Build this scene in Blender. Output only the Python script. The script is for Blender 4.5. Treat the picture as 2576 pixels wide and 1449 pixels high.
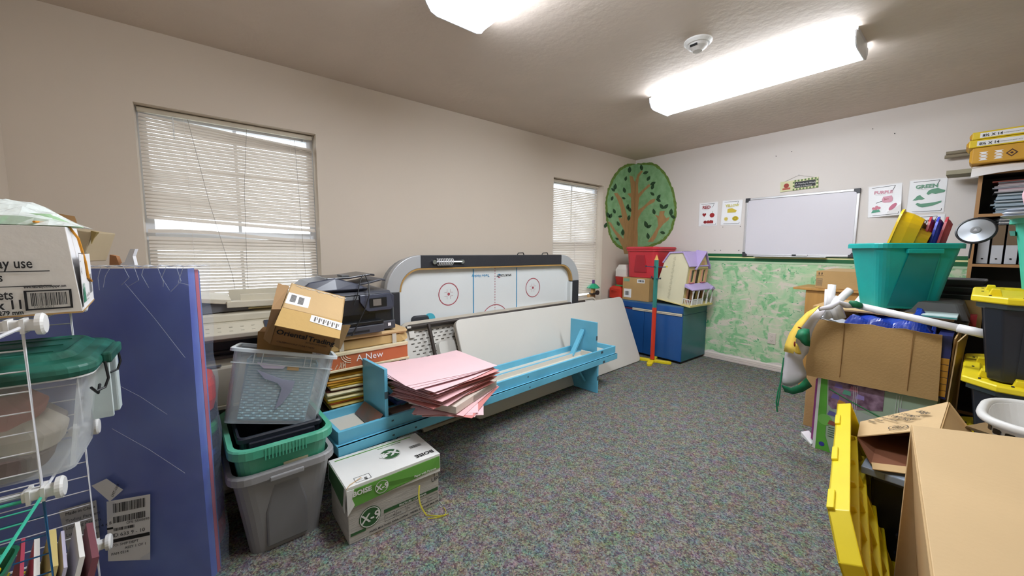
import bpy, bmesh, math, random
from math import sin, cos, pi, radians, sqrt, atan2
from mathutils import Matrix, Vector, Euler
random.seed(7)
sc = bpy.context.scene
col = sc.collection
for o in list(bpy.data.objects): bpy.data.objects.remove(o)

# ------------------------------------------------------------ camera, sky, exposure
# World: corner of the two visible walls is the origin; the window wall is y=0, the whiteboard wall x=0.
CAM = Vector((-4.5711, -3.0145, 1.2381)); FOC = 956.37
YAW, PITCH, ROLL = radians(50.9), radians(5.692), radians(0.339)
FW = Vector((cos(YAW)*cos(PITCH), sin(YAW)*cos(PITCH), -sin(PITCH)))
_r = Vector((sin(YAW), -cos(YAW), 0)); _u = _r.cross(FW)
RT = _r*cos(ROLL)+_u*sin(ROLL); UP = RT.cross(FW)
cd = bpy.data.cameras.new('camera'); cam = bpy.data.objects.new('camera', cd); col.objects.link(cam)
cd.sensor_width = 36; cd.lens = 36*FOC/2576; cd.clip_start = .02
cam.matrix_world = Matrix((( RT.x, UP.x, -FW.x, CAM.x), (RT.y, UP.y, -FW.y, CAM.y), (RT.z, UP.z, -FW.z, CAM.z), (0,0,0,1)))
sc.camera = cam
w = bpy.data.worlds.new('world'); sc.world = w; w.use_nodes = True
w.node_tree.nodes['Background'].inputs[0].default_value = (.86, .93, 1, 1)
w.node_tree.nodes['Background'].inputs[1].default_value = SKY = 1.25
sc.view_settings.view_transform = 'Standard'; sc.view_settings.look = 'None'
sc.view_settings.gamma = 1; sc.view_settings.use_curve_mapping = False
sc.view_settings.exposure = 1.50
LAMP = 11.0          # emission of the fluorescent lenses
sc.cycles.use_denoising = True
sc.cycles.max_bounces = 10; sc.cycles.diffuse_bounces = 5; sc.cycles.transparent_max_bounces = 24
sc.cycles.transmission_bounces = 8; sc.cycles.sample_clamp_indirect = 8
sc.cycles.caustics_reflective = False; sc.cycles.caustics_refractive = False

# measured points: where the sight line through a photo pixel meets a real plane of the room
def ray(px, py): return RT*((px-1288)/FOC) - UP*((py-724.5)/FOC) + FW
def atz(px, py, z): r = ray(px, py); return CAM+r*((z-CAM.z)/r.z)
def atx(px, py, x): r = ray(px, py); return CAM+r*((x-CAM.x)/r.x)
def aty(px, py, y): r = ray(px, py); return CAM+r*((y-CAM.y)/r.y)
def atd(px, py, d): return CAM+ray(px, py)*d

# ------------------------------------------------------------ materials
def lin(c):
    c = c.lstrip('#'); v = [int(c[i:i+2], 16)/255 for i in (0, 2, 4)]
    return tuple(x/12.92 if x <= .04045 else ((x+.055)/1.055)**2.4 for x in v)+(1,)
MC = {}
def N(nt, t, **k):
    n = nt.nodes.new(t)
    for a, b in k.items(): setattr(n, a, b)
    return n
def mat(name, c, rough=.6, metal=0, var=.12, vs=6, bump=0, bs=60, coords='Object', coat=0, spec=.5, stretch=(1,1,1), c2=None):
    """principled surface with a soft noise variation between c and a darker / second colour, plus fine bump"""
    if name in MC: return MC[name]
    m = bpy.data.materials.new(name); m.use_nodes = True; nt = m.node_tree; b = nt.nodes['Principled BSDF']
    b.inputs['Roughness'].default_value = rough; b.inputs['Metallic'].default_value = metal
    b.inputs['Specular IOR Level'].default_value = spec; b.inputs['Coat Weight'].default_value = coat
    col_ = lin(c); L = nt.links
    tc = N(nt, 'ShaderNodeTexCoord'); mp = N(nt, 'ShaderNodeMapping'); mp.inputs['Scale'].default_value = stretch
    L.new(tc.outputs[coords], mp.inputs[0])
    no = N(nt, 'ShaderNodeTexNoise'); no.inputs['Scale'].default_value = vs; no.inputs['Detail'].default_value = 4
    L.new(mp.outputs[0], no.inputs['Vector'])
    mx = N(nt, 'ShaderNodeMix', data_type='RGBA')
    rp = N(nt, 'ShaderNodeMapRange'); rp.inputs[1].default_value = .35; rp.inputs[2].default_value = .7
    L.new(no.outputs[0], rp.inputs[0]); L.new(rp.outputs[0], mx.inputs[0])
    mx.inputs[6].default_value = col_
    mx.inputs[7].default_value = lin(c2) if c2 else tuple(x*(1-var) for x in col_[:3])+(1,)
    L.new(mx.outputs[2], b.inputs['Base Color'])
    if bump:
        n2 = N(nt, 'ShaderNodeTexNoise'); n2.inputs['Scale'].default_value = bs; n2.inputs['Detail'].default_value = 3
        L.new(mp.outputs[0], n2.inputs['Vector'])
        bp = N(nt, 'ShaderNodeBump'); bp.inputs['Strength'].default_value = bump; bp.inputs['Distance'].default_value = .01
        L.new(n2.outputs[0], bp.inputs['Height']); L.new(bp.outputs[0], b.inputs['Normal'])
    MC[name] = m; return m
def emis(name, c, s):
    if name in MC: return MC[name]
    m = bpy.data.materials.new(name); m.use_nodes = True; b = m.node_tree.nodes['Principled BSDF']
    b.inputs['Base Color'].default_value = (.8,.8,.8,1); b.inputs['Emission Color'].default_value = lin(c); b.inputs['Emission Strength'].default_value = s
    MC[name] = m; return m
def clear(name, c, alpha=.5, rough=.3, bump=0, bs=20, fres=1.0):
    """thin see-through plastic: part transparent, part milky diffuse with gloss"""
    if name in MC: return MC[name]
    m = bpy.data.materials.new(name); m.use_nodes = True; nt = m.node_tree; b = nt.nodes['Principled BSDF']; L = nt.links
    b.inputs['Base Color'].default_value = lin(c); b.inputs['Roughness'].default_value = rough
    b.inputs['Specular IOR Level'].default_value = .6
    fr = N(nt, 'ShaderNodeFresnel'); fr.inputs[0].default_value = 1.3
    ad = N(nt, 'ShaderNodeMath', operation='ADD', use_clamp=True); ad.inputs[1].default_value = alpha
    fm = N(nt, 'ShaderNodeMath', operation='MULTIPLY'); fm.inputs[1].default_value = fres; L.new(fr.outputs[0], fm.inputs[0])
    L.new(fm.outputs[0], ad.inputs[0]); L.new(ad.outputs[0], b.inputs['Alpha'])
    if bump:
        tc = N(nt, 'ShaderNodeTexCoord'); no = N(nt, 'ShaderNodeTexNoise'); no.inputs['Scale'].default_value = bs
        L.new(tc.outputs['Object'], no.inputs['Vector'])
        bp = N(nt, 'ShaderNodeBump'); bp.inputs['Strength'].default_value = bump; bp.inputs['Distance'].default_value = .02
        L.new(no.outputs[0], bp.inputs['Height']); L.new(bp.outputs[0], b.inputs['Normal'])
    MC[name] = m; return m

def carpet():
    m = bpy.data.materials.new('carpet'); m.use_nodes = True; nt = m.node_tree; b = nt.nodes['Principled BSDF']; L = nt.links
    b.inputs['Roughness'].default_value = .95; b.inputs['Specular IOR Level'].default_value = .1
    tc = N(nt, 'ShaderNodeTexCoord')
    wn = N(nt, 'ShaderNodeTexNoise'); wn.inputs['Scale'].default_value = 90; wn.inputs['Detail'].default_value = 2
    L.new(tc.outputs['Object'], wn.inputs['Vector'])
    sm = N(nt, 'ShaderNodeVectorMath', operation='SCALE'); sm.inputs['Scale'].default_value = .012
    L.new(wn.outputs['Color'], sm.inputs[0])
    av = N(nt, 'ShaderNodeVectorMath', operation='ADD'); L.new(tc.outputs['Object'], av.inputs[0]); L.new(sm.outputs[0], av.inputs[1])
    vo = N(nt, 'ShaderNodeTexVoronoi'); vo.inputs['Scale'].default_value = 170; L.new(av.outputs[0], vo.inputs['Vector'])
    sep = N(nt, 'ShaderNodeSeparateColor'); L.new(vo.outputs['Color'], sep.inputs[0])
    # coloured yarn flecks: a drifting hue field plus a random hue per tuft, on a grey tuft lightness
    ln = N(nt, 'ShaderNodeTexNoise'); ln.inputs['Scale'].default_value = 20; ln.inputs['Detail'].default_value = 3; ln.inputs['Roughness'].default_value = .65
    L.new(tc.outputs['Object'], ln.inputs['Vector'])
    def vm(op, a_, b_):
        n = N(nt, 'ShaderNodeVectorMath', operation=op)
        for i, q_ in enumerate((a_, b_)):
            if isinstance(q_, tuple): n.inputs[i].default_value = q_
            else: L.new(q_, n.inputs[i])
        return n.outputs[0]
    drift = vm('MULTIPLY', vm('SUBTRACT', ln.outputs['Color'], (.5,.5,.5)), (.21,.17,.19))
    tuft = vm('MULTIPLY', vm('SUBTRACT', vo.outputs['Color'], (.5,.5,.5)), (.06,.05,.055))
    base = vm('ADD', (.155,.150,.138), vm('ADD', drift, tuft))
    base = vm('MAXIMUM', base, (.02,.02,.02))
    mr = N(nt, 'ShaderNodeMapRange'); mr.inputs[3].default_value = .45; mr.inputs[4].default_value = 1.6; L.new(sep.outputs[1], mr.inputs[0])
    sc_ = N(nt, 'ShaderNodeVectorMath', operation='SCALE'); L.new(base, sc_.inputs[0]); L.new(mr.outputs[0], sc_.inputs['Scale'])
    L.new(sc_.outputs[0], b.inputs['Base Color'])
    bp = N(nt, 'ShaderNodeBump'); bp.inputs['Strength'].default_value = .6; bp.inputs['Distance'].default_value = .004
    L.new(sep.outputs[2], bp.inputs['Height']); L.new(bp.outputs[0], b.inputs['Normal'])
    return m
def wallpaint(name, c, sponge=False, bump=.05):
    """orange-peel wall paint; the whiteboard wall is sponge painted green below the rail"""
    m = bpy.data.materials.new(name); m.use_nodes = True; nt = m.node_tree; b = nt.nodes['Principled BSDF']; L = nt.links
    b.inputs['Roughness'].default_value = .55; b.inputs['Specular IOR Level'].default_value = .35
    tc = N(nt, 'ShaderNodeTexCoord')
    n0 = N(nt, 'ShaderNodeTexNoise'); n0.inputs['Scale'].default_value = 1.5; L.new(tc.outputs['Object'], n0.inputs['Vector'])
    m0 = N(nt, 'ShaderNodeMix', data_type='RGBA'); L.new(n0.outputs[0], m0.inputs[0]); m0.inputs[6].default_value = lin(c)
    m0.inputs[7].default_value = tuple(x*.95 for x in lin(c)[:3])+(1,)
    out = m0.outputs[2]
    if sponge:
        def blot(scale, lo, hi, colr, base, seed=0, st=(1,1,1), det=5, dist=1.2):
            mp = N(nt, 'ShaderNodeMapping'); mp.inputs['Location'].default_value = (seed, seed*2, seed); mp.inputs['Scale'].default_value = st
            mp.inputs['Rotation'].default_value = (radians(35), 0, 0)
            L.new(tc.outputs['Object'], mp.inputs[0])
            n = N(nt, 'ShaderNodeTexNoise'); n.inputs['Scale'].default_value = scale; n.inputs['Detail'].default_value = det
            n.inputs['Distortion'].default_value = dist; L.new(mp.outputs[0], n.inputs['Vector'])
            r = N(nt, 'ShaderNodeMapRange'); r.inputs[1].default_value = lo; r.inputs[2].default_value = hi; L.new(n.outputs[0], r.inputs[0])
            x = N(nt, 'ShaderNodeMix', data_type='RGBA'); L.new(r.outputs[0], x.inputs[0]); x.inputs[7].default_value = lin(colr)
            if isinstance(base, str): x.inputs[6].default_value = lin(base)
            else: L.new(base, x.inputs[6])
            return x.outputs[2]
        g = blot(4, .38, .62, '#a9d3a4', '#cfd6bb', 1)
        g = blot(9, .5, .6, '#8cc58f', g, 5, (1,1,.6))
        g = blot(11, .54, .6, '#dcd6c6', g, 9, (1,.5,1.2))
        g = blot(17, .58, .63, '#c3d8b4', g, 3, (1,.45,1.3))
        g = blot(26, .665, .69, '#4fa873', g, 13, (1,1,1), 3)
        g = blot(38, .70, .72, '#3b5f49', g, 21, (1,1,2), 2)
        sx = N(nt, 'ShaderNodeSeparateXYZ'); L.new(tc.outputs['Object'], sx.inputs[0])
        nb = N(nt, 'ShaderNodeTexNoise'); nb.inputs['Scale'].default_value = 6; L.new(tc.outputs['Object'], nb.inputs['Vector'])
        a1 = N(nt, 'ShaderNodeMath', operation='LESS_THAN'); L.new(sx.outputs[2], a1.inputs[0]); a1.inputs[1].default_value = 1.118
        a2 = N(nt, 'ShaderNodeMath', operation='MULTIPLY_ADD'); L.new(nb.outputs[0], a2.inputs[0]); a2.inputs[1].default_value = .12; a2.inputs[2].default_value = .02
        a3 = N(nt, 'ShaderNodeMath', operation='GREATER_THAN'); L.new(sx.outputs[2], a3.inputs[0]); L.new(a2.outputs[0], a3.inputs[1])
        a4 = N(nt, 'ShaderNodeMath', operation='MULTIPLY'); L.new(a1.outputs[0], a4.inputs[0]); L.new(a3.outputs[0], a4.inputs[1])
        mm = N(nt, 'ShaderNodeMix', data_type='RGBA'); L.new(a4.outputs[0], mm.inputs[0]); L.new(out, mm.inputs[6]); L.new(g, mm.inputs[7]); out = mm.outputs[2]
    L.new(out, b.inputs['Base Color'])
    n2 = N(nt, 'ShaderNodeTexNoise'); n2.inputs['Scale'].default_value = 14; n2.inputs['Detail'].default_value = 3; L.new(tc.outputs['Object'], n2.inputs['Vector'])
    bp = N(nt, 'ShaderNodeBump'); bp.inputs['Strength'].default_value = bump; bp.inputs['Distance'].default_value = .02
    L.new(n2.outputs[0], bp.inputs['Height']); L.new(bp.outputs[0], b.inputs['Normal'])
    return m

WHITE = mat('white_plastic', '#e6e6e4', .4); CREAM = mat('cream', '#e3dccb', .6)
KRAFT = mat('cardboard', '#bd9a68', .85, var=.1, vs=5, bump=.12, bs=90, spec=.2)
KRAFT2 = mat('cardboard_pale', '#c6a87c', .85, var=.08, vs=4, bump=.1, bs=90, spec=.2)
KDARK = mat('cardboard_inside', '#9a7850', .9, var=.15, spec=.15)
BLACKP = mat('black_plastic', '#121418', .35, var=.3); NAVYP = mat('dark_navy_plastic', '#20242f', .38, var=.25, vs=3)
DGREY = mat('dark_grey_plastic', '#35373d', .45); MGREY = mat('mid_grey_plastic', '#6d6e70', .5)
YEL = mat('yellow_plastic', '#e8d21e', .38, var=.12, vs=3); TEAL = mat('teal_plastic', '#13a7a2', .38, var=.25, vs=4)
BLUEB = mat('bench_blue_paint', '#6abddc', .4, var=.18, vs=4); BEIGEP = mat('beige_plastic', '#cfc8b4', .5, var=.06)
INK = mat('black_ink', '#1b1a1c', .7, var=0); PAPER = mat('white_paper', '#e9e8e8', .8, var=.04)
GREENINK = mat('green_ink', '#4f8a35', .7, var=.1); DGREEN = mat('dark_green_ink', '#2f5c31', .7)
CHROME = mat('brushed_metal', '#c4c6ca', .3, 1, var=.1); BROWNM = mat('brown_metal', '#3e3733', .4, .3)
WIRE = mat('white_coated_wire', '#e2e3e8', .35); TANBOARD = mat('off_white_board', '#d6d0c4', .6, var=.04)
CARDW = mat('white_cardboard', '#dcd7d0', .75, var=.05, bump=.06)

# ------------------------------------------------------------ mesh helpers
class MB:
    def __init__(s, M=None): s.v = []; s.f = []; s.M = M or Matrix()
    def add(s, vs, fs, M=None):
        n = len(s.v); M = s.M@M if M is not None else s.M
        s.v += [M@Vector(p) for p in vs]; s.f += [tuple(n+i for i in f) for f in fs]; return s
    def box(s, a, b, M=None):
        (x0,y0,z0), (x1,y1,z1) = a, b
        return s.add([(x0,y0,z0),(x1,y0,z0),(x1,y1,z0),(x0,y1,z0),(x0,y0,z1),(x1,y0,z1),(x1,y1,z1),(x0,y1,z1)],
            [(0,3,2,1),(4,5,6,7),(0,1,5,4),(1,2,6,5),(2,3,7,6),(3,0,4,7)], M)
    def hexa(s, p):   # eight corners: bottom ring then top ring
        return s.add(p, [(0,3,2,1),(4,5,6,7),(0,1,5,4),(1,2,6,5),(2,3,7,6),(3,0,4,7)])
    def loft(s, loops, cap0=True, cap1=True, closed=True, M=None):
        n = len(loops[0]); vs = [p for l in loops for p in l]; fs = []
        for i in range(len(loops)-1):
            for j in range(n if closed else n-1):
                k = (j+1) % n; fs.append((i*n+j, i*n+k, (i+1)*n+k, (i+1)*n+j))
        if cap0: fs.append(tuple(reversed(range(n))))
        if cap1: fs.append(tuple((len(loops)-1)*n+j for j in range(n)))
        return s.add(vs, fs, M)
    def tube(s, pts, r, n=8, M=None, caps=True):
        P = [Vector(p) for p in pts]; loops = []; up = None
        for i, p in enumerate(P):
            t = (P[min(i+1, len(P)-1)]-P[max(i-1, 0)]).normalized()
            if up is None:
                up = Vector((0,0,1)) if abs(t.z) < .9 else Vector((1,0,0))
            a = t.cross(up)
            if a.length < 1e-4: a = t.cross(Vector((0,1,0)))
            a.normalize(); b = a.cross(t).normalized(); up = b
            rr_ = r[i] if isinstance(r, (list, tuple)) else r
            loops.append([p+a*cos(2*pi*k/n)*rr_+b*sin(2*pi*k/n)*rr_ for k in range(n)])
        return s.loft(loops, caps, caps, True, M)
    def cyl(s, c, r, h, n=24, r2=None, M=None):
        r2 = r if r2 is None else r2; c = Vector(c)
        L = lambda q, z: [(c.x+q*cos(2*pi*k/n), c.y+q*sin(2*pi*k/n), c.z+z) for k in range(n)]
        return s.loft([L(r, 0), L(r2, h)], M=M)
    def prism(s, pts, off):   # polygon swept along a vector
        off = Vector(off); P = [Vector(p) for p in pts]
        return s.loft([P, [p+off for p in P]])
    def grid(s, fn, nu, nv, th=0):
        vs = [fn(i/nu, j/nv) for i in range(nu+1) for j in range(nv+1)]
        fs = [(i*(nv+1)+j, (i+1)*(nv+1)+j, (i+1)*(nv+1)+j+1, i*(nv+1)+j+1) for i in range(nu) for j in range(nv)]
        return s.add(vs, fs)
def rr(w, d, r, z=0, n=5, cx=0, cy=0):
    """rounded rectangle loop centred on cx, cy"""
    r = min(r, w/2-1e-4, d/2-1e-4); o = []
    for qx, qy, a0 in ((1,-1,-90), (1,1,0), (-1,1,90), (-1,-1,180)):
        for k in range(n+1):
            a = radians(a0+90*k/n); o.append((cx+qx*(w/2-r)+r*cos(a), cy+qy*(d/2-r)+r*sin(a), z))
    return o
TM = {}
def wm(o): return TM[o.name] if o is not None else Matrix()
def E(loc, yaw=0, rx=0, ry=0): return Matrix.Translation(Vector(loc)) @ Euler((rx, ry, yaw)).to_matrix().to_4x4()
def thing(name, label, cat, M=None, group=None, kind=None):
    o = bpy.data.objects.new(name, None); col.objects.link(o); o.empty_display_size = .05
    M = M if M is not None else Matrix()
    if isinstance(M, (tuple, Vector)): M = Matrix.Translation(Vector(M))
    o.matrix_world = M; TM[o.name] = M.copy()
    if label: o['label'] = label
    if cat: o['category'] = cat
    if group: o['group'] = group
    if kind: o['kind'] = kind
    return o
def part(name, mb, m, parent=None, world=False, bev=0, smooth=False, label=None, cat=None, group=None, kind=None, solid=0, segs=2, sub=0):
    """links mb as ONE mesh object; world=True: its points are room coordinates"""
    vs = mb.v
    if world and parent is not None:
        inv = wm(parent).inverted(); vs = [inv@p for p in vs]
    elif parent is None:
        # top level single mesh: origin at its base centre
        xs = [p.x for p in vs]; ys = [p.y for p in vs]; zs = [p.z for p in vs]
        c = Vector(((min(xs)+max(xs))/2, (min(ys)+max(ys))/2, min(zs))); vs = [p-c for p in vs]
    me = bpy.data.meshes.new(name); me.from_pydata([tuple(p) for p in vs], [], mb.f)
    b = bmesh.new(); b.from_mesh(me); bmesh.ops.recalc_face_normals(b, faces=b.faces); b.to_mesh(me); b.free()
    if smooth: me.polygons.foreach_set('use_smooth', [True]*len(me.polygons))
    me.materials.append(m)
    o = bpy.data.objects.new(name, me); col.objects.link(o)
    if parent is not None: o.parent = parent; TM[o.name] = wm(parent).copy()
    else: o.location = c; TM[o.name] = Matrix.Translation(c)
    if sub: md = o.modifiers.new('u', 'SUBSURF'); md.levels = sub; md.render_levels = sub
    if solid: md = o.modifiers.new('s', 'SOLIDIFY'); md.thickness = solid; md.offset = 0
    if bev: md = o.modifiers.new('b', 'BEVEL'); md.width = bev; md.segments = segs; md.limit_method = 'ANGLE'; md.angle_limit = radians(40)
    if label: o['label'] = label
    if cat: o['category'] = cat
    if group: o['group'] = group
    if kind: o['kind'] = kind
    return o
def text(s, origin, right, up, size, m, parent, name='lettering', align='LEFT', world=False, bold=0, lift=.0012, flipx=False, sx=1):
    """flat printed lettering: origin is the start of the baseline"""
    cu = bpy.data.curves.new('t', 'FONT'); cu.body = s; cu.size = size; cu.align_x = align; cu.offset = bold; cu.resolution_u = 2
    t = bpy.data.objects.new('t', cu); me = bpy.data.meshes.new_from_object(t); bpy.data.objects.remove(t)
    R = Vector(right).normalized(); U = Vector(up).normalized(); Nn = R.cross(U)
    M = Matrix(((R.x*sx, U.x, Nn.x, 0), (R.y*sx, U.y, Nn.y, 0), (R.z*sx, U.z, Nn.z, 0), (0,0,0,1)))
    M = Matrix.Translation(Vector(origin)+Nn*lift) @ M
    if world: M = wm(parent).inverted() @ M
    me.transform(M); me.name = name; me.materials.append(m)
    o = bpy.data.objects.new(name, me); col.objects.link(o); o.parent = parent; TM[o.name] = wm(parent).copy()
    return o
def quadp(mb, o, R, U, x0, y0, x1, y1, lift=.001):
    o = Vector(o); R = Vector(R).normalized(); U = Vector(U).normalized(); n = R.cross(U)*lift
    return mb.add([o+R*x0+U*y0+n, o+R*x1+U*y0+n, o+R*x1+U*y1+n, o+R*x0+U*y1+n], [(0,1,2,3)])
def printq(name, o, R, U, rects, m, parent, lift=.001, world=False):
    mb = MB()
    for r_ in rects: quadp(mb, o, R, U, *r_, lift=lift)
    return part(name, mb, m, parent, world=world)
def bars(o, R, U, w, h, parent, lift=.002, n=24, seed=1, world=False, name='barcode', m=None):
    rnd = random.Random(seed); x = 0; L = []
    while x < w:
        a = w/n*rnd.choice((.3, .5, .9)); L.append((x, 0, min(w, x+a), h)); x += a+w/n*rnd.choice((.3, .5, .8))
    return printq(name, o, R, U, L, m or INK, parent, lift, world)
def disc(o, R, U, r, r0=0, n=28, lift=.001, a0=0, a1=2*pi):
    mb = MB(); o = Vector(o); R = Vector(R).normalized(); U = Vector(U).normalized(); o = o+R.cross(U)*lift
    P = lambda q, k: o+R*q*cos(a0+(a1-a0)*k/n)+U*q*sin(a0+(a1-a0)*k/n)
    if r0: mb.add([P(r, k) for k in range(n+1)]+[P(r0, k) for k in range(n+1)], [(k, k+1, n+2+k, n+1+k) for k in range(n)])
    else: mb.add([P(r, k) for k in range(n)], [tuple(range(n))])
    return mb
def slab(p, th, up=None):
    """thin panel through corner points p, thickness th along its normal (world coordinates)"""
    P = [Vector(q) for q in p]; n = (P[1]-P[0]).cross(P[2]-P[0]).normalized()*th
    return MB().prism(P, n)
X, Y, Z = Vector((1,0,0)), Vector((0,1,0)), Vector((0,0,1))
def tote(parent, w, d, h, m, taper=.05, rim=.018, rimh=.03, r=.05, th=.006, rimm=None, rimname='rim', lip=True, bodyname='body'):
    """open storage tub centred on the thing's origin: tapered shell with rounded corners and a rolled rim"""
    mb = MB(); t = taper
    mb.loft([rr(w-2*t, d-2*t, r*.8), rr(w-t, d-t, r, h*.5), rr(w, d, r, h), rr(w-2*th, d-2*th, r, h), rr(w-t-2*th, d-t-2*th, r, h*.5), rr(w-2*t-2*th, d-2*t-2*th, r*.8, th)])
    b = part(bodyname, mb, m, parent, smooth=False)
    if lip:
        q = MB().loft([rr(w-.002, d-.002, r, h-rimh), rr(w+2*rim, d+2*rim, r+rim, h-rimh), rr(w+2*rim, d+2*rim, r+rim, h-.004), rr(w+2*rim-.008, d+2*rim-.008, r+rim, h+.002), rr(w-2*th, d-2*th, r, h+.002), rr(w-2*th, d-2*th, r, h-rimh)], False, False)
        part(rimname, q, rimm or m, parent)
    return b
# ------------------------------------------------------------ room shell
RX, RY, H = 5.285, 3.74, 2.44
WIN = [(-4.82, -3.905, .62, 2.04), (-1.543, -.667, .62, 2.035)]
WT = .16
def st(name, mb, m, **k): o = part(name, mb, m, **k); o['kind'] = 'structure'; return o
st('floor', MB().box((-RX, -RY, -.08), (0, 0, 0)), carpet())
M_CEIL = mat('ceiling_paint', '#d3c6ba', .7, var=.05, vs=3, bump=.25, bs=22, spec=.3)
st('ceiling', MB().box((-RX, -RY, H), (0, 0, H+.08)), M_CEIL)
PA = wallpaint('wall_paint', '#d6cabb'); PB = wallpaint('wall_paint_sponged', '#e0dad5', True)
mb = MB(); xs = [-RX-.1, WIN[0][0], WIN[0][1], WIN[1][0], WIN[1][1], .1]
for i in range(5):
    if i in (1, 3):
        z0, z1 = WIN[i//2][2:]; mb.box((xs[i], 0, -.08), (xs[i+1], WT, z0)); mb.box((xs[i], 0, z1), (xs[i+1], WT, H+.08))
    else: mb.box((xs[i], 0, -.08), (xs[i+1], WT, H+.08))
wn = st('wall_north', mb, PA)
# east wall keeps its object coordinates at world zero so that the paint line sits at its true height
me = bpy.data.meshes.new('wall_east'); q = MB().box((0, -RY-.1, -.08), (.1, 0, H+.08)); me.from_pydata([tuple(v) for v in q.v], [], q.f); me.materials.append(PB)
we = bpy.data.objects.new('wall_east', me); col.objects.link(we); we['kind'] = 'structure'; TM[we.name] = Matrix()
st('wall_west', MB().box((-RX-.1, -RY-.1, -.08), (-RX, 0, H+.08)), PA)
st('wall_south', MB().box((-RX-.1, -RY-.1, -.08), (.1, -RY, H+.08)), PA)
TRIM = mat('trim_paint', '#d9cec6', .5, var=.04)
def skirting(name, a, b, n):   # fluted baseboard from a to b, n = into the room
    a, b, n = Vector(a), Vector(b), Vector(n); prof = [(0,0),(.012,0),(.012,.018),(.010,.021),(.012,.024),(.012,.036),(.0095,.039),(.011,.042),(.010,.054),(.006,.062),(0,.066)]
    st(name, MB().loft([[p+n*x+Z*z for x, z in prof] for p in (a, b)]), TRIM)
skirting('baseboard_east', (0,0,0), (0,-RY,0), (-1,0,0)); skirting('baseboard_north', (-RX,0,0), (0,0,0), (0,-1,0)); skirting('baseboard_west', (-RX,0,0), (-RX,-RY,0), (1,0,0))
# painted chair-rail stripes on the east wall
for k, (z0, z1, m_) in enumerate([(1.181, 1.212, mat('rail_green', '#126638', .5)), (1.167, 1.181, mat('rail_cream', '#e8e6a8', .5)), (1.132, 1.167, MC['rail_green']), (1.112, 1.132, mat('rail_pale_green', '#b9d3b0', .6))]):
    st('trim_%d' % (k+1), MB().box((-.0015-.0008*(k % 2), -RY, z0), (0.0, -.0, z1)), m_)
# windows: vinyl frame, meeting rail, panes
VIN = mat('window_vinyl', '#e4e8ef', .4, var=.03); GL = clear('window_glass', '#ffffff', .04, .05)
for i, (x0, x1, z0, z1) in enumerate(WIN):
    wd = thing('window_%d' % (i+1), None, None, (x0, .12, z0), kind='structure'); W_, H_ = x1-x0, z1-z0
    for nm, a, b in (('jamb', (0,-.01,0), (.04,.04,H_)), ('jamb', (W_-.04,-.01,0), (W_,.04,H_)), ('head', (.04,-.01,H_-.04), (W_-.04,.04,H_)), ('sill', (.04,-.01,0), (W_-.04,.04,.05)), ('meeting_rail', (.04,0,H_*.48), (W_-.04,.035,H_*.48+.045))):
        part(nm, MB().box(a, b), VIN, wd)
    for zz in (0.05, H_*.48+.045):
        h_ = H_*.48-.05 if zz < .1 else H_-.04-H_*.48-.045
        part('pane', MB().box((.04,.015,zz), (W_-.04,.019,zz+h_)), GL, wd)
        part('muntin', MB().box((W_/2-.009,.01,zz), (W_/2+.009,.024,zz+h_)), VIN, wd)
# neighbouring house front and lawn seen through the slats
st('ground', MB().box((-12, .3, -.5), (6, 12, -.4)), mat('outside_ground', '#b9bdb2', .9))
# ------------------------------------------------------------ ceiling fixtures
def fixture(label, x0, x1, y0, y1):
    t = thing('fluorescent_ceiling_light', label, 'ceiling light', (x0, y0, H), group='fluorescent ceiling lights')
    w_, l_ = x1-x0, y1-y0; c = w_/2
    part('housing', MB().box((.03, 0, -.022), (w_-.03, l_, -.0005)), mat('light_housing', '#cfcfd8', .4), t)
    prof = [(.008,-.022),(0,-.028),(.006,-.055),(.03,-.088),(.06,-.098),(w_-.06,-.098),(w_-.03,-.088),(w_-.006,-.055),(w_,-.028),(w_-.008,-.022)]
    part('lens', MB().loft([[(x, y, z) for x, z in prof] for y in (.006, l_-.006)]), emis('lamp_lens', '#f1f7ff', LAMP), t)
    for y in (0, l_-.006):
        part('end_cap', MB().prism([(x+(-.003 if x < c else .003), y, z-(.004 if z < -.05 else 0)) for x, z in prof], (0, .006, 0)), mat('light_end_cap', '#dfe2ea', .4), t)
    for k in range(3): part('lens_rib', MB().box((.012, .01, -.062-.004*k), (.013, l_-.01, -.061-.004*k)), WHITE, t) if k == 0 else None
    return t
fixture('white wraparound fluorescent ceiling light nearer the whiteboard wall', -1.81, -1.49, -2.50, -1.29)
fixture('white wraparound fluorescent ceiling light cut by the top of the photo', -3.70, -3.36, -2.50, -1.29)
t = thing('smoke_detector', 'round white smoke detector on the ceiling beside the long light', 'smoke detector', (-2.285, -1.885, H))
part('base', MB().loft([rr(.15,.15,.0749,0,8), rr(.15,.15,.0749,-.008,8), rr(.125,.125,.0624,-.02,8)]), WHITE, t, smooth=False)
part('sensor_head', MB().loft([rr(.105,.105,.0524,-.02,8), rr(.1,.1,.0499,-.034,8), rr(.06,.06,.0299,-.05,8), rr(.05,.05,.0249,-.055,8)]), mat('detector_head', '#d3d0cc', .5), t)
part('vent', MB().box((-.052, -.02, -.04), (-.045, .02, -.03)), BLACKP, t)
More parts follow.
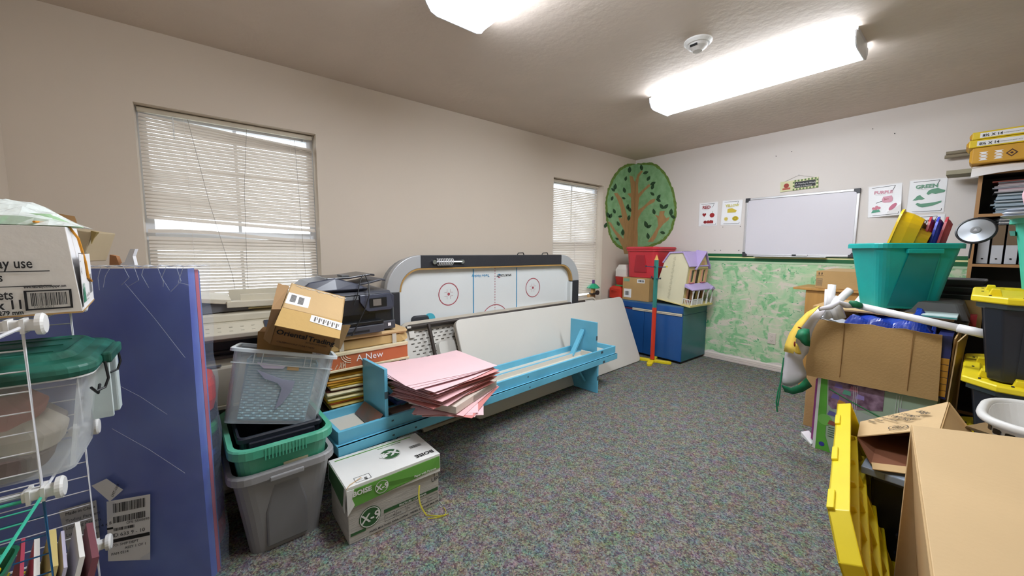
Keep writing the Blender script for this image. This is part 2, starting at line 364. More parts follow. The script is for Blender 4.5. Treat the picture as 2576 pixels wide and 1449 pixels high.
# ------------------------------------------------------------ blinds
SLAT = mat('blind_slat', '#ddd5cb', .5, var=.03)
def trans_slat():
    m = MC['blind_slat']; nt = m.node_tree; b = nt.nodes['Principled BSDF']; out = [n for n in nt.nodes if n.type == 'OUTPUT_MATERIAL'][0]
    tr = N(nt, 'ShaderNodeBsdfTranslucent'); tr.inputs[0].default_value = (.9,.84,.78,1); mx = N(nt, 'ShaderNodeMixShader'); mx.inputs[0].default_value = .07
    nt.links.new(b.outputs[0], mx.inputs[1]); nt.links.new(tr.outputs[0], mx.inputs[2]); nt.links.new(mx.outputs[0], out.inputs[0])
trans_slat()
def blind(label, x0, x1, z0, z1, mode):
    t = thing('window_blind', label, 'window blind', (x0, .07, z0)); W_ = x1-x0; zt = z1-z0
    part('headrail', MB().box((0, -.014, zt-.026), (W_, .014, zt-.001)), mat('headrail', '#cfc5b2', .5), t, bev=.002)
    part('bottom_rail', MB().box((.004, -.01, .01), (W_-.004, .01, .024)), MC['headrail'], t, bev=.002)
    p = .0205; n = int((zt-.06)/p); rnd = random.Random(4)
    meshes = {}
    for k in range(n):
        z = zt-.042-k*p; fz = z0+z; a = 62; dz0 = dz1 = 0; dy = 0; bow = 0
        if mode == 1:
            u = (zt-z)/zt
            a = 60
            if fz < 1.24: a = 46
            if fz < 1.1: a = 36
            if k < 4: dz1 = -.055+.012*k; 
            elif k < 14: dz1 = -.012
            if 1.325 < fz < 1.40: continue
            if 1.30 < fz <= 1.325: dz0 = .004; bow = .030; dz1 = -.02
            if 1.40 <= fz < 1.43: bow = .004; dz1 = -.05
            elif fz >= 1.43 and k >= 14: dz1 = -.006-.03*max(0, 1-(fz-1.43)/.3)
            if fz <= 1.30: dz1 = -.012
        else:
            a = 50 if k > 2 else 15
            a += 8 if 1.25 < fz < 1.32 else 0
        a += rnd.uniform(-3, 3)
        ca, sa = cos(radians(a))*.0125, sin(radians(a))*.0125
        pts = []; NS = 6
        for q in range(NS+1):
            f = q/NS; x = .003+(W_-.006)*f; zz = z+dz0*(1-f)+dz1*f+bow*(1 - abs(2*f-.5) if bow > .02 and f < .75 else 0)+(sin(f*pi)*-.001)
            pts.append([(x, ca, zz-sa), (x, .33*ca-.0025*sa/.0125, zz-.33*sa-.0025*ca/.0125), (x, -.33*ca-.0025*sa/.0125, zz+.33*sa-.0025*ca/.0125), (x, -ca, zz+sa)])
        # room-side edge low for closed slats: seen from inside the lower edge overlaps outwards
        pts = [[(x, -y, z_) for x, y, z_ in r_] for r_ in pts]
        part('slat', MB().loft(pts, False, False, closed=False), SLAT, t, smooth=False)
    cords = (.06, .5, .92) if mode == 2 else (.225, .845)
    for f in cords:
        part('ladder_cord', MB().tube([(W_*f, -.0155, zt-.03), (W_*f+.001, -.0155, .02)], .0009 if mode == 1 else .0016, 5), mat('blind_cord', '#eeeae4', .8), t)
    if mode == 1:
        part('lift_cord', MB().tube([(W_*.245, -.02, zt-.03), (W_*.33, -.019, zt*.62), (W_*.43, -.019, zt*.3), (W_*.47, -.02, .05)], .0013, 5), mat('grey_cord', '#a9a39c', .8), t)
        part('lift_cord', MB().tube([(W_*.57, -.02, zt-.03), (W_*.535, -.019, zt*.7), (W_*.52, -.02, zt*.3), (W_*.52, -.02, .05)], .0013, 5), MC['grey_cord'], t)
        part('tilt_wand', MB().tube([(W_*.17, -.024, zt-.03), (W_*.171, -.026, zt-.16)], .003, 8), clear('clear_wand', '#e8ecee', .4, .1), t)
        part('lift_cord', MB().tube([(W_*.875, -.02, zt-.05), (W_*.9, -.022, zt*.4), (W_*.92, -.02, .05)], .0013, 5), MC['grey_cord'], t)
        part('valance_clip', MB().box((W_*.92, -.018, zt-.05), (W_*.935, -.01, zt-.04)), BLACKP, t)
blind('wide cream mini blind with a gap of missing slats, behind the office machines', WIN[0][0]+.008, WIN[0][1]-.012, .66, WIN[0][3]-.004, 1)
blind('narrow white mini blind next to the painted tree', WIN[1][0]+.01, WIN[1][1]-.03, .66, WIN[1][3]-.004, 2)
# ------------------------------------------------------------ painted tree across the corner
MUR = mat('mural_green', '#7aa877', .7, var=.3, vs=14, bump=.05, c2='#90be8d'); MTR = mat('mural_trunk', '#b68f5f', .75, var=.2, vs=12, stretch=(3,3,.6)); MLF = mat('mural_leaf', '#2f5233', .7, var=.4, vs=40)
MRIM = mat('mural_rim', '#6f8f3f', .7, var=.3, vs=30)
mural = thing('tree_mural', 'painted green round-crowned tree mural wrapping the corner of the room', 'mural', (0, 0, .9))
zq = lambda x, y: (1380+x/2.683, 400+y/2.683)
def cornerx(y): return 590-.0372*(y/1)
def mpoly(side, pts, m, name, lift, th=.0008):
    P = []
    for x, y in pts:
        px, py = zq(x, y); p = aty(px, py, 0) if side == 'a' else atx(px, py, 0)
        P.append((min(p.x, -.0005), -lift, p.z) if side == 'a' else (-lift, min(p.y, -.0005), p.z))
    return part(name, MB().prism(P, (0, th, 0) if side == 'a' else (th, 0, 0)), m, mural, world=True)
def wob(pts, n=5, amp=3.5, seed=1, close=False):
    rnd = random.Random(seed); o = []
    for i in range(len(pts)-1):
        for k in range(n):
            f = k/n; x = pts[i][0]*(1-f)+pts[i+1][0]*f; y = pts[i][1]*(1-f)+pts[i+1][1]*f
            o.append((x+rnd.uniform(-amp, amp), y+rnd.uniform(-amp, amp)))
    return o+[pts[-1]]
LA = [(592,34),(545,30),(512,42),(480,60),(452,95),(430,130),(412,168),(400,200),(388,245),(382,290),(384,330),(385,370),(390,415),(395,450),(402,490),(410,520),(424,548),(440,570),(460,592),(480,603),(510,614),(575,625)]
RA = [(588,34),(640,26),(700,24),(732,38),(760,60),(790,95),(810,130),(832,180),(850,230),(860,280),(864,330),(862,370),(858,400),(848,440),(835,480),(815,515),(790,545),(765,565),(740,578),(680,600),(568,625)]
mpoly('a', wob(LA, 3, 3, 1), MRIM, 'painted_crown_edge', .0012); mpoly('b', wob(RA, 3, 4, 2), MRIM, 'painted_crown_edge', .0012)
sh = lambda L, cx, cy, f: [((x-cx)*f+cx, (y-cy)*f+cy) for x, y in L]
mpoly('a', [LA[0]]+wob(sh(LA[1:-1], 592, 330, .94), 3, 3, 3)+[(592,600)], MUR, 'painted_crown', .002); mpoly('b', [RA[0]]+wob(sh(RA[1:-1], 588, 330, .945), 3, 3, 4)+[(586,600)], MUR, 'painted_crown', .002)
for s_, P in (('a', [(592,150),(578,150),(566,118),(545,112),(548,140),(552,165),(556,230),(530,235),(556,262),(556,380),(540,420),(520,350),(495,270),(462,228),(440,232),(462,270),(485,330),(496,400),(470,395),(480,425),(508,480),(505,540),(450,480),(420,430),(398,420),(425,470),(470,540),(500,600),(510,640),(592,640)]),
              ('b', [(590,140),(600,105),(625,78),(638,82),(612,120),(605,170),(606,235),(655,190),(678,168),(690,180),(650,215),(612,262),(604,345),(640,320),(690,275),(722,268),(715,290),(670,315),(628,360),(606,400),(600,470),(603,520),(600,640),(568,640)]),
              ('b', [(668,560),(700,520),(740,450),(735,400),(718,375),(745,385),(752,352),(785,350),(780,378),(795,400),(818,390),(812,410),(775,440),(745,480),(725,530),(705,560)])):
    mpoly(s_, P, MTR, 'painted_trunk' if len(P) > 17 else 'painted_branch', .003)
LV = [('a',545,72,5,46),('b',628,57,-10,42),('b',657,92,70,40),('a',520,132,15,34),('b',676,131,35,40),('a',448,187,8,44),('a',434,208,-50,34),('a',510,210,-15,40),('b',706,165,60,42),('b',703,188,20,40),('b',701,235,-50,36),('b',745,255,35,40),('b',742,278,-60,38),('a',428,265,20,34),('a',505,265,-70,28),('a',533,322,10,40),('a',545,340,-30,40),('b',764,320,-35,44),('b',794,320,45,44),('a',442,352,-20,36),('b',712,355,-15,42),('a',400,378,-25,44),('a',418,384,20,38),('a',482,388,80,28),('a',540,397,10,40),('b',828,358,5,50),('b',840,390,-60,40),('b',658,440,-20,50),('b',680,455,60,40),('a',468,436,-25,36),('a',384,447,20,40),('a',500,495,0,44),('b',770,497,-75,38),('b',672,520,-10,44),('a',460,538,-60,28)]
for s_, x, y, an, sz in LV:
    a = radians(an-90); h_ = sz/2; wd_ = sz*.27; U_ = (cos(a), sin(a)); V_ = (-sin(a), cos(a))
    P = [(x+U_[0]*h_*f+V_[0]*wd_*g, y+U_[1]*h_*f+V_[1]*wd_*g) for f, g in ((-1,0),(-.6,.75),(-.1,1),(.45,.7),(1,0),(.45,-.7),(-.1,-1),(-.6,-.75))]
    mpoly(s_, P, MLF, 'painted_leaf', .004)
# ------------------------------------------------------------ whiteboard wall
def onwall(name, label, cat, y, z, **k): return thing(name, label, cat, (0, y, z), **k)
R_, U_ = -Y, Z    # right and up for something seen on the east wall
t = onwall('whiteboard', 'blank aluminium-framed whiteboard with grey corner caps above the green stripes', 'whiteboard', -1.375, 1.19)
W_, H_ = .915, .61
part('board', MB().box((-.012, -W_+.01, .01), (-.002, -.01, H_-.01)), mat('dry_erase', '#dcdae2', .25, var=.03, vs=2), t)
AL = mat('aluminium_frame', '#d4d5d8', .35, .6, var=.05)
for nm, a, b in (('frame_rail', (-.02,-W_,0), (-.002,0,.02)), ('frame_rail', (-.02,-W_,H_-.02), (-.002,0,H_)), ('frame_stile', (-.02,-.02,.02), (-.002,0,H_-.02)), ('frame_stile', (-.02,-W_,.02), (-.002,-W_+.02,H_-.02))):
    part(nm, MB().box(a, b), AL, t, bev=.003)
for yy, s1 in ((0, -1), (-W_, 1)):
    for zz, s2 in ((0, 1), (H_, -1)):
        c_ = .045
        P = [(0,0),(c_,0),(c_,.024),(.034,.026),(.026,.034),(.024,c_),(0,c_),(0,.012)]
        part('corner_cap', MB().prism([(-.024, yy+s1*(u-.002), zz+s2*(v-.002)) for u, v in P], (.02, 0, 0)), DGREY, t, bev=.002)
part('pen_tray', MB().box((-.06, -.72, -.006), (-.018, -.12, .002)), AL, t, bev=.002)
tt = thing('dry_erase_marker', 'black-capped marker on the whiteboard tray', 'marker', (-.03, -1.95, 1.192+.008))
part('barrel', MB().tube([(0, .0, .004), (0, .09, .004)], .0075, 10), PAPER, tt); part('cap', MB().tube([(0, .09, .004), (0, .125, .004)], .0085, 10), BLACKP, tt)
# hanging sign
t = onwall('wall_sign', 'small green checked teacher sign hanging on a wire above the whiteboard', 'sign', -1.83, 1.835)
tilt = E((-.002, .15, 0), 0, -.04, 0)
part('backing', MB().box((-.008, -.305, 0), (0, 0, .098), tilt), mat('sign_cream', '#dcdcb0', .6), t)
ck = MB()
for i in range(15):
    for j in range(6):
        yy, zz = -.105-.0133*i, .0163*j
        if (i+j) % 2 == 0 and (i in (0, 14) or j in (0, 5) or i in (0,) ): ck.box((-.0095, yy-.0133, zz), (-.008, yy, zz+.0163), tilt)
part('check_border', ck, mat('sign_green', '#5c7f3c', .6), t, kind='stuff')
part('slate', MB().box((-.011, -.285, .02), (-.008, -.12, .078), tilt), mat('sign_slate', '#23282a', .6), t)
text("A Teacher's Work", tilt@Vector((-.012, -.128, .052)), -Y, Z, .021, PAPER, t); text('Lasts a Lifetime', tilt@Vector((-.012, -.126, .029)), -Y, Z, .021, PAPER, t)
part('painted_apple', disc(tilt@Vector((-.009, -.052, .055)), -Y, Z, .022), mat('apple_red', '#a33a2c', .6), t)
part('painted_books', MB().box((-.01, -.085, .016), (-.008, -.02, .034), tilt), mat('books_red', '#b8604a', .6), t)
part('hanging_wire', MB().tube([(-.004, .13, .095), (-.004, .005, .148), (-.004, -.14, .104)], .0012, 5), MC['grey_cord'], t)
part('nail', MB().tube([(0, .005, .148), (-.012, .005, .15)], .003, 8), CHROME, t)
# colour-word posters: letter-size sheets in plastic sleeves
SL = clear('sleeve', '#f4f6f8', .06, .12)
def poster(label, y, z, word, wc, draw, tilt=0, curl=0, grp=None):
    t = onwall('poster', label, 'poster', y, z, group='colour word posters'); M = E((-.002, 0, 0), 0, tilt, 0)
    w_, h_ = .205, .265
    sh_ = MB(); sh_.grid(lambda u, v: M@Vector((-.001-curl*(1-v)**2*.05*(u), -w_*u, h_*v)), 6, 8); part('sheet', sh_, PAPER, t, solid=.0006)
    sl = MB(); sl.grid(lambda u, v: M@Vector((-.0025-curl*(1-v)**2*.05*u, .006-(w_+.012)*u, -.008+(h_+.016)*v)), 6, 8); part('sleeve', sl, SL, t)
    f = lambda u, v: M@Vector((-.003-curl*(1-v/h_)**2*.05*(u/w_), -u, v))
    fr = MB()
    for (a, b) in (((.02,.25),(.13,.252)),((.13,.252),(.165,.254)),((.165,.252),(.15,.212)),((.15,.212),(.14,.212)),((.03,.012),(.19,.012)),((.19,.012),(.192,.03))):
        fr.tube([f(*a), f(*b)], .0013, 4)
    part('border_line', fr, INK, t, kind='stuff')
    text(word, f(.035, .197), -Y, Z, .050 if len(word) < 4 else (.040 if len(word) < 6 else .035), mat('ink_'+wc, wc, .7), t, bold=.0016)
    text('is for things that are', f(.045, .185), -Y, Z, .008, MC['grey_cord'], t)
    draw(t, f); return t
def blob(t, f, cx, cz, pts, c, name, s=1):
    part(name, MB().prism([f(cx+x*s, cz+z*s) for x, z in pts], (-.0006, 0, 0)), mat('ink_'+c, c, .7, var=.1), t)
circ = lambda r, n=14, k=1: [(r*cos(2*pi*i/n), r*k*sin(2*pi*i/n)) for i in range(n)]
heart = [(.9*.022*sin(a)**3*1.1, .0013*(13*cos(a)-5*cos(2*a)-2*cos(3*a)-cos(4*a))*1.2) for a in [2*pi*i/22 for i in range(22)]]
def d_red(t, f):
    blob(t, f, .06, .13, heart, '#9c2328', 'printed_heart'); blob(t, f, .148, .12, [(x*1.05, z) for x, z in circ(.026)], '#a82a2c', 'printed_apple')
    part('printed_stem', MB().tube([f(.148, .145), f(.153, .165)], .002, 5), GREENINK, t)
    blob(t, f, .075, .045, circ(.02, k=.9), '#8f2026', 'printed_strawberry'); blob(t, f, .13, .047, [(-.035,-.018),(-.035,.012),(-.02,.02),(-.012,.008),(.0,.018),(.035,.012),(.035,-.018)], '#a02a2c', 'printed_wagon')
def d_yel(t, f):
    blob(t, f, .105, .155, [(-.045,-.022),(-.045,.018),(0,.026),(.05,.0),(.04,-.022)], '#d9c24a', 'printed_cheese')
    sun = [((.026 if i % 2 else .015)*cos(2*pi*i/24), (.026 if i % 2 else .015)*sin(2*pi*i/24)) for i in range(24)]
    blob(t, f, .052, .065, sun, '#e0cb63', 'printed_sun'); blob(t, f, .148, .068, [(x*1.3, z) for x, z in circ(.025)], '#cdb62a', 'printed_lemon')
    part('printed_ring', disc(f(.148, .068)+Vector((-.001,0,0)), -Y, Z, .017, .014), mat('ink_#7c6c12', '#7c6c12', .7), t)
def d_pur(t, f):
    blob(t, f, .12, .145, [(-.03,-.024),(-.034,.0),(-.026,.022),(.026,.026),(.034,.0),(.03,-.024),(.018,-.03),(-.018,-.03)], '#e2a8ba', 'printed_jam_jar')
    text('Jam', f(.1, .14)+Vector((-.001,0,0)), -Y, Z, .02, MC['books_red'], t)
    part('printed_spoon', MB().tube([f(.05,.118), f(.09,.132)], .0018, 5), INK, t)
    for k, (x_, z_) in enumerate(((.035,.075),(.055,.085),(.07,.075),(.05,.07))): blob(t, f, x_, z_, circ(.011), '#d98a9c', 'printed_flower')
    blob(t, f, .05, .048, [(-.03,-.012),(-.02,.012),(.02,.014),(.03,-.008)], '#5fa88c', 'printed_leaves')
    blob(t, f, .155, .075, [(x*.8+z*.5, z*1.1+x*.2) for x, z in circ(.026)], '#cf7c95', 'printed_grapes')
GA = '#6fa58a'
def d_grn(t, f):
    blob(t, f, .15, .165, [(-.05,-.012),(-.04,.01),(-.02,.022),(.01,.026),(.03,.014),(.05,.006),(.046,-.01),(.02,-.014),(.0,-.02),(-.02,-.012),(-.04,-.024)], GA, 'printed_turtle')
    blob(t, f, .06, .12, [(-.034,-.016),(-.02,.0),(-.01,.018),(.006,.024),(.018,.008),(.036,-.008),(.02,-.014),(0,-.012),(-.016,-.018)], GA, 'printed_frog')
    blob(t, f, .115, .06, [(-.07,.012),(-.05,-.008),(-.03,-.016),(.0,-.012),(.03,-.004),(.07,.016),(.072,.03),(.04,.022),(.0,.016),(-.04,.014),(-.06,.022)], GA, 'printed_crocodile')
def d_bro(t, f):
    blob(t, f, .1, .13, circ(.03, k=.8), '#7c5a3e', 'printed_bear')
poster('RED word poster with a heart and an apple, nearest the tree mural', -.878, 1.53, 'RED', '#9c2f35', d_red)
poster('YELLOW word poster with cheese, sun and lemon left of the whiteboard', -1.125, 1.535, 'YELLOW', '#d8cf66', d_yel, .03)
poster('PURPLE word poster with a jam jar, curling right of the whiteboard', -2.355, 1.54, 'PURPLE', '#dfa3b4', d_pur, -.05, .9)
poster('GREEN word poster with turtle, frog and crocodile', -2.59, 1.56, 'GREEN', '#7aa890', d_grn, .01)
poster('BROWN word poster half hidden behind the coloured trays', -2.60, 1.275, 'BROWN', '#5d4a42', d_bro)
for y_, z_ in ((-.89,1.25),(-1.08,1.25),(-1.14,1.25),(-1.33,1.25),(-1.15,1.51),(-1.33,1.51),(-2.56,1.55),(-1.62,2.2),(-1.75,2.22),(-2.33,2.3),(-2.47,2.23)):
    part('push_pin', MB().tube([(0, y_, z_), (-.008, y_, z_)], .0035, 6), DGREY, None, label='tiny dark pin left stuck in the whiteboard wall', cat='pin', group='pins left in the wall')
t = onwall('wall_outlet', 'cream double wall outlet low on the green sponge-painted wall', 'outlet', -1.70, .335)
part('cover_plate', MB().box((-.006, -.036, -.058), (0, .036, .058)), mat('outlet_plate', '#ddd3c8', .4), t, bev=.002)
for zz in (-.024, .024):
    r_ = part('receptacle', MB().box((-.008, -.017, zz-.014), (-.006, .017, zz+.014)), MC['outlet_plate'], t, bev=.003)
    for yy in (-.006, .006): part('slot', MB().box((-.0085, yy-.001, zz-.002), (-.0079, yy+.001, zz+.007)), INK, r_)
    part('ground_hole', MB().tube([(-.0079, 0, zz-.007), (-.0085, 0, zz-.007)], .0022, 8), INK, r_)

# ------------------------------------------------------------ the blue cabinet in the corner and what stands on it
cab = thing('storage_cabinet', 'low blue cabinet with teal side in the corner under the red tub', 'cabinet', E((-.565, -1.03, 0), -.01))
NB = mat('cabinet_blue', '#1f569a', .3, var=.2, vs=2); TB = mat('cabinet_teal_side', '#2d6872', .3, var=.15, vs=2)
part('carcass', MB().box((0, .006, .03), (.545, .92, .625)), NB, cab); part('side_panel', MB().box((0, 0, .03), (.545, .006, .54)), TB, cab)
part('side_panel', MB().box((0, 0, .546), (.545, .006, .64)), TB, cab); part('top_panel', MB().box((-.003, .0, .625), (.545, .92, .641)), mat('cabinet_top_edge', '#4c6f8c', .4), cab)
part('front_door', MB().box((-.016, .0, .03), (0, .46, .53)), NB, cab, bev=.002); part('front_door', MB().box((-.016, .464, .03), (0, .92, .53)), NB, cab, bev=.002)
part('drawer_front', MB().box((-.016, .0, .562), (0, .92, .625)), NB, cab, bev=.002)
part('plinth', MB().box((.02, .02, 0), (.53, .9, .03)), BLACKP, cab)
for y0, y1 in ((.004, .30), (.33, .62)):
    f_ = part('label_strip', MB().box((-.024, y0, .532), (-.016, y1, .56)), mat('strip_cream', '#d6cdb9', .5), cab, bev=.002)
    part('groove', MB().box((-.0248, y0+.005, .544), (-.024, y1-.005, .5465)), BROWNM, f_)
part('red_mark', MB().box((-.018, .305, .536), (-.016, .325, .555)), mat('red_marker', '#8a2734', .6), cab); part('red_mark', MB().box((-.018, .62, .54), (-.016, .75, .55)), MC['red_marker'], cab)
# cardboard carton under the red tub
def carton(name, label, M, w_, d_, h_, m=None, cat='box', seam=True, jit=.003, parts=True):
    t = thing(name, label, cat, M); m = m or KRAFT
    part('body', MB().box((0,0,0), (w_, d_, h_)), m, t, bev=.003)
    return t
ct = carton('cardboard_box', 'closed brown carton with two barcode labels under the red tub', E((-.55, -.60, .642), 0), .40, .36, .275)
FR, FU = -Y, Z
part('shipping_label', quadp(MB(), (0, .34, .03), FR, FU, 0, 0, .105, .105), PAPER, ct); bars((0, .325, .055), FR, FU, .06, .05, ct, n=14)
part('shipping_label', quadp(MB(), (0, .16, .215), FR, FU, 0, 0, .10, .045), PAPER, ct); bars((0, .145, .225), FR, FU, .075, .025, ct, n=18, seed=3)
part('green_print', quadp(MB(), (0, .345, .225), FR, FU, 0, 0, .08, .035), mat('mint_print', '#7fa88c', .8), ct)
part('tape_seam', MB().box((.0, .175, .2748), (.4, .215, .2755)), mat('packing_tape', '#b79a6c', .3), ct)
REDP = mat('red_plastic', '#c8303c', .38, var=.2, vs=3)
rt = thing('red_tub', 'lidless-looking red storage tub on the brown carton below the tree mural', 'storage tub', E((-.30, -.455, .922), 0)); rt['label'] = 'red storage tub with lid on the brown carton below the tree mural'
tote(rt, .46, .40, .345, REDP, .02, .012, .03, .06)
part('lid', MB().loft([rr(.495, .435, .07, .335), rr(.50, .44, .07, .348), rr(.485, .42, .07, .366), rr(.45, .38, .06, .366), rr(.43, .36, .05, .356)]), REDP, rt, bev=.003)
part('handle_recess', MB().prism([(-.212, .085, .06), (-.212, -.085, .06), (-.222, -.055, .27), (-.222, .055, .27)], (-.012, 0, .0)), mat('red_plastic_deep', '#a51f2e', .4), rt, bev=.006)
ORG = mat('orange_red_plastic', '#cf3320', .4, var=.2)
ob = thing('toy_case', 'orange-red plastic case on the cabinet beside the window', 'case', E((-.55, -.225, .643), 0)); part('body', MB().loft([rr(.3,.19,.03,0,4,.15,.1), rr(.3,.19,.03,.12,4,.15,.1), rr(.24,.14,.03,.15,4,.15,.1)]), ORG, ob, bev=.003)
part('handle', MB().tube([(-.006,.06,.085), (-.02,.07,.1), (-.02,.13,.1), (-.006,.14,.085)], .005), ORG, ob)
gb = thing('green_toy_block', 'flat green piece between the two orange-red cases', 'toy', (-.52, -.235, .794)); part('body', MB().loft([rr(.2,.13,.02,0,4,.1,.07), rr(.19,.12,.02,.018,4,.1,.07)]), mat('leaf_green_plastic', '#3d7f45', .5), gb)
o2 = thing('toy_bucket', 'small dark red bucket-shaped case under the white box', 'bucket', (-.42, -.175, .813)); part('body', MB().loft([rr(.19,.13,.03,0), rr(.22,.16,.03,.1)]), mat('deep_red_plastic', '#b0261c', .4, var=.2), o2)
wb_ = thing('white_carton', 'small white house-shaped carton wedged beside the red tub', 'box', E((-.50, -.245, .914), 0)); part('body', MB().loft([[(0,0,0),(.16,0,0),(.16,.15,0),(0,.15,0)], [(0,0,.09),(.16,0,.09),(.16,.15,.09),(0,.15,.09)], [(.02,.02,.15),(.14,.02,.15),(.14,.12,.15),(.02,.12,.15)]]), CARDW, wb_, bev=.002)
# dollhouse
CR = mat('dollhouse_cream', '#ddd3a6', .55, var=.06); LIL = mat('lilac_plastic', '#b5a3d2', .5, var=.08); PNK = mat('peach_shutter', '#d8a184', .5); WTP = mat('dollhouse_white', '#dcdcda', .45); YW = mat('dollhouse_yellow', '#dccb86', .5)
dh = thing('dollhouse', 'cream plastic dollhouse with lilac roof and white porch, tilted on the cabinet', 'dollhouse', E((-.55, -1.01, .655), radians(-4), radians(7), 0))
Wd, Dd = .40, .34
side = [(0,0,.0),(0,Dd,.0),(0,Dd,.22),(0,Dd-.04,.42),(0,Dd-.10,.53),(0,.085,.56),(0,.0,.435),(0,.0,.2)]
for x_ in (0, Wd-.006): part('side_wall', MB().prism([(x_, y, z) for _, y, z in side], (.006, 0, 0)), mat('dollhouse_side', '#dcd5b6', .6, var=.05), dh, bev=.001)
sm = MB()
for k in range(46): z_ = .03+k*.0105; sm.box((-.0015, .17+.006*sin(k), z_), (0, .172+.02*(.3+abs(sin(k*2.3))), z_+.0015))
part('stitched_seam', sm, mat('seam_brown', '#7e765c', .7), dh, kind='stuff')
part('floor_board', MB().box((-.01, -.08, -.006), (Wd+.01, Dd, .0)), YW, dh)
# front wall with openings
fz = [(.0,.0),(.0,.44)]
fw_ = MB()
cols_ = [(0,.055),(.055,.125),(.125,.165),(.165,.235),(.235,.285),(.285,.345),(.345,.40)]
for i, (a, b) in enumerate(cols_):
    if i % 2 == 0: fw_.box((a, .0, 0), (b, .01, .44))
    else:
        lo = ((.045,.17) if i != 3 else (.0,.18)); hi = ((.25,.38) if i != 3 else (.225,.385))
        fw_.box((a, .0, 0), (b, .01, lo[0]+.0005)); fw_.box((a, .0, lo[1]), (b, .01, hi[0])); fw_.box((a, .0, hi[1]), (b, .01, .44))
part('front_wall', fw_, YW, dh)
part('gable', MB().prism([(.13,-.012,.40),(.37,-.012,.40),(.25,-.012,.555)], (0,.05,0)), YW, dh)
part('gable_window', MB().box((.228,-.017,.44), (.272,-.012,.485)), PNK, dh)
def pane_part(x0, x1, z0, z1, m): part('window_pane', MB().box((x0, .012, z0), (x1, .014, z1)), m, dh)
DKG = mat('dark_opening', '#3d3a26', .6); DKR = mat('dark_red_opening', '#4a1f1a', .6)
for a, b in (cols_[1], cols_[5]): pane_part(a, b, .25, .38, mat('curtain_green', '#56685a', .6)); pane_part(a, b, .045, .17, DKR)
pane_part(*cols_[3], .225, .385, DKG); pane_part(*cols_[3], 0, .18, DKG)
for a, b in (cols_[1], cols_[5]):
    for z0, z1 in ((.245,.385),(.04,.175)):
        for xx in (a-.024, b): part('shutter', MB().box((xx, -.01, z0), (xx+.024, -.001, z1)), PNK, dh, bev=.001)
        part('window_sill', MB().box((a-.01, -.014, z0-.008), (b+.01, -.001, z0)), mat('pink_sill', '#c9718a', .5), dh)
part('roof', MB().prism([(-.012,-.02,.425),(-.012,.085,.575),(-.012,Dd-.09,.548),(-.012,Dd-.02,.42),(-.012,Dd-.035,.415),(-.012,Dd-.10,.532),(-.012,.09,.557),(-.012,-.008,.417)], (Wd+.024,0,0)), LIL, dh, bev=.002)
for a, b in (((.11,-.03,.39),(.25,-.03,.575)), ((.39,-.03,.39),(.25,-.03,.575))):
    a_, b_ = Vector(a), Vector(b); part('gable_roof', MB().prism([a_, b_, b_+Vector((0,0,.016)), a_+Vector((0,0,.016))], (0,.12,0)), LIL, dh)
part('chimney_bracket', MB().box((.05,.12,.562), (.2,.14,.572)), DGREY, dh)
part('porch_roof', MB().prism([(-.03,0,.235),(-.03,-.10,.19),(-.03,-.10,.178),(-.03,0,.2)], (Wd+.06,0,0)), LIL, dh, bev=.002)
part('porch_gable', MB().prism([(.31,-.112,.178),(.41,-.112,.178),(.36,-.112,.215)], (0,.03,0)), LIL, dh)
part('porch_floor', MB().box((-.03,-.10,-.004), (Wd+.03,0,.018)), YW, dh, bev=.002)
for x_ in (.01,.115,.215,.31,.405):
    part('porch_post', MB().loft([rr(q,q,q*.3,z,2,x_,-.088) for z,q in ((.018,.018),(.07,.018),(.072,.011),(.15,.011),(.152,.018),(.182,.018))]), WTP, dh)
for a, b in ((.02,.106),(.124,.206),(-.9,0),):
    if a < -.5: continue
    r_ = part('porch_railing', MB().box((a,-.092,.072), (b,-.084,.08)), WTP, dh)
    for k in range(6): part('baluster', MB().box((a+.004+k*(b-a-.012)/5,-.091,.02), (a+.010+k*(b-a-.012)/5,-.085,.072)), WTP, r_)
r_ = part('porch_railing', MB().box((-.024,-.088,.072), (-.018,-.004,.08)), WTP, dh)
for k in range(5): part('baluster', MB().box((-.024,-.08+k*.018,.02), (-.018,-.074+k*.018,.072)), WTP, r_)
# pencil-shaped coat rack
pr = thing('coat_rack', 'pencil-shaped coat rack, green over red post on a yellow cross foot', 'coat rack', E((-.715, -.775, 0), radians(20)))
RG = mat('rack_green', '#2f7f76', .4, var=.1); RR_ = mat('rack_red', '#d23a22', .4, var=.1)
hexl = lambda r, z: [(r*cos(pi/3*k), r*sin(pi/3*k), z) for k in range(6)]
part('red_post', MB().loft([hexl(.024, .03), hexl(.024, .615)]), RR_, pr); part('green_post', MB().loft([hexl(.024, .615), hexl(.024, 1.14)]), RG, pr)
part('pencil_tip', MB().loft([hexl(.024, 1.14), hexl(.006, 1.19)]), mat('bare_wood', '#d8a858', .6), pr); part('pencil_lead', MB().loft([hexl(.006, 1.19), hexl(.001, 1.205)]), RR_, pr)
for k in range(4):
    a = pi/2*k; l_ = .2; P = [(.0,-.028),(l_-.03,-.028),(l_,-.012),(l_,.012),(l_-.03,.028),(0,.028)]
    part('foot', MB().prism([(x*cos(a)-y*sin(a), x*sin(a)+y*cos(a), 0) for x, y in P], (0,0,.028)), YEL, pr, bev=.004)
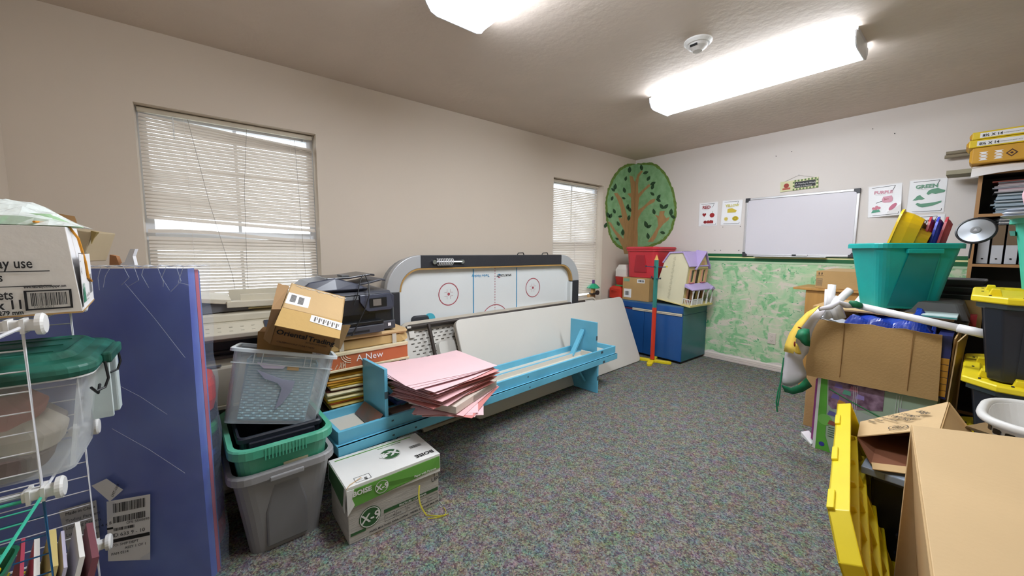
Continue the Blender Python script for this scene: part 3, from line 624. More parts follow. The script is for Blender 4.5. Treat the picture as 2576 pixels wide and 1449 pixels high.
for z_, a in ((1.06, 0), (1.06, pi/2), (.935, .6)):
    for s_ in (1, -1):
        d_ = Vector((cos(a)*s_, sin(a)*s_, .06)); pg = part('peg', MB().tube([Vector((0,0,z_)), Vector((0,0,z_))+d_*.105], .0045, 8), (mat('peg_blue', '#2c3f6a', .4)), pr)
        part('peg_knob', MB().loft([rr(.018,.018,.0089,z_+.1*d_.z-.004,4,d_.x*.108,d_.y*.108), rr(.018,.018,.0089,z_+.1*d_.z+.012,4,d_.x*.108,d_.y*.108)]), YEL if (a > 1 and s_ < 0) else DGREY, pg)
# ------------------------------------------------------------ left: wire grid cubes and what they hold
SX, SY0, SY1, C_ = -4.855, -1.80, -1.44, .36      # right side, front and middle grid planes, cube size
shelf = thing('wire_shelf', 'white, blue, teal and yellow wire grid cube shelf at the left edge', 'wire shelf', (SX, SY0, 0))
COLW = {'w': WIRE, 'b': mat('blue_wire', '#23618f', .35), 't': mat('teal_wire', '#3fc0a0', .35), 'y': mat('yellow_wire', '#d8c93a', .35)}
def gpanel(o, a, b, c, horiz=False, na=9, nb=4):
    """grid panel: frame of thick wire, thin wires between; a, b are the edge vectors"""
    o, a, b = Vector(o), Vector(a), Vector(b); m = COLW[c]
    f = part('grid_frame', MB().tube([o, o+a, o+a+b, o+b, o], .0036, 6), m, shelf, world=True)
    for k in range(1, na): part('wire', MB().tube([o+b*k/na, o+a+b*k/na], .0017, 5), m, shelf if False else f, world=True)
    for k in range(1, nb): part('wire', MB().tube([o+a*k/nb, o+a*k/nb+b], .0019, 5), m, f, world=True)
q = .008
# middle plane (behind the green-lidded tub) and front plane
for z0, c in ((.0,'w'), (.36,'w'), (.72,'w')): gpanel((SX-C_+q, SY1, z0+q), (C_-2*q,0,0), (0,0,C_-2*q), c, na=8)
gpanel((SX-C_+q, SY0, .72+q), (C_-2*q,0,0), (0,0,C_-2*q), 'w', na=8)
gpanel((SX-C_+q, SY0, .36+q), (C_-2*q,0,0), (0,0,C_-2*q), 'b', na=8, nb=5); gpanel((SX-C_+q, SY0, q), (C_-2*q,0,0), (0,0,C_-2*q), 'b', na=8)
# shelves: under the tub, top, and the panels reaching towards the viewer
gpanel((SX-C_+q, SY0+q, .72), (C_-2*q,0,0), (0,C_-2*q,0), 'w', na=7); gpanel((SX-C_+q, SY0+q, 1.077), (C_-2*q,0,0), (0,C_-2*q,0), 'w', na=7)
gpanel((SX-C_+q, SY0-C_+q, .716), (C_-2*q,0,0), (0,C_-2*q,0), 't', na=7, nb=4); gpanel((SX-C_+q, SY0+q, .36), (C_-2*q,0,0), (0,C_-2*q,0), 'y', na=8, nb=4)
gpanel((SX-C_+q, SY0-C_+q, 1.077), (C_-2*q,0,0), (0,C_-2*q,0), 'w', na=7)
gpanel((SX-C_, SY0+q, .72+q), (0,C_-2*q,0), (0,0,C_-2*q), 'w', na=8); gpanel((SX-C_, SY0+q, q), (0,C_-2*q,0), (0,0,C_-2*q), 'w', na=8)
gpanel((SX-C_, SY0-C_+q, q), (0,C_-2*q,0), (0,0,C_-2*q), 'w', na=8); gpanel((SX-C_, SY0-C_+q, .36+q), (0,C_-2*q,0), (0,0,C_-2*q), 'w', na=8);gpanel((SX-C_, SY0-C_+q, .72+q), (0,C_-2*q,0), (0,0,C_-2*q), 'w', na=8)
for x_, y_, z_ in ((SX,SY0,1.077),(SX,SY0,.72),(SX,SY0,.36),(SX,SY1,1.077),(SX,SY1,.72),(SX,SY1,.36),(SX-C_,SY0,.72),(SX-C_,SY0,1.077),(SX,SY0,0),(SX,SY1,0)):
    cn = part('connector', MB().loft([[(x_+.012+e, y_+r*cos(2*pi*k/20), z_+.004+r*sin(2*pi*k/20)) for k in range(20)] for e, r in ((0,.022),(.008,.023),(.012,.019))]), WHITE, shelf, world=True)
    part('clip_block', MB().box((x_-.035, y_-.012, z_-.008), (x_+.013, y_+.012, z_+.014)), WHITE, cn, world=True, bev=.003)
    for e in (-.028, -.008): part('clip_rib', MB().box((x_+e, y_-.016, z_-.012), (x_+e+.006, y_+.016, z_+.017)), WHITE, cn, world=True)
# green-lidded clear tub standing in the middle cube
GL_ = mat('lid_green', '#0f4a3b', .4, var=.35, vs=18, c2='#2f7464'); MILK = clear('milky_plastic', '#eef2f2', .15, .25, fres=.4)
tb = thing('clear_tub', 'milky clear tub with a dusty green lid on the wire shelf', 'storage tub', E((-4.975, -1.62, .726), 0))
w_, d_ = .39, .325
mb = MB(); mb.loft([rr(w_-.10, d_-.10, .03), rr(w_-.03, d_-.03, .035, .235), rr(w_-.036, d_-.036, .035, .235), rr(w_-.106, d_-.106, .03, .004)], True, True); part('body', mb, MILK, tb)
part('rim', MB().loft([rr(w_-.03,d_-.03,.04,.222), rr(w_,d_,.045,.225), rr(w_,d_,.045,.24), rr(w_-.03,d_-.03,.04,.24)], False, False), clear('milky_rim', '#e6e9e8', .75, .3), tb)
part('lid', MB().loft([rr(w_+.004,d_+.004,.05,.228), rr(w_+.014,d_+.014,.055,.24), rr(w_+.012,d_+.012,.055,.252), rr(w_-.015,d_-.015,.05,.262), rr(w_-.055,d_-.055,.045,.266), rr(w_-.075,d_-.075,.04,.275), rr(w_-.088,d_-.088,.035,.280), rr(w_-.10,d_-.10,.03,.277)]), GL_, tb, bev=.003)
dm = MB(); 
for k in range(3): dm.box((-.12, -.09+.08*k, .2765), (.13, -.086+.08*k, .2795))
part('lid_ridge', dm, GL_, tb, kind='stuff')
part('handle_grip', MB().box((w_/2+.004, -.07, .232), (w_/2+.022, .08, .258)), GL_, tb, bev=.005)
for y_ in (-.085, .09):
    hb = part('bail_wire', MB().tube([(w_/2+.012,y_,.24), (w_/2+.016,y_-.004,.2), (w_/2+.010,y_-.012,.18), (w_/2-.002,y_-.03,.178)], .0028, 6), BLACKP, tb)
part('bail_wire', MB().tube([(w_/2-.012,-.10,.185), (w_/2-.004,-.085,.165), (w_/2-.004,-.06,.18)], .0028, 6), BLACKP, tb)
part('handle_fin', MB().box((w_/2-.04, .09, .06), (w_/2+.006, .13, .215)), clear('milky_rim2', '#d9e6e4', .6, .3), tb, bev=.004)
part('handle_fin', MB().box((w_/2-.04, .05, .06), (w_/2-.002, .065, .215)), MC['milky_rim2'], tb)
def sheet(name, label, cat, pts, m, th=.002, grp=None): return part(name, slab(pts, th), m, None, label=label, cat=cat, group=grp)
cx, cy, cz = -4.975, -1.62, .75
for i, (dx, dy, dz, s1, s2, c, lb) in enumerate(((-.02,-.04,.13,.22,.16,'#c98077','folded pink cloth high inside the clear tub'),(.02,-.045,.07,.20,.09,'#d9d0c2','crumpled cream cloth inside the clear tub'),(-.01,-.05,.03,.22,.1,'#8c7c78','brown cloth at the bottom of the clear tub'),(0,.05,.06,.2,.2,'#b5a8a4','greyish cloth bundle deep inside the clear tub'))):
    mb = MB().loft([[(cx+dx+x, cy+dy+y, cz+dz-.03*1.2) for x, y, _ in rr(s1,.14,.05)], [(cx+dx+x*1.1, cy+dy+y*1.05, cz+dz) for x, y, _ in rr(s1,.14,.05)], [(cx+dx+x*.8, cy+dy+y*.8, cz+dz+.035) for x, y, _ in rr(s1,.14,.05)]])
    part('folded_cloth', mb, mat('cloth_'+c, c, .9, var=.3, vs=14), None, label=lb, cat='cloth', bev=.004)
# white cardboard box on top, with writing
wbx = thing('paper_carton', 'big white paper carton printed in black on top of the wire shelf', 'box', E((-4.797-.43*cos(radians(5)), -1.69-.43*sin(radians(5)), 1.086), radians(5)))
bw, bd, bh = .43, .30, .205
hx = [(0,0,0),(bw,0,0),(bw,bd,0),(0,bd,0),(0,0,bh-.004),(bw-.014,.004,bh-.006),(bw-.02,bd,bh),(0,bd,bh)]
mb = MB(); P = [Vector(p) for p in hx]
mb.hexa([P[0],P[1],P[1]+Y*.004,P[0]+Y*.004,P[4],P[5],P[5]+Y*.004,P[4]+Y*.004])
part('front_panel', mb, CARDW, wbx, bev=.001)
part('side_panel', MB().hexa([P[1]-X*.004,P[1],P[2],P[2]-X*.004,P[5]-X*.004,P[5],P[6],P[6]-X*.004]), mat('white_card_bright', '#ececee', .75, var=.04), wbx, bev=.001)
part('back_panel', MB().hexa([P[3]-Y*.004,P[2]-Y*.004,P[2],P[3],P[7]-Y*.004,P[6]-Y*.004,P[6],P[7]]), CARDW, wbx)
part('bottom_panel', MB().box((0,0,0),(bw,bd,.004)), KRAFT, wbx); part('left_panel', MB().box((0,0,0),(.004,bd,bh-.004)), CARDW, wbx)
fo, fr, fu = Vector((0,0,0)), X, Z
text('May use', (bw-.066, -.0012, .107), fr, fu, .031, INK, wbx, bold=.0004, align='RIGHT', sx=.62)
text('Sheets', (bw-.097, -.0012, .040), fr, fu, .029, INK, wbx, bold=.0004, align='RIGHT', sx=.62)
text('8.5 x 11', (bw-.084, -.0012, .0185), fr, fu, .028, INK, wbx, bold=.0006, align='RIGHT', sx=.75)
text('216 x 279 mm', (bw-.086, -.0012, .006), fr, fu, .0135, INK, wbx, bold=.0004, align='RIGHT', sx=.75)
text('s', (bw-.108, -.0012, .079), fr, fu, .026, INK, wbx, bold=.0004, align='RIGHT', sx=.6)
text('www.naturallychoosepaper.com', (bw-.082, -.0012, .0625), fr, fu, .0085, INK, wbx, bold=.0003, sx=.55)
printq('ruled_line', (0,-.001,0), fr, fu, [(bw-.3, .0985, bw-.043, .1005), (bw-.3, .0660, bw-.042, .0680)], INK, wbx)
bx0, bx1 = bw-.083, bw-.014
printq('barcode_frame', (0,-.001,0), fr, fu, [(bx0,.013,bx1,.0165),(bx0,.054,bx1,.057),(bx0,.013,bx0+.004,.057),(bx1-.004,.013,bx1,.057)], INK, wbx)
bars((bx0+.009,-.001,.022), fr, fu, .052, .029, wbx, n=34, seed=5)
text('0 57465 10035 2', (bx0+.012, -.0012, .0175), fr, fu, .006, INK, wbx, sx=.7)
so = Vector((bw, 0, 0))
part('side_label', quadp(MB(), so, Y, Z, .012, .012, .275, .135), PAPER, wbx)
printq('label_edge', so, Y, Z, [(.008,.0,.014,.14),(.008,.137,.2,.139)], mat('print_grey','#5d5a58',.7), wbx, lift=.0016)
tr_ = MB()
for k, (a, b_, h_) in enumerate(((.035,.020,.05),(.05,.022,.062),(.062,.02,.045))):
    for j in range(4): quadp(tr_, so+Y*a+Z*b_, Y, Z, -.011+.0025*j, .011*j, .011-.0025*j, .011*j+.012, lift=.002+.0002*k)
part('printed_fir_tree', tr_, mat('fir_green', '#3f8a6c', .7), wbx)
text('Forest Choice', so+Y*.085+Z*.028, Y, Z, .014, MC['print_grey'], wbx, lift=.002); text('recycled copy paper', so+Y*.085+Z*.020, Y, Z, .007, MC['print_grey'], wbx, lift=.002)
text('A', so+Y*.03+Z*.088, Y, Z, .025, MC['print_grey'], wbx, lift=.002); text('product', so+Y*.02+Z*.118, Y, Z, .006, MC['print_grey'], wbx, lift=.002)
bars(so+Y*.18+Z*.03, Y, Z, .07, .05, wbx, n=16, seed=8, lift=.002)
# orange elastic strap over the corner
part('elastic_strap', MB().tube([Vector((bw-.06,.02,bh+.004)), Vector((bw-.04,.09,bh+.006)), Vector((bw-.018,.10,bh+.002)), Vector((bw-.004,.11,bh-.03)), Vector((bw+.003,.125,bh-.09)), Vector((bw+.004,.14,bh-.13)), Vector((bw+.004,.22,bh-.145))], .0026, 6), mat('orange_elastic', '#d99120', .6), wbx) 
# clear wrap with a green band on top
wrap = thing('plastic_wrap', 'crumpled clear plastic wrap with a green band on the white paper carton', 'plastic wrap', (-4.955, -1.60, 1.288))
rnd = random.Random(3)
jit = [[rnd.uniform(-.008, .008) for _ in range(20)] for _ in range(20)]
def wf(u, v):
    x = -.20+.36*u; y = -.07+.18*v; e = (1-(2*u-1)**4)*(1-(2*v-1)**4); drop = max(0, (u-.6)/.4)
    return Vector((x, y, .078*e*(1-drop*.75)*(.8+.3*sin(7*u+3*v)) + jit[int(u*19)][int(v*19)]*e))
part('clear_film', MB().grid(wf, 16, 10), clear('clear_film', '#e6efec', .26, .12, .4, 30), wrap)
part('green_band', MB().loft([rr(.26,.13,.03,.001,4,-.08,.02), rr(.27,.14,.03,.018,4,-.08,.02)]), mat('bright_green', '#43c94c', .6, var=.3, vs=10, c2='#a9e6a0'), wrap)
part('pale_packet', MB().loft([rr(.12,.12,.02,.001,4,.09,.02), rr(.07,.1,.02,.028,4,.08,.02)]), mat('pale_green', '#a8cfa2', .7), wrap)
# tan carton behind it, half open, standing on the mats
tc_ = thing('torn_carton', 'torn tan carton with white label behind the white paper carton', 'box', E((-5.075, -1.03, 1.19), radians(-20)))
part('body', MB().hexa([(0,0,0),(.20,0,0),(.20,.12,0),(0,.12,0),(.03,.0,.135),(.235,.0,.10),(.235,.12,.10),(.03,.12,.135)]), mat('tan_card', '#b9a888', .85, var=.08), tc_, bev=.003)
part('flap', MB().hexa([(.09,-.0,.128),(.20,.0,.112),(.17,.04,.15),(.09,.05,.165),(.09,.0,.131),(.20,.0,.115),(.17,.04,.154),(.09,.05,.169)]), KDARK, tc_)
part('torn_edge', MB().hexa([(.228,-.002,.06),(.238,-.004,.08),(.25,-.01,.10),(.23,.0,.105),(.228,.002,.06),(.238,.0,.08),(.255,-.005,.10),(.23,.004,.105)]), mat('torn_paper', '#a8935a', .9), tc_)
part('label', quadp(MB(), (.105,0,.075), X, Z, 0, 0, .045, .045), PAPER, tc_)
def scrap(name, label, px, c, M, pts, cat):
    part(name, MB(M).loft([[(x, -.006, z) for x, z in pts], [(x, .006, z) for x, z in pts]]), mat('scrap_'+c, c, .7), None, label=label, cat=cat)
# blue foam mats in plastic, leaning near the shelf
A_ = Vector((-4.603, -1.30, 0)); du = Vector((cos(radians(150)), sin(radians(150)), 0)); dn = Vector((du.y, -du.x, 0))   # dn points away from the viewer
if dn.dot(Y) < 0: dn = -dn
mt = thing('folding_mat', 'tall blue gym mat wrapped in clear plastic, shipping labels on its face', 'mat', A_)
MBL = mat('mat_blue', '#6f85d0', .3, vs=2.2, bump=1.0, bs=4.5, coat=.5, c2='#4250b4'); RED_ = mat('mat_red', '#c65a68', .5, var=.25, vs=5)
Lm, Hm = .655, 1.168
def matslab(name, off, th, l0, l1, h, m, ripple=0, bulge=0):
    def g(side):
        return lambda u, v: A_+du*(l0+(l1-l0)*u)+dn*(off+side*th+(0 if side else -ripple*abs(sin(5*u+2.3*v))*sin(pi*v)))+Z*(h*v)+du*(bulge*sin(v*19+u*7) if u < .01 else 0)
    nu, nv = 14, 22; a = MB(); f0, f1 = g(0), g(1)
    lp = []
    for j in range(nv+1):
        v = j/nv; lp.append([f0(i/nu, v) for i in range(nu+1)]+[f1(i/nu, v) for i in range(nu, -1, -1)])
    a.loft(lp); return part(name, a, m, mt, world=True, smooth=False)
matslab('blue_panel', 0, .034, .012, Lm, Hm, MBL, .006)
matslab('red_panel', .036, .018, .012, Lm, Hm-.005, RED_); matslab('blue_panel', .056, .012, .016, Lm, Hm-.01, mat('mat_blue_pale', '#5c74b8', .4))
def film(u, v):
    k = v*4
    path = [(-.012, .075), (-.006, -.008), (.05, -.013), (Lm*.6, -.016), (Lm, -.014)]
    i = min(3, int(k)); f = k-i; a, b = path[i], path[i+1]
    s = a[0]*(1-f)+b[0]*f; o_ = a[1]*(1-f)+b[1]*f
    return A_+du*(s+.004*sin(u*37+v*9))+dn*(o_+.004*sin(u*23+s*14)*cos(u*9-s*5))+Z*(.002+(Hm+.012)*u)
part('clear_wrap', MB().grid(film, 44, 28), clear('mat_film', '#c4d2f0', .10, .12, .6, 6, fres=.22), mt, world=True, smooth=True)
part('wrap_top', MB().grid(lambda u, v: A_+du*(-.01+(Lm)*u)+dn*(-.012+.085*v)+Z*(Hm+.008+.004*sin(u*90)*sin(v*7)), 50, 6), clear('mat_film_top', '#d5dbe2', .35, .15, .5, 20), mt, world=True)
for k in range(9):   # bunched folds of film at the top edge
    s_ = .0+.03*k+rnd.uniform(0,.02); part('film_fold', MB().tube([A_+du*s_+dn*-.017+Z*(Hm+.008), A_+du*(s_+rnd.uniform(-.02,.02))-dn*.019+Z*(Hm-.02-rnd.uniform(0,.03)), A_+du*(s_+rnd.uniform(-.03,.03))-dn*.018+Z*(Hm-.05-rnd.uniform(0,.03))], .0008, 4), clear('film_fold', '#dfe6f4', .35, .2), mt, world=True)
for a, b in (((.19,1.12),(.03,.86)), ((.25,.78),(.10,.66)), ((.27,.62),(.06,.44))):
    part('film_crease', MB().tube([A_+du*a[0]-dn*.018+Z*a[1], A_+du*((a[0]+b[0])/2)-dn*.021+Z*((a[1]+b[1])/2+.01), A_+du*b[0]-dn*.018+Z*b[1]], .0007, 4), MC['film_fold'], mt, world=True)
# shipping labels stuck to the face
def onmat(px, py, lift=.0165):   # point on the mat face under a photo pixel
    r = ray(px, py); o_ = A_-dn*lift; t_ = (o_-CAM).dot(dn)/r.dot(dn); return CAM+r*t_
def mlabel(name, pts, m=PAPER): 
    return part(name, MB().add([onmat(*p) for p in pts], [(0,1,2,3)]), m, mt, world=True)
mlabel('shipping_label', [(268,1262),(378,1243),(378,1408),(272,1412)]); mlabel('small_label', [(230,1222),(268,1204),(310,1232),(276,1262)]); mlabel('white_label', [(148,1285),(242,1258),(252,1360),(170,1385)], mat('label_grey', '#bfbcb8', .8))
o_ = onmat(272, 1405); Rm = (onmat(378,1385)-onmat(272,1408)).normalized(); Um = (onmat(268,1262)-onmat(272,1405)).normalized()
wl = (onmat(378,1385)-onmat(272,1408)).length; hl = (onmat(268,1262)-onmat(272,1405)).length
nl = -dn*.0012
bars(o_+nl+Rm*.15*wl+Um*.78*hl, Rm, Um, wl*.75, hl*.16, mt, n=40, seed=2, world=True, lift=.0); bars(o_+nl+Rm*.15*wl+Um*.60*hl, Rm, Um, wl*.75, hl*.11, mt, n=36, seed=6, world=True, lift=.0)
bars(o_+nl+Rm*.15*wl+Um*.46*hl, Rm, Um, wl*.5, hl*.05, mt, n=26, seed=9, world=True, lift=.0)
printq('black_band', o_+nl, Rm, Um, [(0,.26*hl,wl,.32*hl),(.0,.505*hl,.14*wl,.54*hl)], INK, mt, world=True, lift=.0)
for k, (s_, f_, z_) in enumerate((('GPE 5R00090', .45, .545), ('ID 633 9 - 10', .12, .355), ('TO: SHIP DEPT', .1, .19), ('PAM 0214', .08, .04), ('ASSY 1 OF 1', .4, .11))):
    text(s_, o_+nl+Rm*f_*wl+Um*z_*hl, Rm, Um, .013 if k != 1 else .019, INK, mt, world=True, lift=.0002)
o2_ = onmat(160, 1378)+nl; R2 = (onmat(250,1352)-onmat(160,1378)).normalized()
for k, s_ in enumerate(('Made in China', 'Trading Partners', 'Learning Carpets', 'Labeled Carpets 4 x 8')): text(s_, o2_+Um*(.115-.026*k)+R2*.01, R2, Um, .016, INK, mt, world=True, lift=.0002)
bars(o2_+R2*.07, R2, Um, .04, .022, mt, n=10, seed=12, world=True, lift=0)
text('A250', onmat(160, 1408)+nl, R2, Um, .038, INK, mt, world=True, lift=.0002)
text('LMT-1659', onmat(285,1250)+nl, (onmat(300,1222)-onmat(285,1250)), (onmat(262,1238)-onmat(285,1250)), .012, INK, mt, world=True, lift=.0004)
for nm, lb, pts, c in (('wooden_block', 'small brown wooden wedge on top of the blue mats', [(-.012,0),(-.008,.035),(.012,.03),(.02,0)], '#a8744a'), ('plastic_horn', 'white curved plastic scrap on top of the blue mats', [(-.035,0),(-.01,.01),(.012,.055),(.028,.055),(.018,.03),(.022,0)], '#e3e3e6')):
    px_ = 270 if nm[0] == 'w' else 308
    p_ = onmat(px_, 676); p_.z = Hm+.012; scrap(nm, lb, 0, c, Matrix.Translation(p_+dn*.03) @ Euler((0,0,radians(-36))).to_matrix().to_4x4(), pts, 'toy' if nm[0] == 'w' else 'scrap')
# things in the lower cubes near the viewer
def bundle(name, label, cat, c, rad, m, sq=1, seed=1, n=10):
    rn = random.Random(seed); mb = MB(); L = []
    for i in range(6):
        z = i/5; r = rad*(.75+.35*sin(pi*z)); L.append([(c[0]+r*cos(2*pi*k/n)*(1+rn.uniform(-.18,.18)), c[1]+r*sin(2*pi*k/n)*(1+rn.uniform(-.18,.18)), c[2]+z*rad*sq) for k in range(n)])
    return part(name, mb.loft(L), m, None, label=label, cat=cat, smooth=True, sub=1)
bundle('plastic_bag', 'white plastic bag sagging in the lower front cube', 'bag', (-4.985, -1.91, .38), .10, mat('white_bag', '#dadde2', .35, var=.1), 2.2, 4)
gt = thing('green_tray', 'dark green tray of yellow shapes inside the front wire cube', 'tray', (-5.03, -1.88, .585))
part('body', MB().loft([rr(.24,.1,.03,0), rr(.28,.13,.03,.05), rr(.27,.12,.03,.05), rr(.23,.09,.03,.004)]), mat('tray_green', '#1f6c50', .5), gt)
for k in range(9):
    bundle('yellow_shape', 'yellow rubber shape in the green tray behind the blue wires', 'toy', (-5.13+.026*k, -1.90+.035*(k % 2), .60+.012*(k % 3)), .022, mat('yellow_rubber', '#e2c211', .45, var=.2), .9, k).__setitem__('group', 'yellow rubber shapes in the green tray')
PN = ['#b8465a', '#e9e4dc', '#d9c37c', '#c9c3d8', '#efece6', '#7f4a52']
for k, c in enumerate(PN):
    mb = MB(E((-4.98+.022*k, -1.66, .366), radians(12), 0, radians(14))).box((0,-.1,0),(.006+.003*(k%3),.08,.16-.012*(k % 2)))
    part('booklet', mb, mat('booklet'+c, c, .7), None, label=('leftmost, red thin booklet','white booklet right of the red one','straw-coloured thin booklet','pale lilac thin booklet','thin off-white booklet near the right','rightmost, dark red thin booklet')[k]+' standing on the yellow wire shelf', cat='book', group='booklets on the yellow wire shelf')
for k in range(14):
    a = rnd.uniform(0, 6); p0 = Vector((-5.03+rnd.uniform(-.07,.07), -1.60+rnd.uniform(-.05,.06), .372+rnd.uniform(0,.02)))
    part('plastic_lace', MB().tube([p0+Vector((.05*cos(a+.5*j)*(1-.1*j), .04*sin(a+.8*j), .012*j)) for j in range(6)], .003, 5), (COLW['y'], COLW['t'], mat('lace_red', '#b83a4a', .5))[k % 3], None, label='loop of coloured plastic lace tangled on the yellow wire shelf', cat='lace', group='tangled laces on the yellow shelf')
# stack of coloured toy trays between mats and grey tub
for k, (c, z, h_) in enumerate((('#d2361f',.0,.10),('#6a35a8',.105,.085),('#5b3aa6',.195,.085),('#2b2b34',.285,.055),('#2450a8',.345,.065),('#24262e',.415,.05),('#1f8a4d',.47,.055),('#1e2026',.53,.045),('#d63a1e',.58,.13))):
    t = thing('stacking_tray', 'rounded %s plastic tray in the stack beside the grey tub, %s' % (('red','purple','purple','black','blue','black','green','black','orange-red')[k], ('lowest','second lowest','third lowest','fourth lowest','middle','below the green','third from top','second from top','topmost')[k]), 'tray', (-4.684, -1.0, z+.002), group='stacked coloured trays beside the mats')
    part('body', MB().loft([rr(.23,.26,.09,0,6), rr(.25,.28,.1,h_*.35,6), rr(.25,.28,.1,h_*.8,6), rr(.235,.265,.095,h_,6)]), mat('tray'+c, c, .35, var=.15), t)
    if k in (3, 5, 7, 0): part('round_sticker', MB().cyl((.085,-.11,h_*.2),.0001,.001), PAPER, t); part('wheel', MB().loft([[(.06+.02*cos(a_*pi/8), -.135-e, h_*.5+.018*sin(a_*pi/8)) for a_ in range(16)] for e in (0,.008)]), MGREY, t)
# ------------------------------------------------------------ grey and green tubs with the frosted bin
TUBG = mat('tub_grey', '#8f8f91', .42, var=.06); TUBT = mat('tub_green', '#3f9f80', .42, var=.15, vs=8, c2='#62b296')
gt = thing('grey_tub', 'grey storage tub on the carpet left of the white and green paper box', 'storage tub', E((-4.365, -1.045, 0), radians(2)))
tote(gt, .36, .52, .365, TUBG, .05, .014, .03, .06)
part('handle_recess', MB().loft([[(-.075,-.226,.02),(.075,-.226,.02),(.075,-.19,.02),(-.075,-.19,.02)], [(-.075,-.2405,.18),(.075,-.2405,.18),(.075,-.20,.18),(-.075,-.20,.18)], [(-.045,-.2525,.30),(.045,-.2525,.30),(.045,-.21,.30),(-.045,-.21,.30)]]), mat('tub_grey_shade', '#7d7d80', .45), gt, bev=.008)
part('handle_lip', MB().box((-.06, -.281, .325), (.06, -.262, .345)), TUBG, gt, bev=.004)
g2 = thing('green_tub', 'worn sea-green storage tub nested inside the grey tub', 'storage tub', E((-4.362, -1.055, .085), radians(2)))
tote(g2, .345, .50, .385, TUBT, .045, .016, .035, .06)
rb = MB()
for k in range(13): rb.box((-.075+k*.0118, -.2655-.003, .335), (-.075+k*.0118+.005, -.255, .382))
part('grip_ribs', rb, TUBT, g2, kind='stuff'); 
part('torn_sticker', quadp(MB(), (-.01,-.2405,.27), X, Z, 0,0,.09,.022), mat('old_sticker', '#b9b79a', .8), g2)
bc = thing('black_crate', 'black plastic crate sunk in the green tub under the frosted bin', 'crate', E((-4.36, -1.03, .20), radians(2)))
tote(bc, .30, .40, .29, NAVYP, .02, .006, .02, .02)
part('front_ledge', MB().box((-.12, -.215, .19), (.12, -.2, .27)), NAVYP, bc, bev=.004)
Mb = E((-4.567, -1.134, .535), -.2, -.15, .222)
FRO = clear('frosted_plastic', '#e6f1f8', .25, .35, fres=.35)
fb = thing('frosted_bin', 'frosted clear plastic bin tilted over the green tub, bluish basket inside', 'storage bin', Mb)
bwf, bdf, bhf = .384, .26, .307
def frl(x0, z, ins): return [(x+bwf/2, y+bdf/2, z) for x, y, _ in rr(bwf-2*ins, bdf-2*ins, .025)]
part('body', MB().loft([frl(0,0,.019), frl(0,bhf*.8,.003), frl(0,bhf,0), frl(0,bhf,.004), frl(0,.004,.023)]), FRO, fb)
part('rim', MB().loft([frl(0,bhf-.012,-.002), frl(0,bhf-.012,-.013), frl(0,bhf,-.013), frl(0,bhf+.003,-.008), frl(0,bhf+.003,.003), frl(0,bhf-.012,.003)], False, False), clear('frosted_rim', '#dce6ea', .8, .3), fb)
for x_ in (.075, .105, .265, .29): part('wall_rib', MB().box((x_, -.003, bhf-.055), (x_+.004, .004, bhf-.014)), MC['frosted_rim'], fb)
part('step_line', MB().box((.0, -.002, bhf-.06), (bwf, .002, bhf-.056)), MC['frosted_rim'], fb)
part('peeled_sticker', MB().prism([(.09,.003,.255),(.20,.003,.25),(.19,.003,.236),(.12,.003,.232)], (0,-.004,0)), mat('sticker_residue', '#cfcadf', .9), fb)
part('peeled_sticker', MB().prism([(.095,.002,.225),(.20,.003,.19),(.245,.003,.187),(.24,.005,.145),(.215,.009,.09),(.19,.012,.06),(.195,.009,.105),(.20,.005,.152),(.18,.003,.175),(.13,.002,.19)], (0,-.003,0)), clear('sticker_pale', '#c9cde8', .45, .7), fb)
part('brown_scrap', MB().box((.205,.0,.232),(.25,.004,.25)), KRAFT2, fb)
bb = thing('blue_basket', 'pale blue woven plastic basket inside the frosted bin', 'basket', Mb @ Matrix.Translation((.058,.024,.012)))
BB = mat('basket_blue', '#86bdd0', .5, var=.1)
part('body', MB().loft([rr(.255,.19,.02,0,4,.13,.095), rr(.275,.2,.02,.25,4,.13,.095), rr(.265,.19,.02,.25,4,.13,.095), rr(.245,.18,.02,.004,4,.13,.095)]), BB, bb)
wv = MB()
for k in range(24):
    z_ = .012+.0105*k; wv.loft([[(.005+.0125*i, -.006-.004*sin(i*1.9+k*pi)-z_*.018, z_+e) for i in range(21)] for e in (-.0035, .0, .0035)], False, False, closed=False)
part('weave', wv, mat('basket_weave', '#bfe4f0', .5), bb, kind='stuff')
# ------------------------------------------------------------ office copier under the window
cp = thing('office_copier', 'large beige office copier standing under the wide window', 'copier', (-4.93, -.72, 0))
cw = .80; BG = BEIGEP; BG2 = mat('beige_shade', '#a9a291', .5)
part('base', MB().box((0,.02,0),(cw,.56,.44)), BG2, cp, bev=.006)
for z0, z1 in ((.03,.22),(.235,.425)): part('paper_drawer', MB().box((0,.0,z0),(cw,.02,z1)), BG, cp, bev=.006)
part('front_door', MB().box((0,-.012,.465),(cw,.02,.665)), BG, cp, bev=.012); part('body', MB().box((0,.02,.44),(cw,.56,.70)), BG, cp, bev=.006)
part('door_ledge', MB().loft([[(0,-.02,.455),(0,-.02,.47),(0,.0,.475),(0,.0,.45)], [(cw,-.02,.455),(cw,-.02,.47),(cw,.0,.475),(cw,.0,.45)]]), BG, cp)
part('door_latch', MB().box((.33,-.016,.668),(.40,-.006,.676)), MGREY, cp)
part('output_cavity', MB().box((.02,.04,.70),(cw-.02,.54,.785)), mat('cavity_dark', '#1d1d28', .3), cp)
part('exit_lip', MB().box((.02,.0,.70),(cw,.05,.712)), BROWNM, cp); part('exit_lip', MB().box((.02,.015,.728),(cw,.05,.735)), BROWNM, cp)
part('scanner_body', MB().box((0,.0,.785),(cw,.56,.855)), mat('scanner_grey', '#8e8a80', .5), cp, bev=.006)
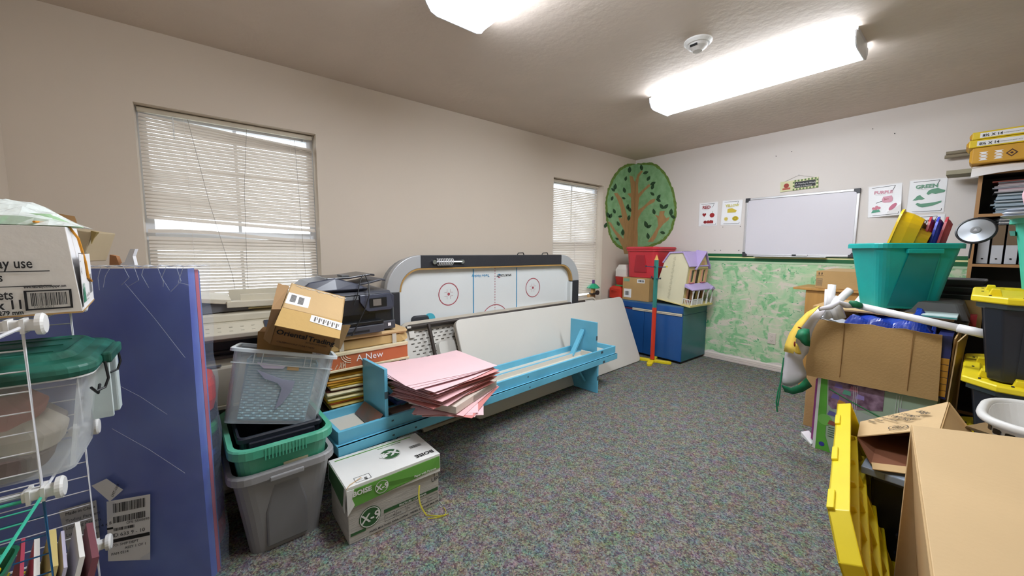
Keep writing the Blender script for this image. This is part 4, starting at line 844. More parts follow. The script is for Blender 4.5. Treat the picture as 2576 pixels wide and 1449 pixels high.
part('control_panel', MB().loft([[(x_,-.05,.80+.006*sin(x_*3)),(x_,-.055,.83),(x_,.03,.868),(x_,.1,.868),(x_,.1,.80)] for x_ in (0,.2,.4,.6,cw)]), BG, cp, bev=.004)
part('display', MB().hexa([(.585,-.035,.842),(.72,-.035,.842),(.72,.02,.868),(.585,.02,.868),(.585,-.036,.845),(.72,-.036,.845),(.72,.02,.871),(.585,.02,.871)]), mat('lcd', '#3a4250', .2), cp)
for k in range(10): part('button', MB(E((.35+.045*(k % 5), -.035+.03*(k//5), .8385+.0145*(k//5)),0,radians(24))).box((0,0,0),(.014,.006,.001)), mat('button_grey', '#b5af9c', .5), cp)
part('lid', MB().loft([[(x_,.08,.868),(x_,.085,.905-.0*x_),(x_,.2,.925+.03*x_),(x_,.54,.925+.03*x_),(x_,.54,.868)] for x_ in (0,.4,cw)]), BG, cp, bev=.006)
part('feed_tray', MB().hexa([(.0,.10,.985),(.30,.10,.985),(.30,.45,.99),(0,.45,.99),(.0,.10,1.0),(.30,.10,1.0),(.30,.45,1.005),(0,.45,1.005)]), BG, cp, bev=.003)
part('feed_tray', MB().hexa([(.29,.08,.98),(.46,.08,.955),(.46,.45,.955),(.29,.45,.98),(.29,.08,1.0),(.46,.08,.98),(.46,.45,.98),(.29,.45,1.0)]), BG, cp, bev=.003)
part('tray_edge', MB().hexa([(.44,.07,.94),(.80,.07,.935),(.80,.12,.935),(.44,.12,.94),(.44,.07,.972),(.80,.07,.965),(.80,.12,.965),(.44,.12,.972)]), BG, cp, bev=.003)
part('tray_wall', MB().hexa([(.5,.12,.95),(.79,.12,.95),(.79,.135,.95),(.5,.135,.95),(.5,.12,1.0),(.79,.12,.995),(.79,.135,.995),(.5,.135,1.0)]), BG, cp); part('tray_wall', MB().hexa([(.46,.3,.95),(.79,.3,.95),(.79,.31,.95),(.46,.31,.95),(.46,.3,1.012),(.69,.3,1.012),(.69,.31,1.012),(.46,.31,1.012)]), BG, cp)
part('raised_flap', MB().prism([(.20,.1,.905),(.30,.1,.935),(.42,.1,.972),(.50,.1,.945),(.56,.1,.925),(.50,.1,.92),(.40,.1,.918)], (0,.3,0)), MGREY, cp)
part('yellowed_sheet', MB().box((.53,.09,.925),(.78,.4,.932)), mat('old_yellow', '#cfc38c', .7), cp)
# ------------------------------------------------------------ pile right of it: crate, envelopes, orange box, parcels, printer
YF = -.82
sc_ = thing('low_crate', 'black crate at the bottom of the paper pile behind the blue bench', 'crate', (-3.87, YF+.17, 0)); tote(sc_, .42, .33, .335, BLACKP, .02, .006, .02, .02)
cols = ['#a08a3c','#c4ae60','#e07a52','#e8bf1c','#e3d49c','#dccb8e','#e0d5ae','#5d2a22','#d9cfae','#e2b21e','#d39a1e','#c8881c','#dfc98a','#d59a24']
z_ = .345; rn = random.Random(5)
for k, c in enumerate(cols):
    h_ = .0135 if k != 7 else .009; a = rn.uniform(-.07,.07); dx = rn.uniform(-.012,.012)
    mb = MB(E((-4.075+dx, YF+.0+rn.uniform(-.012,.015), z_), a*.6, 0, rn.uniform(-.01,.01))).loft([rr(.43,.29,.008,0,2,.215,.15), rr(.435,.3,.008,h_*.5,2,.215,.15), rr(.43,.29,.008,h_-.001,2,.215,.15)])
    part('paper_envelope', mb, mat('env'+c, c, .7, var=.1, vs=20), None, label='%s packet in the pile of yellow and orange envelopes' % ('dirty gold','pale tan','orange','bright yellow','cream','straw','pale cream','dark red','ivory','golden','amber','brownish','light straw','mustard')[k], cat='envelope', group='yellow and orange packets left of the blue bench leg'); z_ += h_+.001
zo = .567
ORB = mat('orange_carton', '#b9623a', .7, var=.1, vs=8)
oc = thing('orange_carton', 'long orange and cream carton lying on the yellow envelopes', 'box', E((-4.075, YF-.02, zo), 0, 0, radians(-.8)))
part('body', MB().box((0,.002,.012),(.45,.30,.088)), ORB, oc, bev=.002); part('bottom_tray', MB().box((-.005,-.008,0),(.455,.305,.012)), mat('box_cream', '#d9cba8', .7), oc, bev=.002)
part('lid', MB().box((-.003,-.004,.086),(.453,.303,.105)), MC['box_cream'], oc, bev=.003)
text('A New', (.145,.002,.04), X, Z, .052, PAPER, oc, lift=.0025); 
lg = MB()
for k in range(3):
    r_ = .03+.011*k; c0 = Vector((.115,.0005,.092))
    lg.tube([c0+Vector((-r_*cos(a), 0, -r_*sin(a))) for a in [pi/2*j/6 for j in range(7)]], .0022, 4)
    lg.tube([(.062+.011*k,.0005,.048-.0*k), (.062+.011*k,.0005,.016)], .0022, 4)
    lg.tube([(.03+.02*k,.0005,.016), (.045+.02*k,.0005,.04)], .0018, 4)
part('printed_emblem', lg, mat('emblem_cream', '#dccfb8', .7), oc, kind='stuff')
KP = mat('kraft_paper', '#c2a36c', .8, var=.15, vs=8, bump=.5, bs=14)
kp = thing('kraft_parcel', 'wrinkled kraft paper parcel with torn right end on the orange carton', 'parcel', E((-4.06, YF, .675), 0, 0, radians(-.5)))
part('body', MB().loft([[(0,0,0),(0,.27,0),(0,.27,.05),(0,0,.046)], [(.2,-.006,0),(.2,.28,0),(.2,.28,.056),(.2,-.004,.052)], [(.40,0,0),(.40,.27,0),(.40,.27,.052),(.40,0,.05)]]), KP, kp, bev=.006)
part('torn_end', MB().loft([[(.39,.0,.0),(.39,.26,.0),(.39,.26,.05),(.39,.0,.05)], [(.425,.0,.006),(.425,.25,.006),(.425,.2,.062),(.425,.02,.058)], [(.452,.02,.012),(.452,.2,.012),(.455,.15,.035),(.455,.04,.04)]]), KP, kp)
for x_ in (.045, .345): part('tape_band', MB().box((x_,-.008,-.001),(x_+.025,-.0055,.053)), clear('cloudy_tape', '#dad6c8', .75, .3), kp); part('tape_band', MB().box((x_,-.0075,.0535),(x_+.025,.27,.057)), MC['cloudy_tape'], kp)
k2 = thing('kraft_envelope', 'flat brown padded envelope directly under the black printer', 'envelope', (-4.05, YF-.005, .734)); part('body', MB().loft([rr(.44,.30,.02,0,3,.21,.15), rr(.45,.31,.02,.010,3,.21,.15), rr(.44,.30,.02,.022,3,.21,.15)]), KRAFT2, k2)
# black printer
pn = thing('inkjet_printer', 'black all-in-one inkjet printer on top of the kraft parcels', 'printer', E((-4.16, YF+.01, .758), 0, 0, radians(-1.2)))
PB1 = mat('printer_black', '#1c1f28', .28, var=.1, coat=.2); PG1 = mat('printer_grey', '#45474f', .42); PG2 = mat('printer_lid', '#3b3f4e', .3, var=.1)
pw, pd = .475, .38
part('body', MB().loft([[(x+pw/2, y+pd/2, 0) for x,y,_ in rr(pw,pd,.03)], [(x+pw/2, y+pd/2, .19) for x,y,_ in rr(pw,pd,.03)], [(x+pw/2, y+pd/2, .215) for x,y,_ in rr(pw-.02,pd-.02,.03)]]), PB1, pn, bev=.004)
part('left_foot', MB().box((pw-.10,-.006,0),(pw-.004,.03,.05)), PG1, pn, bev=.004)
part('paper_tray', MB().box((.04,-.055,.0),(pw-.09,.05,.045)), PG1, pn, bev=.005)
part('tray_grip', MB().box((.16,-.0575,.010),(.30,-.054,.024)), PB1, pn, bev=.004)
part('output_tray', MB().box((.04,-.05,.047),(pw-.09,.06,.068)), BLACKP, pn, bev=.004); part('output_slot', MB().box((.08,-.002,.068),(pw-.12,.01,.105)), mat('slot_dark', '#08090c', .3), pn)
part('control_panel', MB().loft([[(pw-.205,-.018,.175),(pw-.175,-.018,.125),(pw-.16,-.018,.118),(pw-.03,-.018,.118),(pw-.012,-.018,.135),(pw-.01,-.018,.2),(pw-.03,-.008,.215),(pw-.205,-.008,.215)], [(pw-.205,.004,.175),(pw-.175,.004,.125),(pw-.16,.004,.118),(pw-.03,.004,.118),(pw-.012,.004,.135),(pw-.01,.004,.2),(pw-.03,.004,.215),(pw-.205,.004,.215)]]), PG2, pn, bev=.004)
s_ = part('touchscreen', MB().box((pw-.155,-.0195,.14),(pw-.055,-.018,.193)), BLACKP, pn); part('display', MB().box((pw-.135,-.0205,.148),(pw-.088,-.0195,.186)), mat('screen_grey', '#77716b', .3), s_)
part('sticker', MB().box((pw-.05,-.0085,.018),(pw-.032,-.0065,.036)), PAPER, pn)
part('scanner_lid', MB().loft([[(.0,.0,.216),(.0,pd,.216),(.0,pd,.238),(.0,.02,.235)], [(pw-.02,.0,.216),(pw-.02,pd,.216),(pw-.02,pd,.232),(pw-.02,.02,.228)]]), PG1, pn, bev=.004)
part('document_feeder', MB().loft([[(x_, y_, z0_) for y_, z0_ in ((.04,.235),(.02,.25),(.05,zt),(.30,zt+.003),(.36,.25),(.34,.235))] for x_, zt in ((-.02,.262),(.03,.300),(.16,.315),(.26,.283),(.33,.25))]), PG2, pn, bev=.005)
part('feeder_tray', MB().loft([[(x_,.06,z0),(x_,.34,z0),(x_,.34,z0+.012),(x_,.06,z0+.012)] for x_, z0 in ((.12,.305),(.24,.305),(.36,.318),(.385,.314))]), PB1, pn, bev=.004)
part('feeder_tray', MB().loft([[(x_,.05,z0),(x_,.30,z0),(x_,.30,z0+.012),(x_,.05,z0+.012)] for x_, z0 in ((.22,.256),(.34,.27),(.42,.286),(.445,.282))]), PG1, pn, bev=.004)
part('feeder_guide', MB().box((.21,.1,.318),(.25,.2,.326)), MGREY, pn)
cb = part('power_cord', MB().tube([Vector(p) for p in ((.30,.02,.325),(.275,-.01,.29),(.25,-.04,.225),(.22,-.06,.17))], .003, 6), BLACKP, pn)
part('power_cord', MB().tube([Vector(p) for p in ((.315,.02,.326),(.32,-.02,.28),(.31,-.05,.22),(.275,-.07,.14),(.23,-.085,.07),(.19,-.10,.01))], .0035, 6), BLACKP, pn)
# ------------------------------------------------------------ tipped open carton and the loose flap box in front of the machines
Mc = E((-4.364, -1.087, .823), radians(-11.5), .42, .328)
oc2 = thing('shipping_carton', 'tipped open brown shipping carton with two barcode labels, in front of the copier', 'box', Mc)
w_, d_, h_ = .242, .223, .196
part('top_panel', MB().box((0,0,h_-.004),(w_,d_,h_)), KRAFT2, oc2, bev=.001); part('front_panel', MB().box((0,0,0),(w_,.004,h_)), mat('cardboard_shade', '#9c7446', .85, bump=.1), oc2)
part('left_panel', MB().box((0,0,0),(.004,d_,h_)), KRAFT, oc2); part('right_panel', MB().box((w_-.004,0,0),(w_,d_,h_)), KRAFT, oc2); part('back_panel', MB().box((0,d_-.004,0),(w_,d_,h_)), KRAFT, oc2)
part('front_flap', MB().hexa([(-.004,-.080,h_-.042),(w_+.006,-.080,h_-.042),(w_,0,h_-.004),(0,0,h_-.004),(-.004,-.081,h_-.038),(w_+.006,-.081,h_-.038),(w_,0,h_),(0,0,h_)]), mat('flap_tan', '#c7a465', .8, var=.05, bump=.08), oc2)
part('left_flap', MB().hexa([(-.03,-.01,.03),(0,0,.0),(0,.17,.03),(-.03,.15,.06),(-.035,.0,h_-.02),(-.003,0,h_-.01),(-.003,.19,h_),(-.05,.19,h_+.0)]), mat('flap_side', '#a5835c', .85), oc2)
part('right_flap', MB().hexa([(w_+.001,0,.06),(w_+.005,0,.06),(w_+.035,-.02,.06),(w_+.03,-.02,.06),(w_+.001,.0,h_-.02),(w_+.005,.0,h_-.02),(w_+.04,-.0,h_-.01),(w_+.035,-.0,h_-.01)]), KRAFT2, oc2)
lb1 = part('shipping_label', MB().box((.004,.04,h_),(.095,.135,h_+.0008)), PAPER, oc2)
for (x_, y_, s2) in ((.018,.06,1),(.05,.055,2)): bars((x_,y_,h_+.0008), X, Y, .02, .06, oc2, n=6, seed=s2, lift=.001) if False else printq('barcode', (0,0,h_+.0008), X, Y, [(x_, y_+.0036*k, x_+.022, y_+.0036*k+(.0012 if k % 3 else .0024)) for k in range(17)], INK, oc2)
fp = lambda u, v: Vector((u, -.081*v, h_-.038*v+.0016))
lb2 = part('shipping_label', MB().add([fp(.115,.05), fp(.115,.42), fp(w_+.002,.55), fp(w_+.002,.12)], [(0,1,2,3)]), PAPER, oc2)
part('address_lines', MB().add(sum([[fp(.13+.018*k,.13+.02*k)+Z*.001, fp(.13+.018*k,.38+.02*k)+Z*.001, fp(.136+.018*k,.38+.02*k)+Z*.001, fp(.136+.018*k,.13+.02*k)+Z*.001] for k in range(6)]+[[fp(.14+.018*k,.13+.02*k)+Z*.001, fp(.14+.018*k,.28+.02*k)+Z*.001, fp(.1425+.018*k,.28+.02*k)+Z*.001, fp(.1425+.018*k,.13+.02*k)+Z*.001] for k in range(6)], []), [(4*k,4*k+1,4*k+2,4*k+3) for k in range(12)]), mat('print_faint', '#6b6660', .8), oc2, kind='stuff')
text('Oriental', (.008,-.0012,.062), X, Z, .036, INK, oc2, bold=.0008); text('Trading', (.135,-.0012,.058), X, Z, .036, INK, oc2, bold=.0008)
text('INTERNATIONAL', (.13,-.0012,.042), X, Z, .012, BROWNM, oc2); text('CELEBRATIONS START HERE', (.02,-.0012,.02), X, Z, .012, INK, oc2)
for k in range(9): part('white_tape', MB().tube([(.02+.024*k, d_-.012-.004*(k % 3), h_+.001), (.04+.024*k, d_-.02+.006*(k % 2), h_+.002), (.055+.024*k, d_-.03+.008*(k % 3), h_+.001)], .0016, 4), mat('torn_tape', '#e6dfd2', .5), oc2)
fb2 = thing('flap_box', 'small brown carton showing one plain flap behind the frosted bin', 'box', E((-4.41, -1.01, .755), radians(-14), 0, radians(6)))
part('body', MB().box((0,.0,0),(.22,.12,.115)), mat('cardboard_gold', '#a9814a', .85, bump=.1), fb2, bev=.003); part('flap', MB().box((.0,-.005,.02),(.19,-.001,.118)), MC['cardboard_gold'], fb2)
# ------------------------------------------------------------ copy-paper box on the carpet
bo = thing('copy_paper_box', 'dented white and green copy-paper box with yellow strap on the carpet', 'box', E((-4.168, -1.444, 0), radians(.6)))
w_, d_, h_ = .432, .268, .258
CW2 = mat('box_white', '#dfdfdc', .7, var=.05, vs=5, bump=.15, bs=20); CW3 = mat('box_body_grey', '#b9b6b0', .8, var=.2, vs=9, bump=.2, bs=30, stretch=(1,1,6))
part('body', MB().box((.005,.005,0),(w_-.005,d_-.005,h_-.015)), CW3, bo, bev=.003)
rn = random.Random(2); lid = MB(); J = lambda: rn.uniform(-.003,.003)
hl = .088
top = [(0,0,h_),(w_,0,h_+.0),(w_,d_,h_),(0,d_,h_+.002)]
lid.box((0,0,h_-.004),(w_,d_,h_))
part('lid_top', lid, CW2, bo, bev=.002)
ffr = [(0,-.004,h_-hl-.01),(.06,-.006,h_-hl),(.12,-.003,h_-hl+.006),(.25,-.002,h_-hl),(.36,-.008,h_-hl+.004),(w_,-.003,h_-hl)]
part('lid_front', MB().prism([(w_,.0,h_-.001),(.0,.0,h_-.001)]+ffr, (0,.003,0)), CW2, bo)
part('lid_side', MB().prism([(-.002,0,h_-.004),(-.002,d_,h_-.004),(-.004,d_,h_-hl),(-.004,.08,h_-hl+.004),(-.005,.02,h_-hl-.03)], (.003,0,0)), CW2, bo)
part('lid_side', MB().box((w_-.001,0,h_-hl),(w_+.002,d_,h_-.001)), CW2, bo); part('lid_back', MB().box((0,d_-.002,h_-hl),(w_,d_+.001,h_-.001)), CW2, bo)
GI = mat('box_green', '#5e9a3c', .65, var=.1, vs=6)
part('green_band', MB().prism([(.012,-.0075,h_-.012),(w_-.003,-.0045,h_-.010),(w_-.003,-.0065,h_-.068),(.36,-.0105,h_-.066),(.25,-.006,h_-.078),(.012,-.0085,h_-.090)], (0,.002,0)), GI, bo)
part('green_band', MB().prism([(-.0045,.02,h_-.004),(-.0045,d_-.02,h_-.004),(-.006,d_-.02,h_-.075),(-.007,.04,h_-.1)], (.001,0,0)), DGREEN, bo)
TR, TU = -X, -Y     # writing on the lid reads from the far side
text('X-9', (.285,.168,h_), TR, TU, .062, CW2, bo, bold=.0015, lift=.0022)
part('round_logo', disc((.245,.145,h_), X, Y, .047, lift=.0012), DGREEN, bo); part('logo_ring', disc((.245,.145,h_), X, Y, .0455, .0435, lift=.0018), CW2, bo)
text('X-9', (.285,.165,h_), TR, TU, .054, CW2, bo, bold=.0022, lift=.0026)
text('BOISE', (.425,.105,h_), TR, TU, .03, INK, bo, bold=.001, lift=.001, sx=.9) if False else text('BOISE', (.42,.055,h_), TR, TU, .036, INK, bo, bold=.0014, lift=.001)
part('green_line', MB().box((.02,d_-.03,h_),(w_-.04,d_-.024,h_+.0012)), GI, bo)
text('MULTI-USE COPY PAPER', (.33,d_-.042,h_), TR, TU, .011, GI, bo, bold=.0003); text('PAPEL MULTIUSO PARA COPIAS  PAPIER A USAGES MULTIPLES', (.41,d_-.006,h_), TR, TU, .0095, GI, bo)
bars((.40,.15,h_), TR, TU, .06, .025, bo, n=20, seed=4)
text('5', (.095,.03,h_), TR, TU, .028, INK, bo, bold=.001); printq('small_frame', (0,0,h_), X, Y, [(.045,.012,.11,.0135),(.045,.05,.11,.0515),(.045,.012,.0465,.05),(.1085,.012,.11,.05)], INK, bo)
text('REAMS', (.075,.03,h_), TR, TU, .009, INK, bo)
part('torn_corner', MB().prism([(.0,-.006,h_-.01),(.03,-.006,h_-.012),(.02,-.007,h_-.05),(.03,-.0075,h_-.08),(.0,-.007,h_-.12)], (0,-.002,0)), CW2, bo); part('torn_edge', MB().tube([(.0,-.004,h_-.002),(.018,.01,h_+.004),(.04,.022,h_+.002),(.075,.04,h_+.001)], .0018, 5), KRAFT2, bo)
text('BOISE', (.022,-.0085,h_-.042), X, Z, .03, CW2, bo, bold=.0012, lift=.002)
for cx_, cz_, r_, m1, fy in ((.145,h_-.046,.031,GI,-.0075),(.095,.088,.047,DGREEN,.004)):
    part('round_logo', disc((cx_,fy,cz_), X, Z, r_, lift=.001), m1, bo); part('logo_ring', disc((cx_,fy,cz_), X, Z, r_*.94, r_*.86, lift=.0018), CW2, bo)
    text('X-9', (cx_-r_*.82,fy,cz_-r_*.4), X, Z, r_*1.15, CW2, bo, bold=.0012, lift=.0024)
text('Paper with Purpose', (.295,-.0085,h_-.064), X, Z, .014, CW2, bo, lift=.0025, bold=.0004)
printq('green_stripe', (0,.005,0), X, Z, [(.012,.035,.075,.047),(.155,.075,w_-.01,.091)], DGREEN, bo, lift=.0016)
text('MULTI-USE COPY PAPER', (.225,.005,.078), X, Z, .0125, CW2, bo, lift=.003, bold=.0003)
for k, s2 in enumerate(('11 x 17 IN', '20 lb', '92', '2500', 'FSC')):
    x_ = .158+.053*k; printq('info_frame', (0,.005,0), X, Z, [(x_,.034,x_+.048,.0355),(x_,.062,x_+.048,.0635),(x_,.034,x_+.0012,.062),(x_+.0468,.034,x_+.048,.062)], INK, bo, lift=.0012)
    text(s2, (x_+.004,.005,.045), X, Z, .010, INK, bo, lift=.0014)
text('PAPEL MULTIUSO PARA COPIAS - PAPIER A USAGES MULTIPLES', (.09,.005,.014), X, Z, .0125, INK, bo, lift=.0014, bold=.0002)
text('UP', (w_-.045,.005,.125), X, Z, .03, INK, bo, lift=.0014); part('up_arrow', MB().tube([(w_-.028,.003,.15),(w_-.028,.003,.178)], .0015, 4), INK, bo)
ys = thing('plastic_strap', 'loose yellow plastic strap trailing over the copy-paper box onto the carpet', 'strap', (-3.86, -1.46, 0))
part('strap_band', MB().grid(lambda u, v: Vector((.0+.03*u*u-.01*sin(pi*u)+.007*v, -.008-.012*u, .155*(1-u)+.002)), 10, 1), mat('yellow_strap', '#e5dc4e', .4), ys, solid=.0012)
part('strap_band', MB().grid(lambda u, v: Vector((.03+.16*sin(pi*u*.5)*.55, -.02-.055*sin(pi*u), .003+.004*sin(pi*u)+.006*v)), 12, 1), MC['yellow_strap'], ys, solid=.0012)
part('strap_band', MB().grid(lambda u, v: Vector((.115-.09*u, -.075+.03*u*u, .003+.005*v)), 8, 1), MC['yellow_strap'], ys, solid=.0012)
# ------------------------------------------------------------ two blue benches, the upper one upside down on the lower
CHIP = mat('chipped_paint', '#3f5560', .8)
def bench(name, label, M, flip, L=2.467, D=.293, sk=.058, lh=.30, a=.249, b=2.17):
    t = thing(name, label, 'bench', M, group=None)
    s = 1 if flip else -1; zs = (0, .016) if flip else (-.016, 0)      # seat board
    def z(u): return s*u
    part('seat_board', MB().box((0,0,min(0,z(.016))),(L,D,max(0,z(.016)))), TANBOARD if flip else BLUEB, t)
    bx_ = lambda x0,y0,u0,x1,y1,u1: MB().box((x0,y0,min(z(u0),z(u1))),(x1,y1,max(z(u0),z(u1))))
    for y0 in (-.001, D-.017): part('long_apron', bx_(-.002,y0,.0,L+.002,y0+.018,sk), BLUEB, t, bev=.003)
    for x0 in (-.002, L-.016): part('end_apron', bx_(x0,.017,.001,x0+.018,D-.017,sk-.002), BLUEB, t, bev=.002)
    for x_ in (a, b): 
        lg_ = part('leg_board', bx_(x_-.009,.006,.016,x_+.009,D-.006,lh), BLUEB, t, bev=.002)
        part('chip', bx_(x_-.0095,.0055,lh*.5,x_+.0095,.008,lh*.62), CHIP, lg_)
    for x_, dr in ((a, 1), (b, -1)):
        p0 = Vector((x_+dr*.012, D/2, z(lh*.74))); p1 = Vector((x_+dr*.17, D/2, z(.03))); n_ = (p1-p0).normalized(); c_ = n_.cross(Y)*.010; e_ = Y*.02
        part('diagonal_brace', MB().hexa([p0-e_-c_, p0+e_-c_, p0+e_+c_, p0-e_+c_, p1-e_-c_, p1+e_-c_, p1+e_+c_, p1-e_+c_]), BLUEB, t, bev=.002)
    part('stretcher', bx_(a+.02, D*.5-.009, .016, b-.02, D*.5+.009, .05), BLUEB, t)
    if flip:
        part('inner_lining', bx_(a+.02, .019, .016, a+.03, D*.5-.012, sk-.012), TANBOARD, t); part('inner_lining', bx_(b-.05, .019, .016, b-.035, D*.5-.012, sk-.004), TANBOARD, t)
        part('inner_lining', bx_(a+.03, D*.5-.014, .016, b-.05, D*.5-.0095, .048), TANBOARD, t)
    for x_, y_ in ((.27,-.0025),(.4,-.0025),(b+.06,-.0025),(1.3,-.0025)): part('chip', bx_(x_,y_,sk*.5,x_+.012+.02*(x_ > 2),y_+.001,sk*.5+.008+.012*(x_ > 2)), CHIP, t)
    return t
YB = .078
bench('low_bench', 'light blue wooden bench standing on its legs under the upturned one', E((-4.123, -1.169, .30), YB), False, lh=.30, sk=.05)
Mu = E((-4.123-.0*cos(YB)-.03*sin(YB)+.011, -1.169+.03*cos(YB), .3015), YB)
up_ = bench('upturned_bench', 'light blue bench lying upside down with its legs in the air', Mu, True, lh=.318, sk=.062)
# metal flashing and papers lying in the upturned bench
sl_ = thing('metal_bracket', 'bent rusty metal plate leaning on the near bench leg', 'bracket', Mu @ Matrix.Translation((.12,.10,.018)))
part('plate', MB().prism([(.05,-.09,0),(.11,-.09,.06),(.11,.14,.062),(.06,.16,.0)], (-.003,0,.003)), mat('rusty_metal', '#7e7672', .45, .5, var=.4, vs=9, c2='#9a6a5c'), sl_)
for k, (x0, x1, y0, y1, zz, c, lb) in enumerate(((.262,.60,.02,.135,.02,'#8a6a58','brown folder lying in the upturned bench under the pink paper'),(.262,.55,.16,.275,.03,'#4a2f2a','dark brown folder in the upturned bench beside the near leg'),(.30,.62,.03,.14,.035,'#a58878','tan folder on the brown one in the upturned bench'),(.35,.66,.10,.26,.066,'#4c62a8','blue sheet poking out under the pink paper'))):
    part('paper_folder', MB(Mu).box((x0,y0,zz),(x1,y1,zz+.012)), mat('folder'+c, c, .7), None, label=lb, cat='folder', bev=.001)
# pink construction paper: fanned stack draped over the bench
PKS = ['#e6c3c8', '#dfb3b6', '#d99c9a', '#cf8580', '#e2b9be']
def pinksheet(k, cx, cy, z, a, wS=.46, dS=.31, bend=0, th=.0012, c=None, warp=0, lbl=None, droop=0):
    ca, sa = cos(a), sin(a)
    def f(u, v):
        x = (u-.5)*wS; y = (v-.5)*dS
        zz = z+bend*(2*u-1)**2+warp*sin(pi*u*1.3+.5)*.6 - droop*max(0, .35-u)**1.2 + .012*warp*sin(6*v)
        return Vector((cx+x*ca-y*sa, cy+x*sa+y*ca, zz))
    part('pink_paper', MB().grid(f, 12, 3), mat('pink'+(c or PKS[k % 5]), c or PKS[k % 5], .85, var=.03), None, solid=th,
         label=lbl or 'sheet of pink construction paper in the fanned pile on the upturned bench', cat='paper', group=None if lbl else 'pink construction paper pile')
rn = random.Random(11); zz = .405
for k in range(7): pinksheet(k, -3.50+rn.uniform(-.03,.03), -1.20+rn.uniform(-.03,.02), zz, radians(42+rn.uniform(-16,16)), bend=-.004); zz += .002
pk = thing('paper_ream', 'cream paper block edged in shrink wrap between the pink sheets', 'paper', E((-3.50, -1.19, .42), radians(26)))
part('paper_block', MB().box((-.22,-.15,0),(.22,.15,.038)), mat('ream_edge', '#d5c9bd', .8, var=.15, vs=60, stretch=(.1,.1,6)), pk, bev=.002)
part('wrapper', MB().box((-.05,-.152,.0),(.223,.152,.036)), clear('ream_film', '#dfdcd8', .25, .2), pk)
zz = .46
for k in range(16): pinksheet(k, -3.55+rn.uniform(-.018,.02), -1.17+rn.uniform(-.02,.02), zz+.0, radians(24-k*.8+rn.uniform(-8,8)), .48, .33, bend=.004+.0004*k, c=PKS[(k*3) % 5], warp=.004); zz += .0058
for k in range(3): pinksheet(k, -3.575+.006*k, -1.10+.012*k, zz+.006+.003*k, radians(9-4*k), .56, .44, bend=.010, warp=.008, c=PKS[0], lbl=('large pink sheet just under the two uppermost sheets','second uppermost large pink sheet on the pile','uppermost large pink sheet on the pile, covering the bench leg')[k])
# ------------------------------------------------------------ folding tables leaning on the hockey table
def rrect_xz(x0, x1, z0, z1, r, n=5):
    L = rr(x1-x0, z1-z0, r, 0, n, (x0+x1)/2, (z0+z1)/2); return [(x, 0, y) for x, y, _ in L]
TBL = mat('folding_table_top', '#cecbc4', .5, var=.04, vs=2); TBL2 = mat('folding_table_edge', '#bdb4a5', .5)
T2 = thing('folding_table', 'folded banquet table behind, its brown-legged slotted underside showing', 'table', E((-3.498, -.715, 0), .078, -.372))
wT, hT = 2.431, .765
part('tabletop', MB().prism(rrect_xz(0,wT,0,hT,.07), (0,.04,0)), TBL, T2, bev=.008)
part('edge_lip', MB().loft([[(x,-.012,z) for x,_,z in rrect_xz(0,wT,0,hT,.07)], [(x,.0,z) for x,_,z in rrect_xz(0,wT,0,hT,.07)], [(x,.0,z) for x,_,z in rrect_xz(.022,wT-.022,.022,hT-.022,.055)], [(x,-.012,z) for x,_,z in rrect_xz(.022,wT-.022,.022,hT-.022,.055)], [(x,-.012,z) for x,_,z in rrect_xz(0,wT,0,hT,.07)]], False, False), TBL2, T2)
slots = MB()
for i in range(26):
    for j in range(24): 
        x_ = .07+.05*i+(.025 if j % 2 else 0); z_ = .07+.0265*j
        if x_ < 1.3: slots.box((x_,-.0022,z_),(x_+.024,.0,z_+.007))
part('slot_dimples', slots, mat('slot_shadow', '#4c463e', .8), T2, kind='stuff')
part('frame_rail', MB().box((.06,-.04,hT-.062),(wT-.25,-.003,hT-.027)), BROWNM, T2, bev=.008); part('frame_rail', MB().box((.06,-.04,.03),(wT-.25,-.003,.065)), BROWNM, T2, bev=.008)
part('leg_tube', MB().tube([(.21,-.05,.06),(.21,-.05,hT-.04)], .0145, 10), BROWNM, T2); part('leg_tube', MB().tube([(.04,-.03,hT-.045),(.5,-.052,hT-.045),(1.1,-.055,hT-.047),(1.9,-.05,hT-.045)], .015, 10), BROWNM, T2)
part('leg_pivot', MB().tube([(-.0+.04,-.035,hT-.045),(.07,-.035,hT-.045)], .012, 10), TBL, T2); part('moulded_block', MB().box((.06,-.02,hT-.12),(.10,-.001,hT-.07)), TBL, T2)
part('handle_hinge', MB().loft([[(x,-.03,z) for x,_,z in rrect_xz(.27,.42,.40,.58,.03)], [(x,-.002,z) for x,_,z in rrect_xz(.26,.43,.39,.59,.035)]]), TBL, T2)
part('moulded_rib', MB().box((.02,-.02,.0),(1.3,-.002,.02)), TBL2, T2)
T1 = thing('folding_table', 'folded banquet table in front, plain off-white top towards the room', 'table', E((-3.10, -.79, 0), .055, -.372))
w1, h1 = 2.31, .752
part('tabletop', MB().prism(rrect_xz(0,w1,0,h1,.05), (0,-.022,0)), TBL, T1, bev=.006); part('edge_lip', MB().prism(rrect_xz(.004,w1-.004,.003,h1-.003,.05), (0,.028,0)), TBL2, T1, bev=.004)
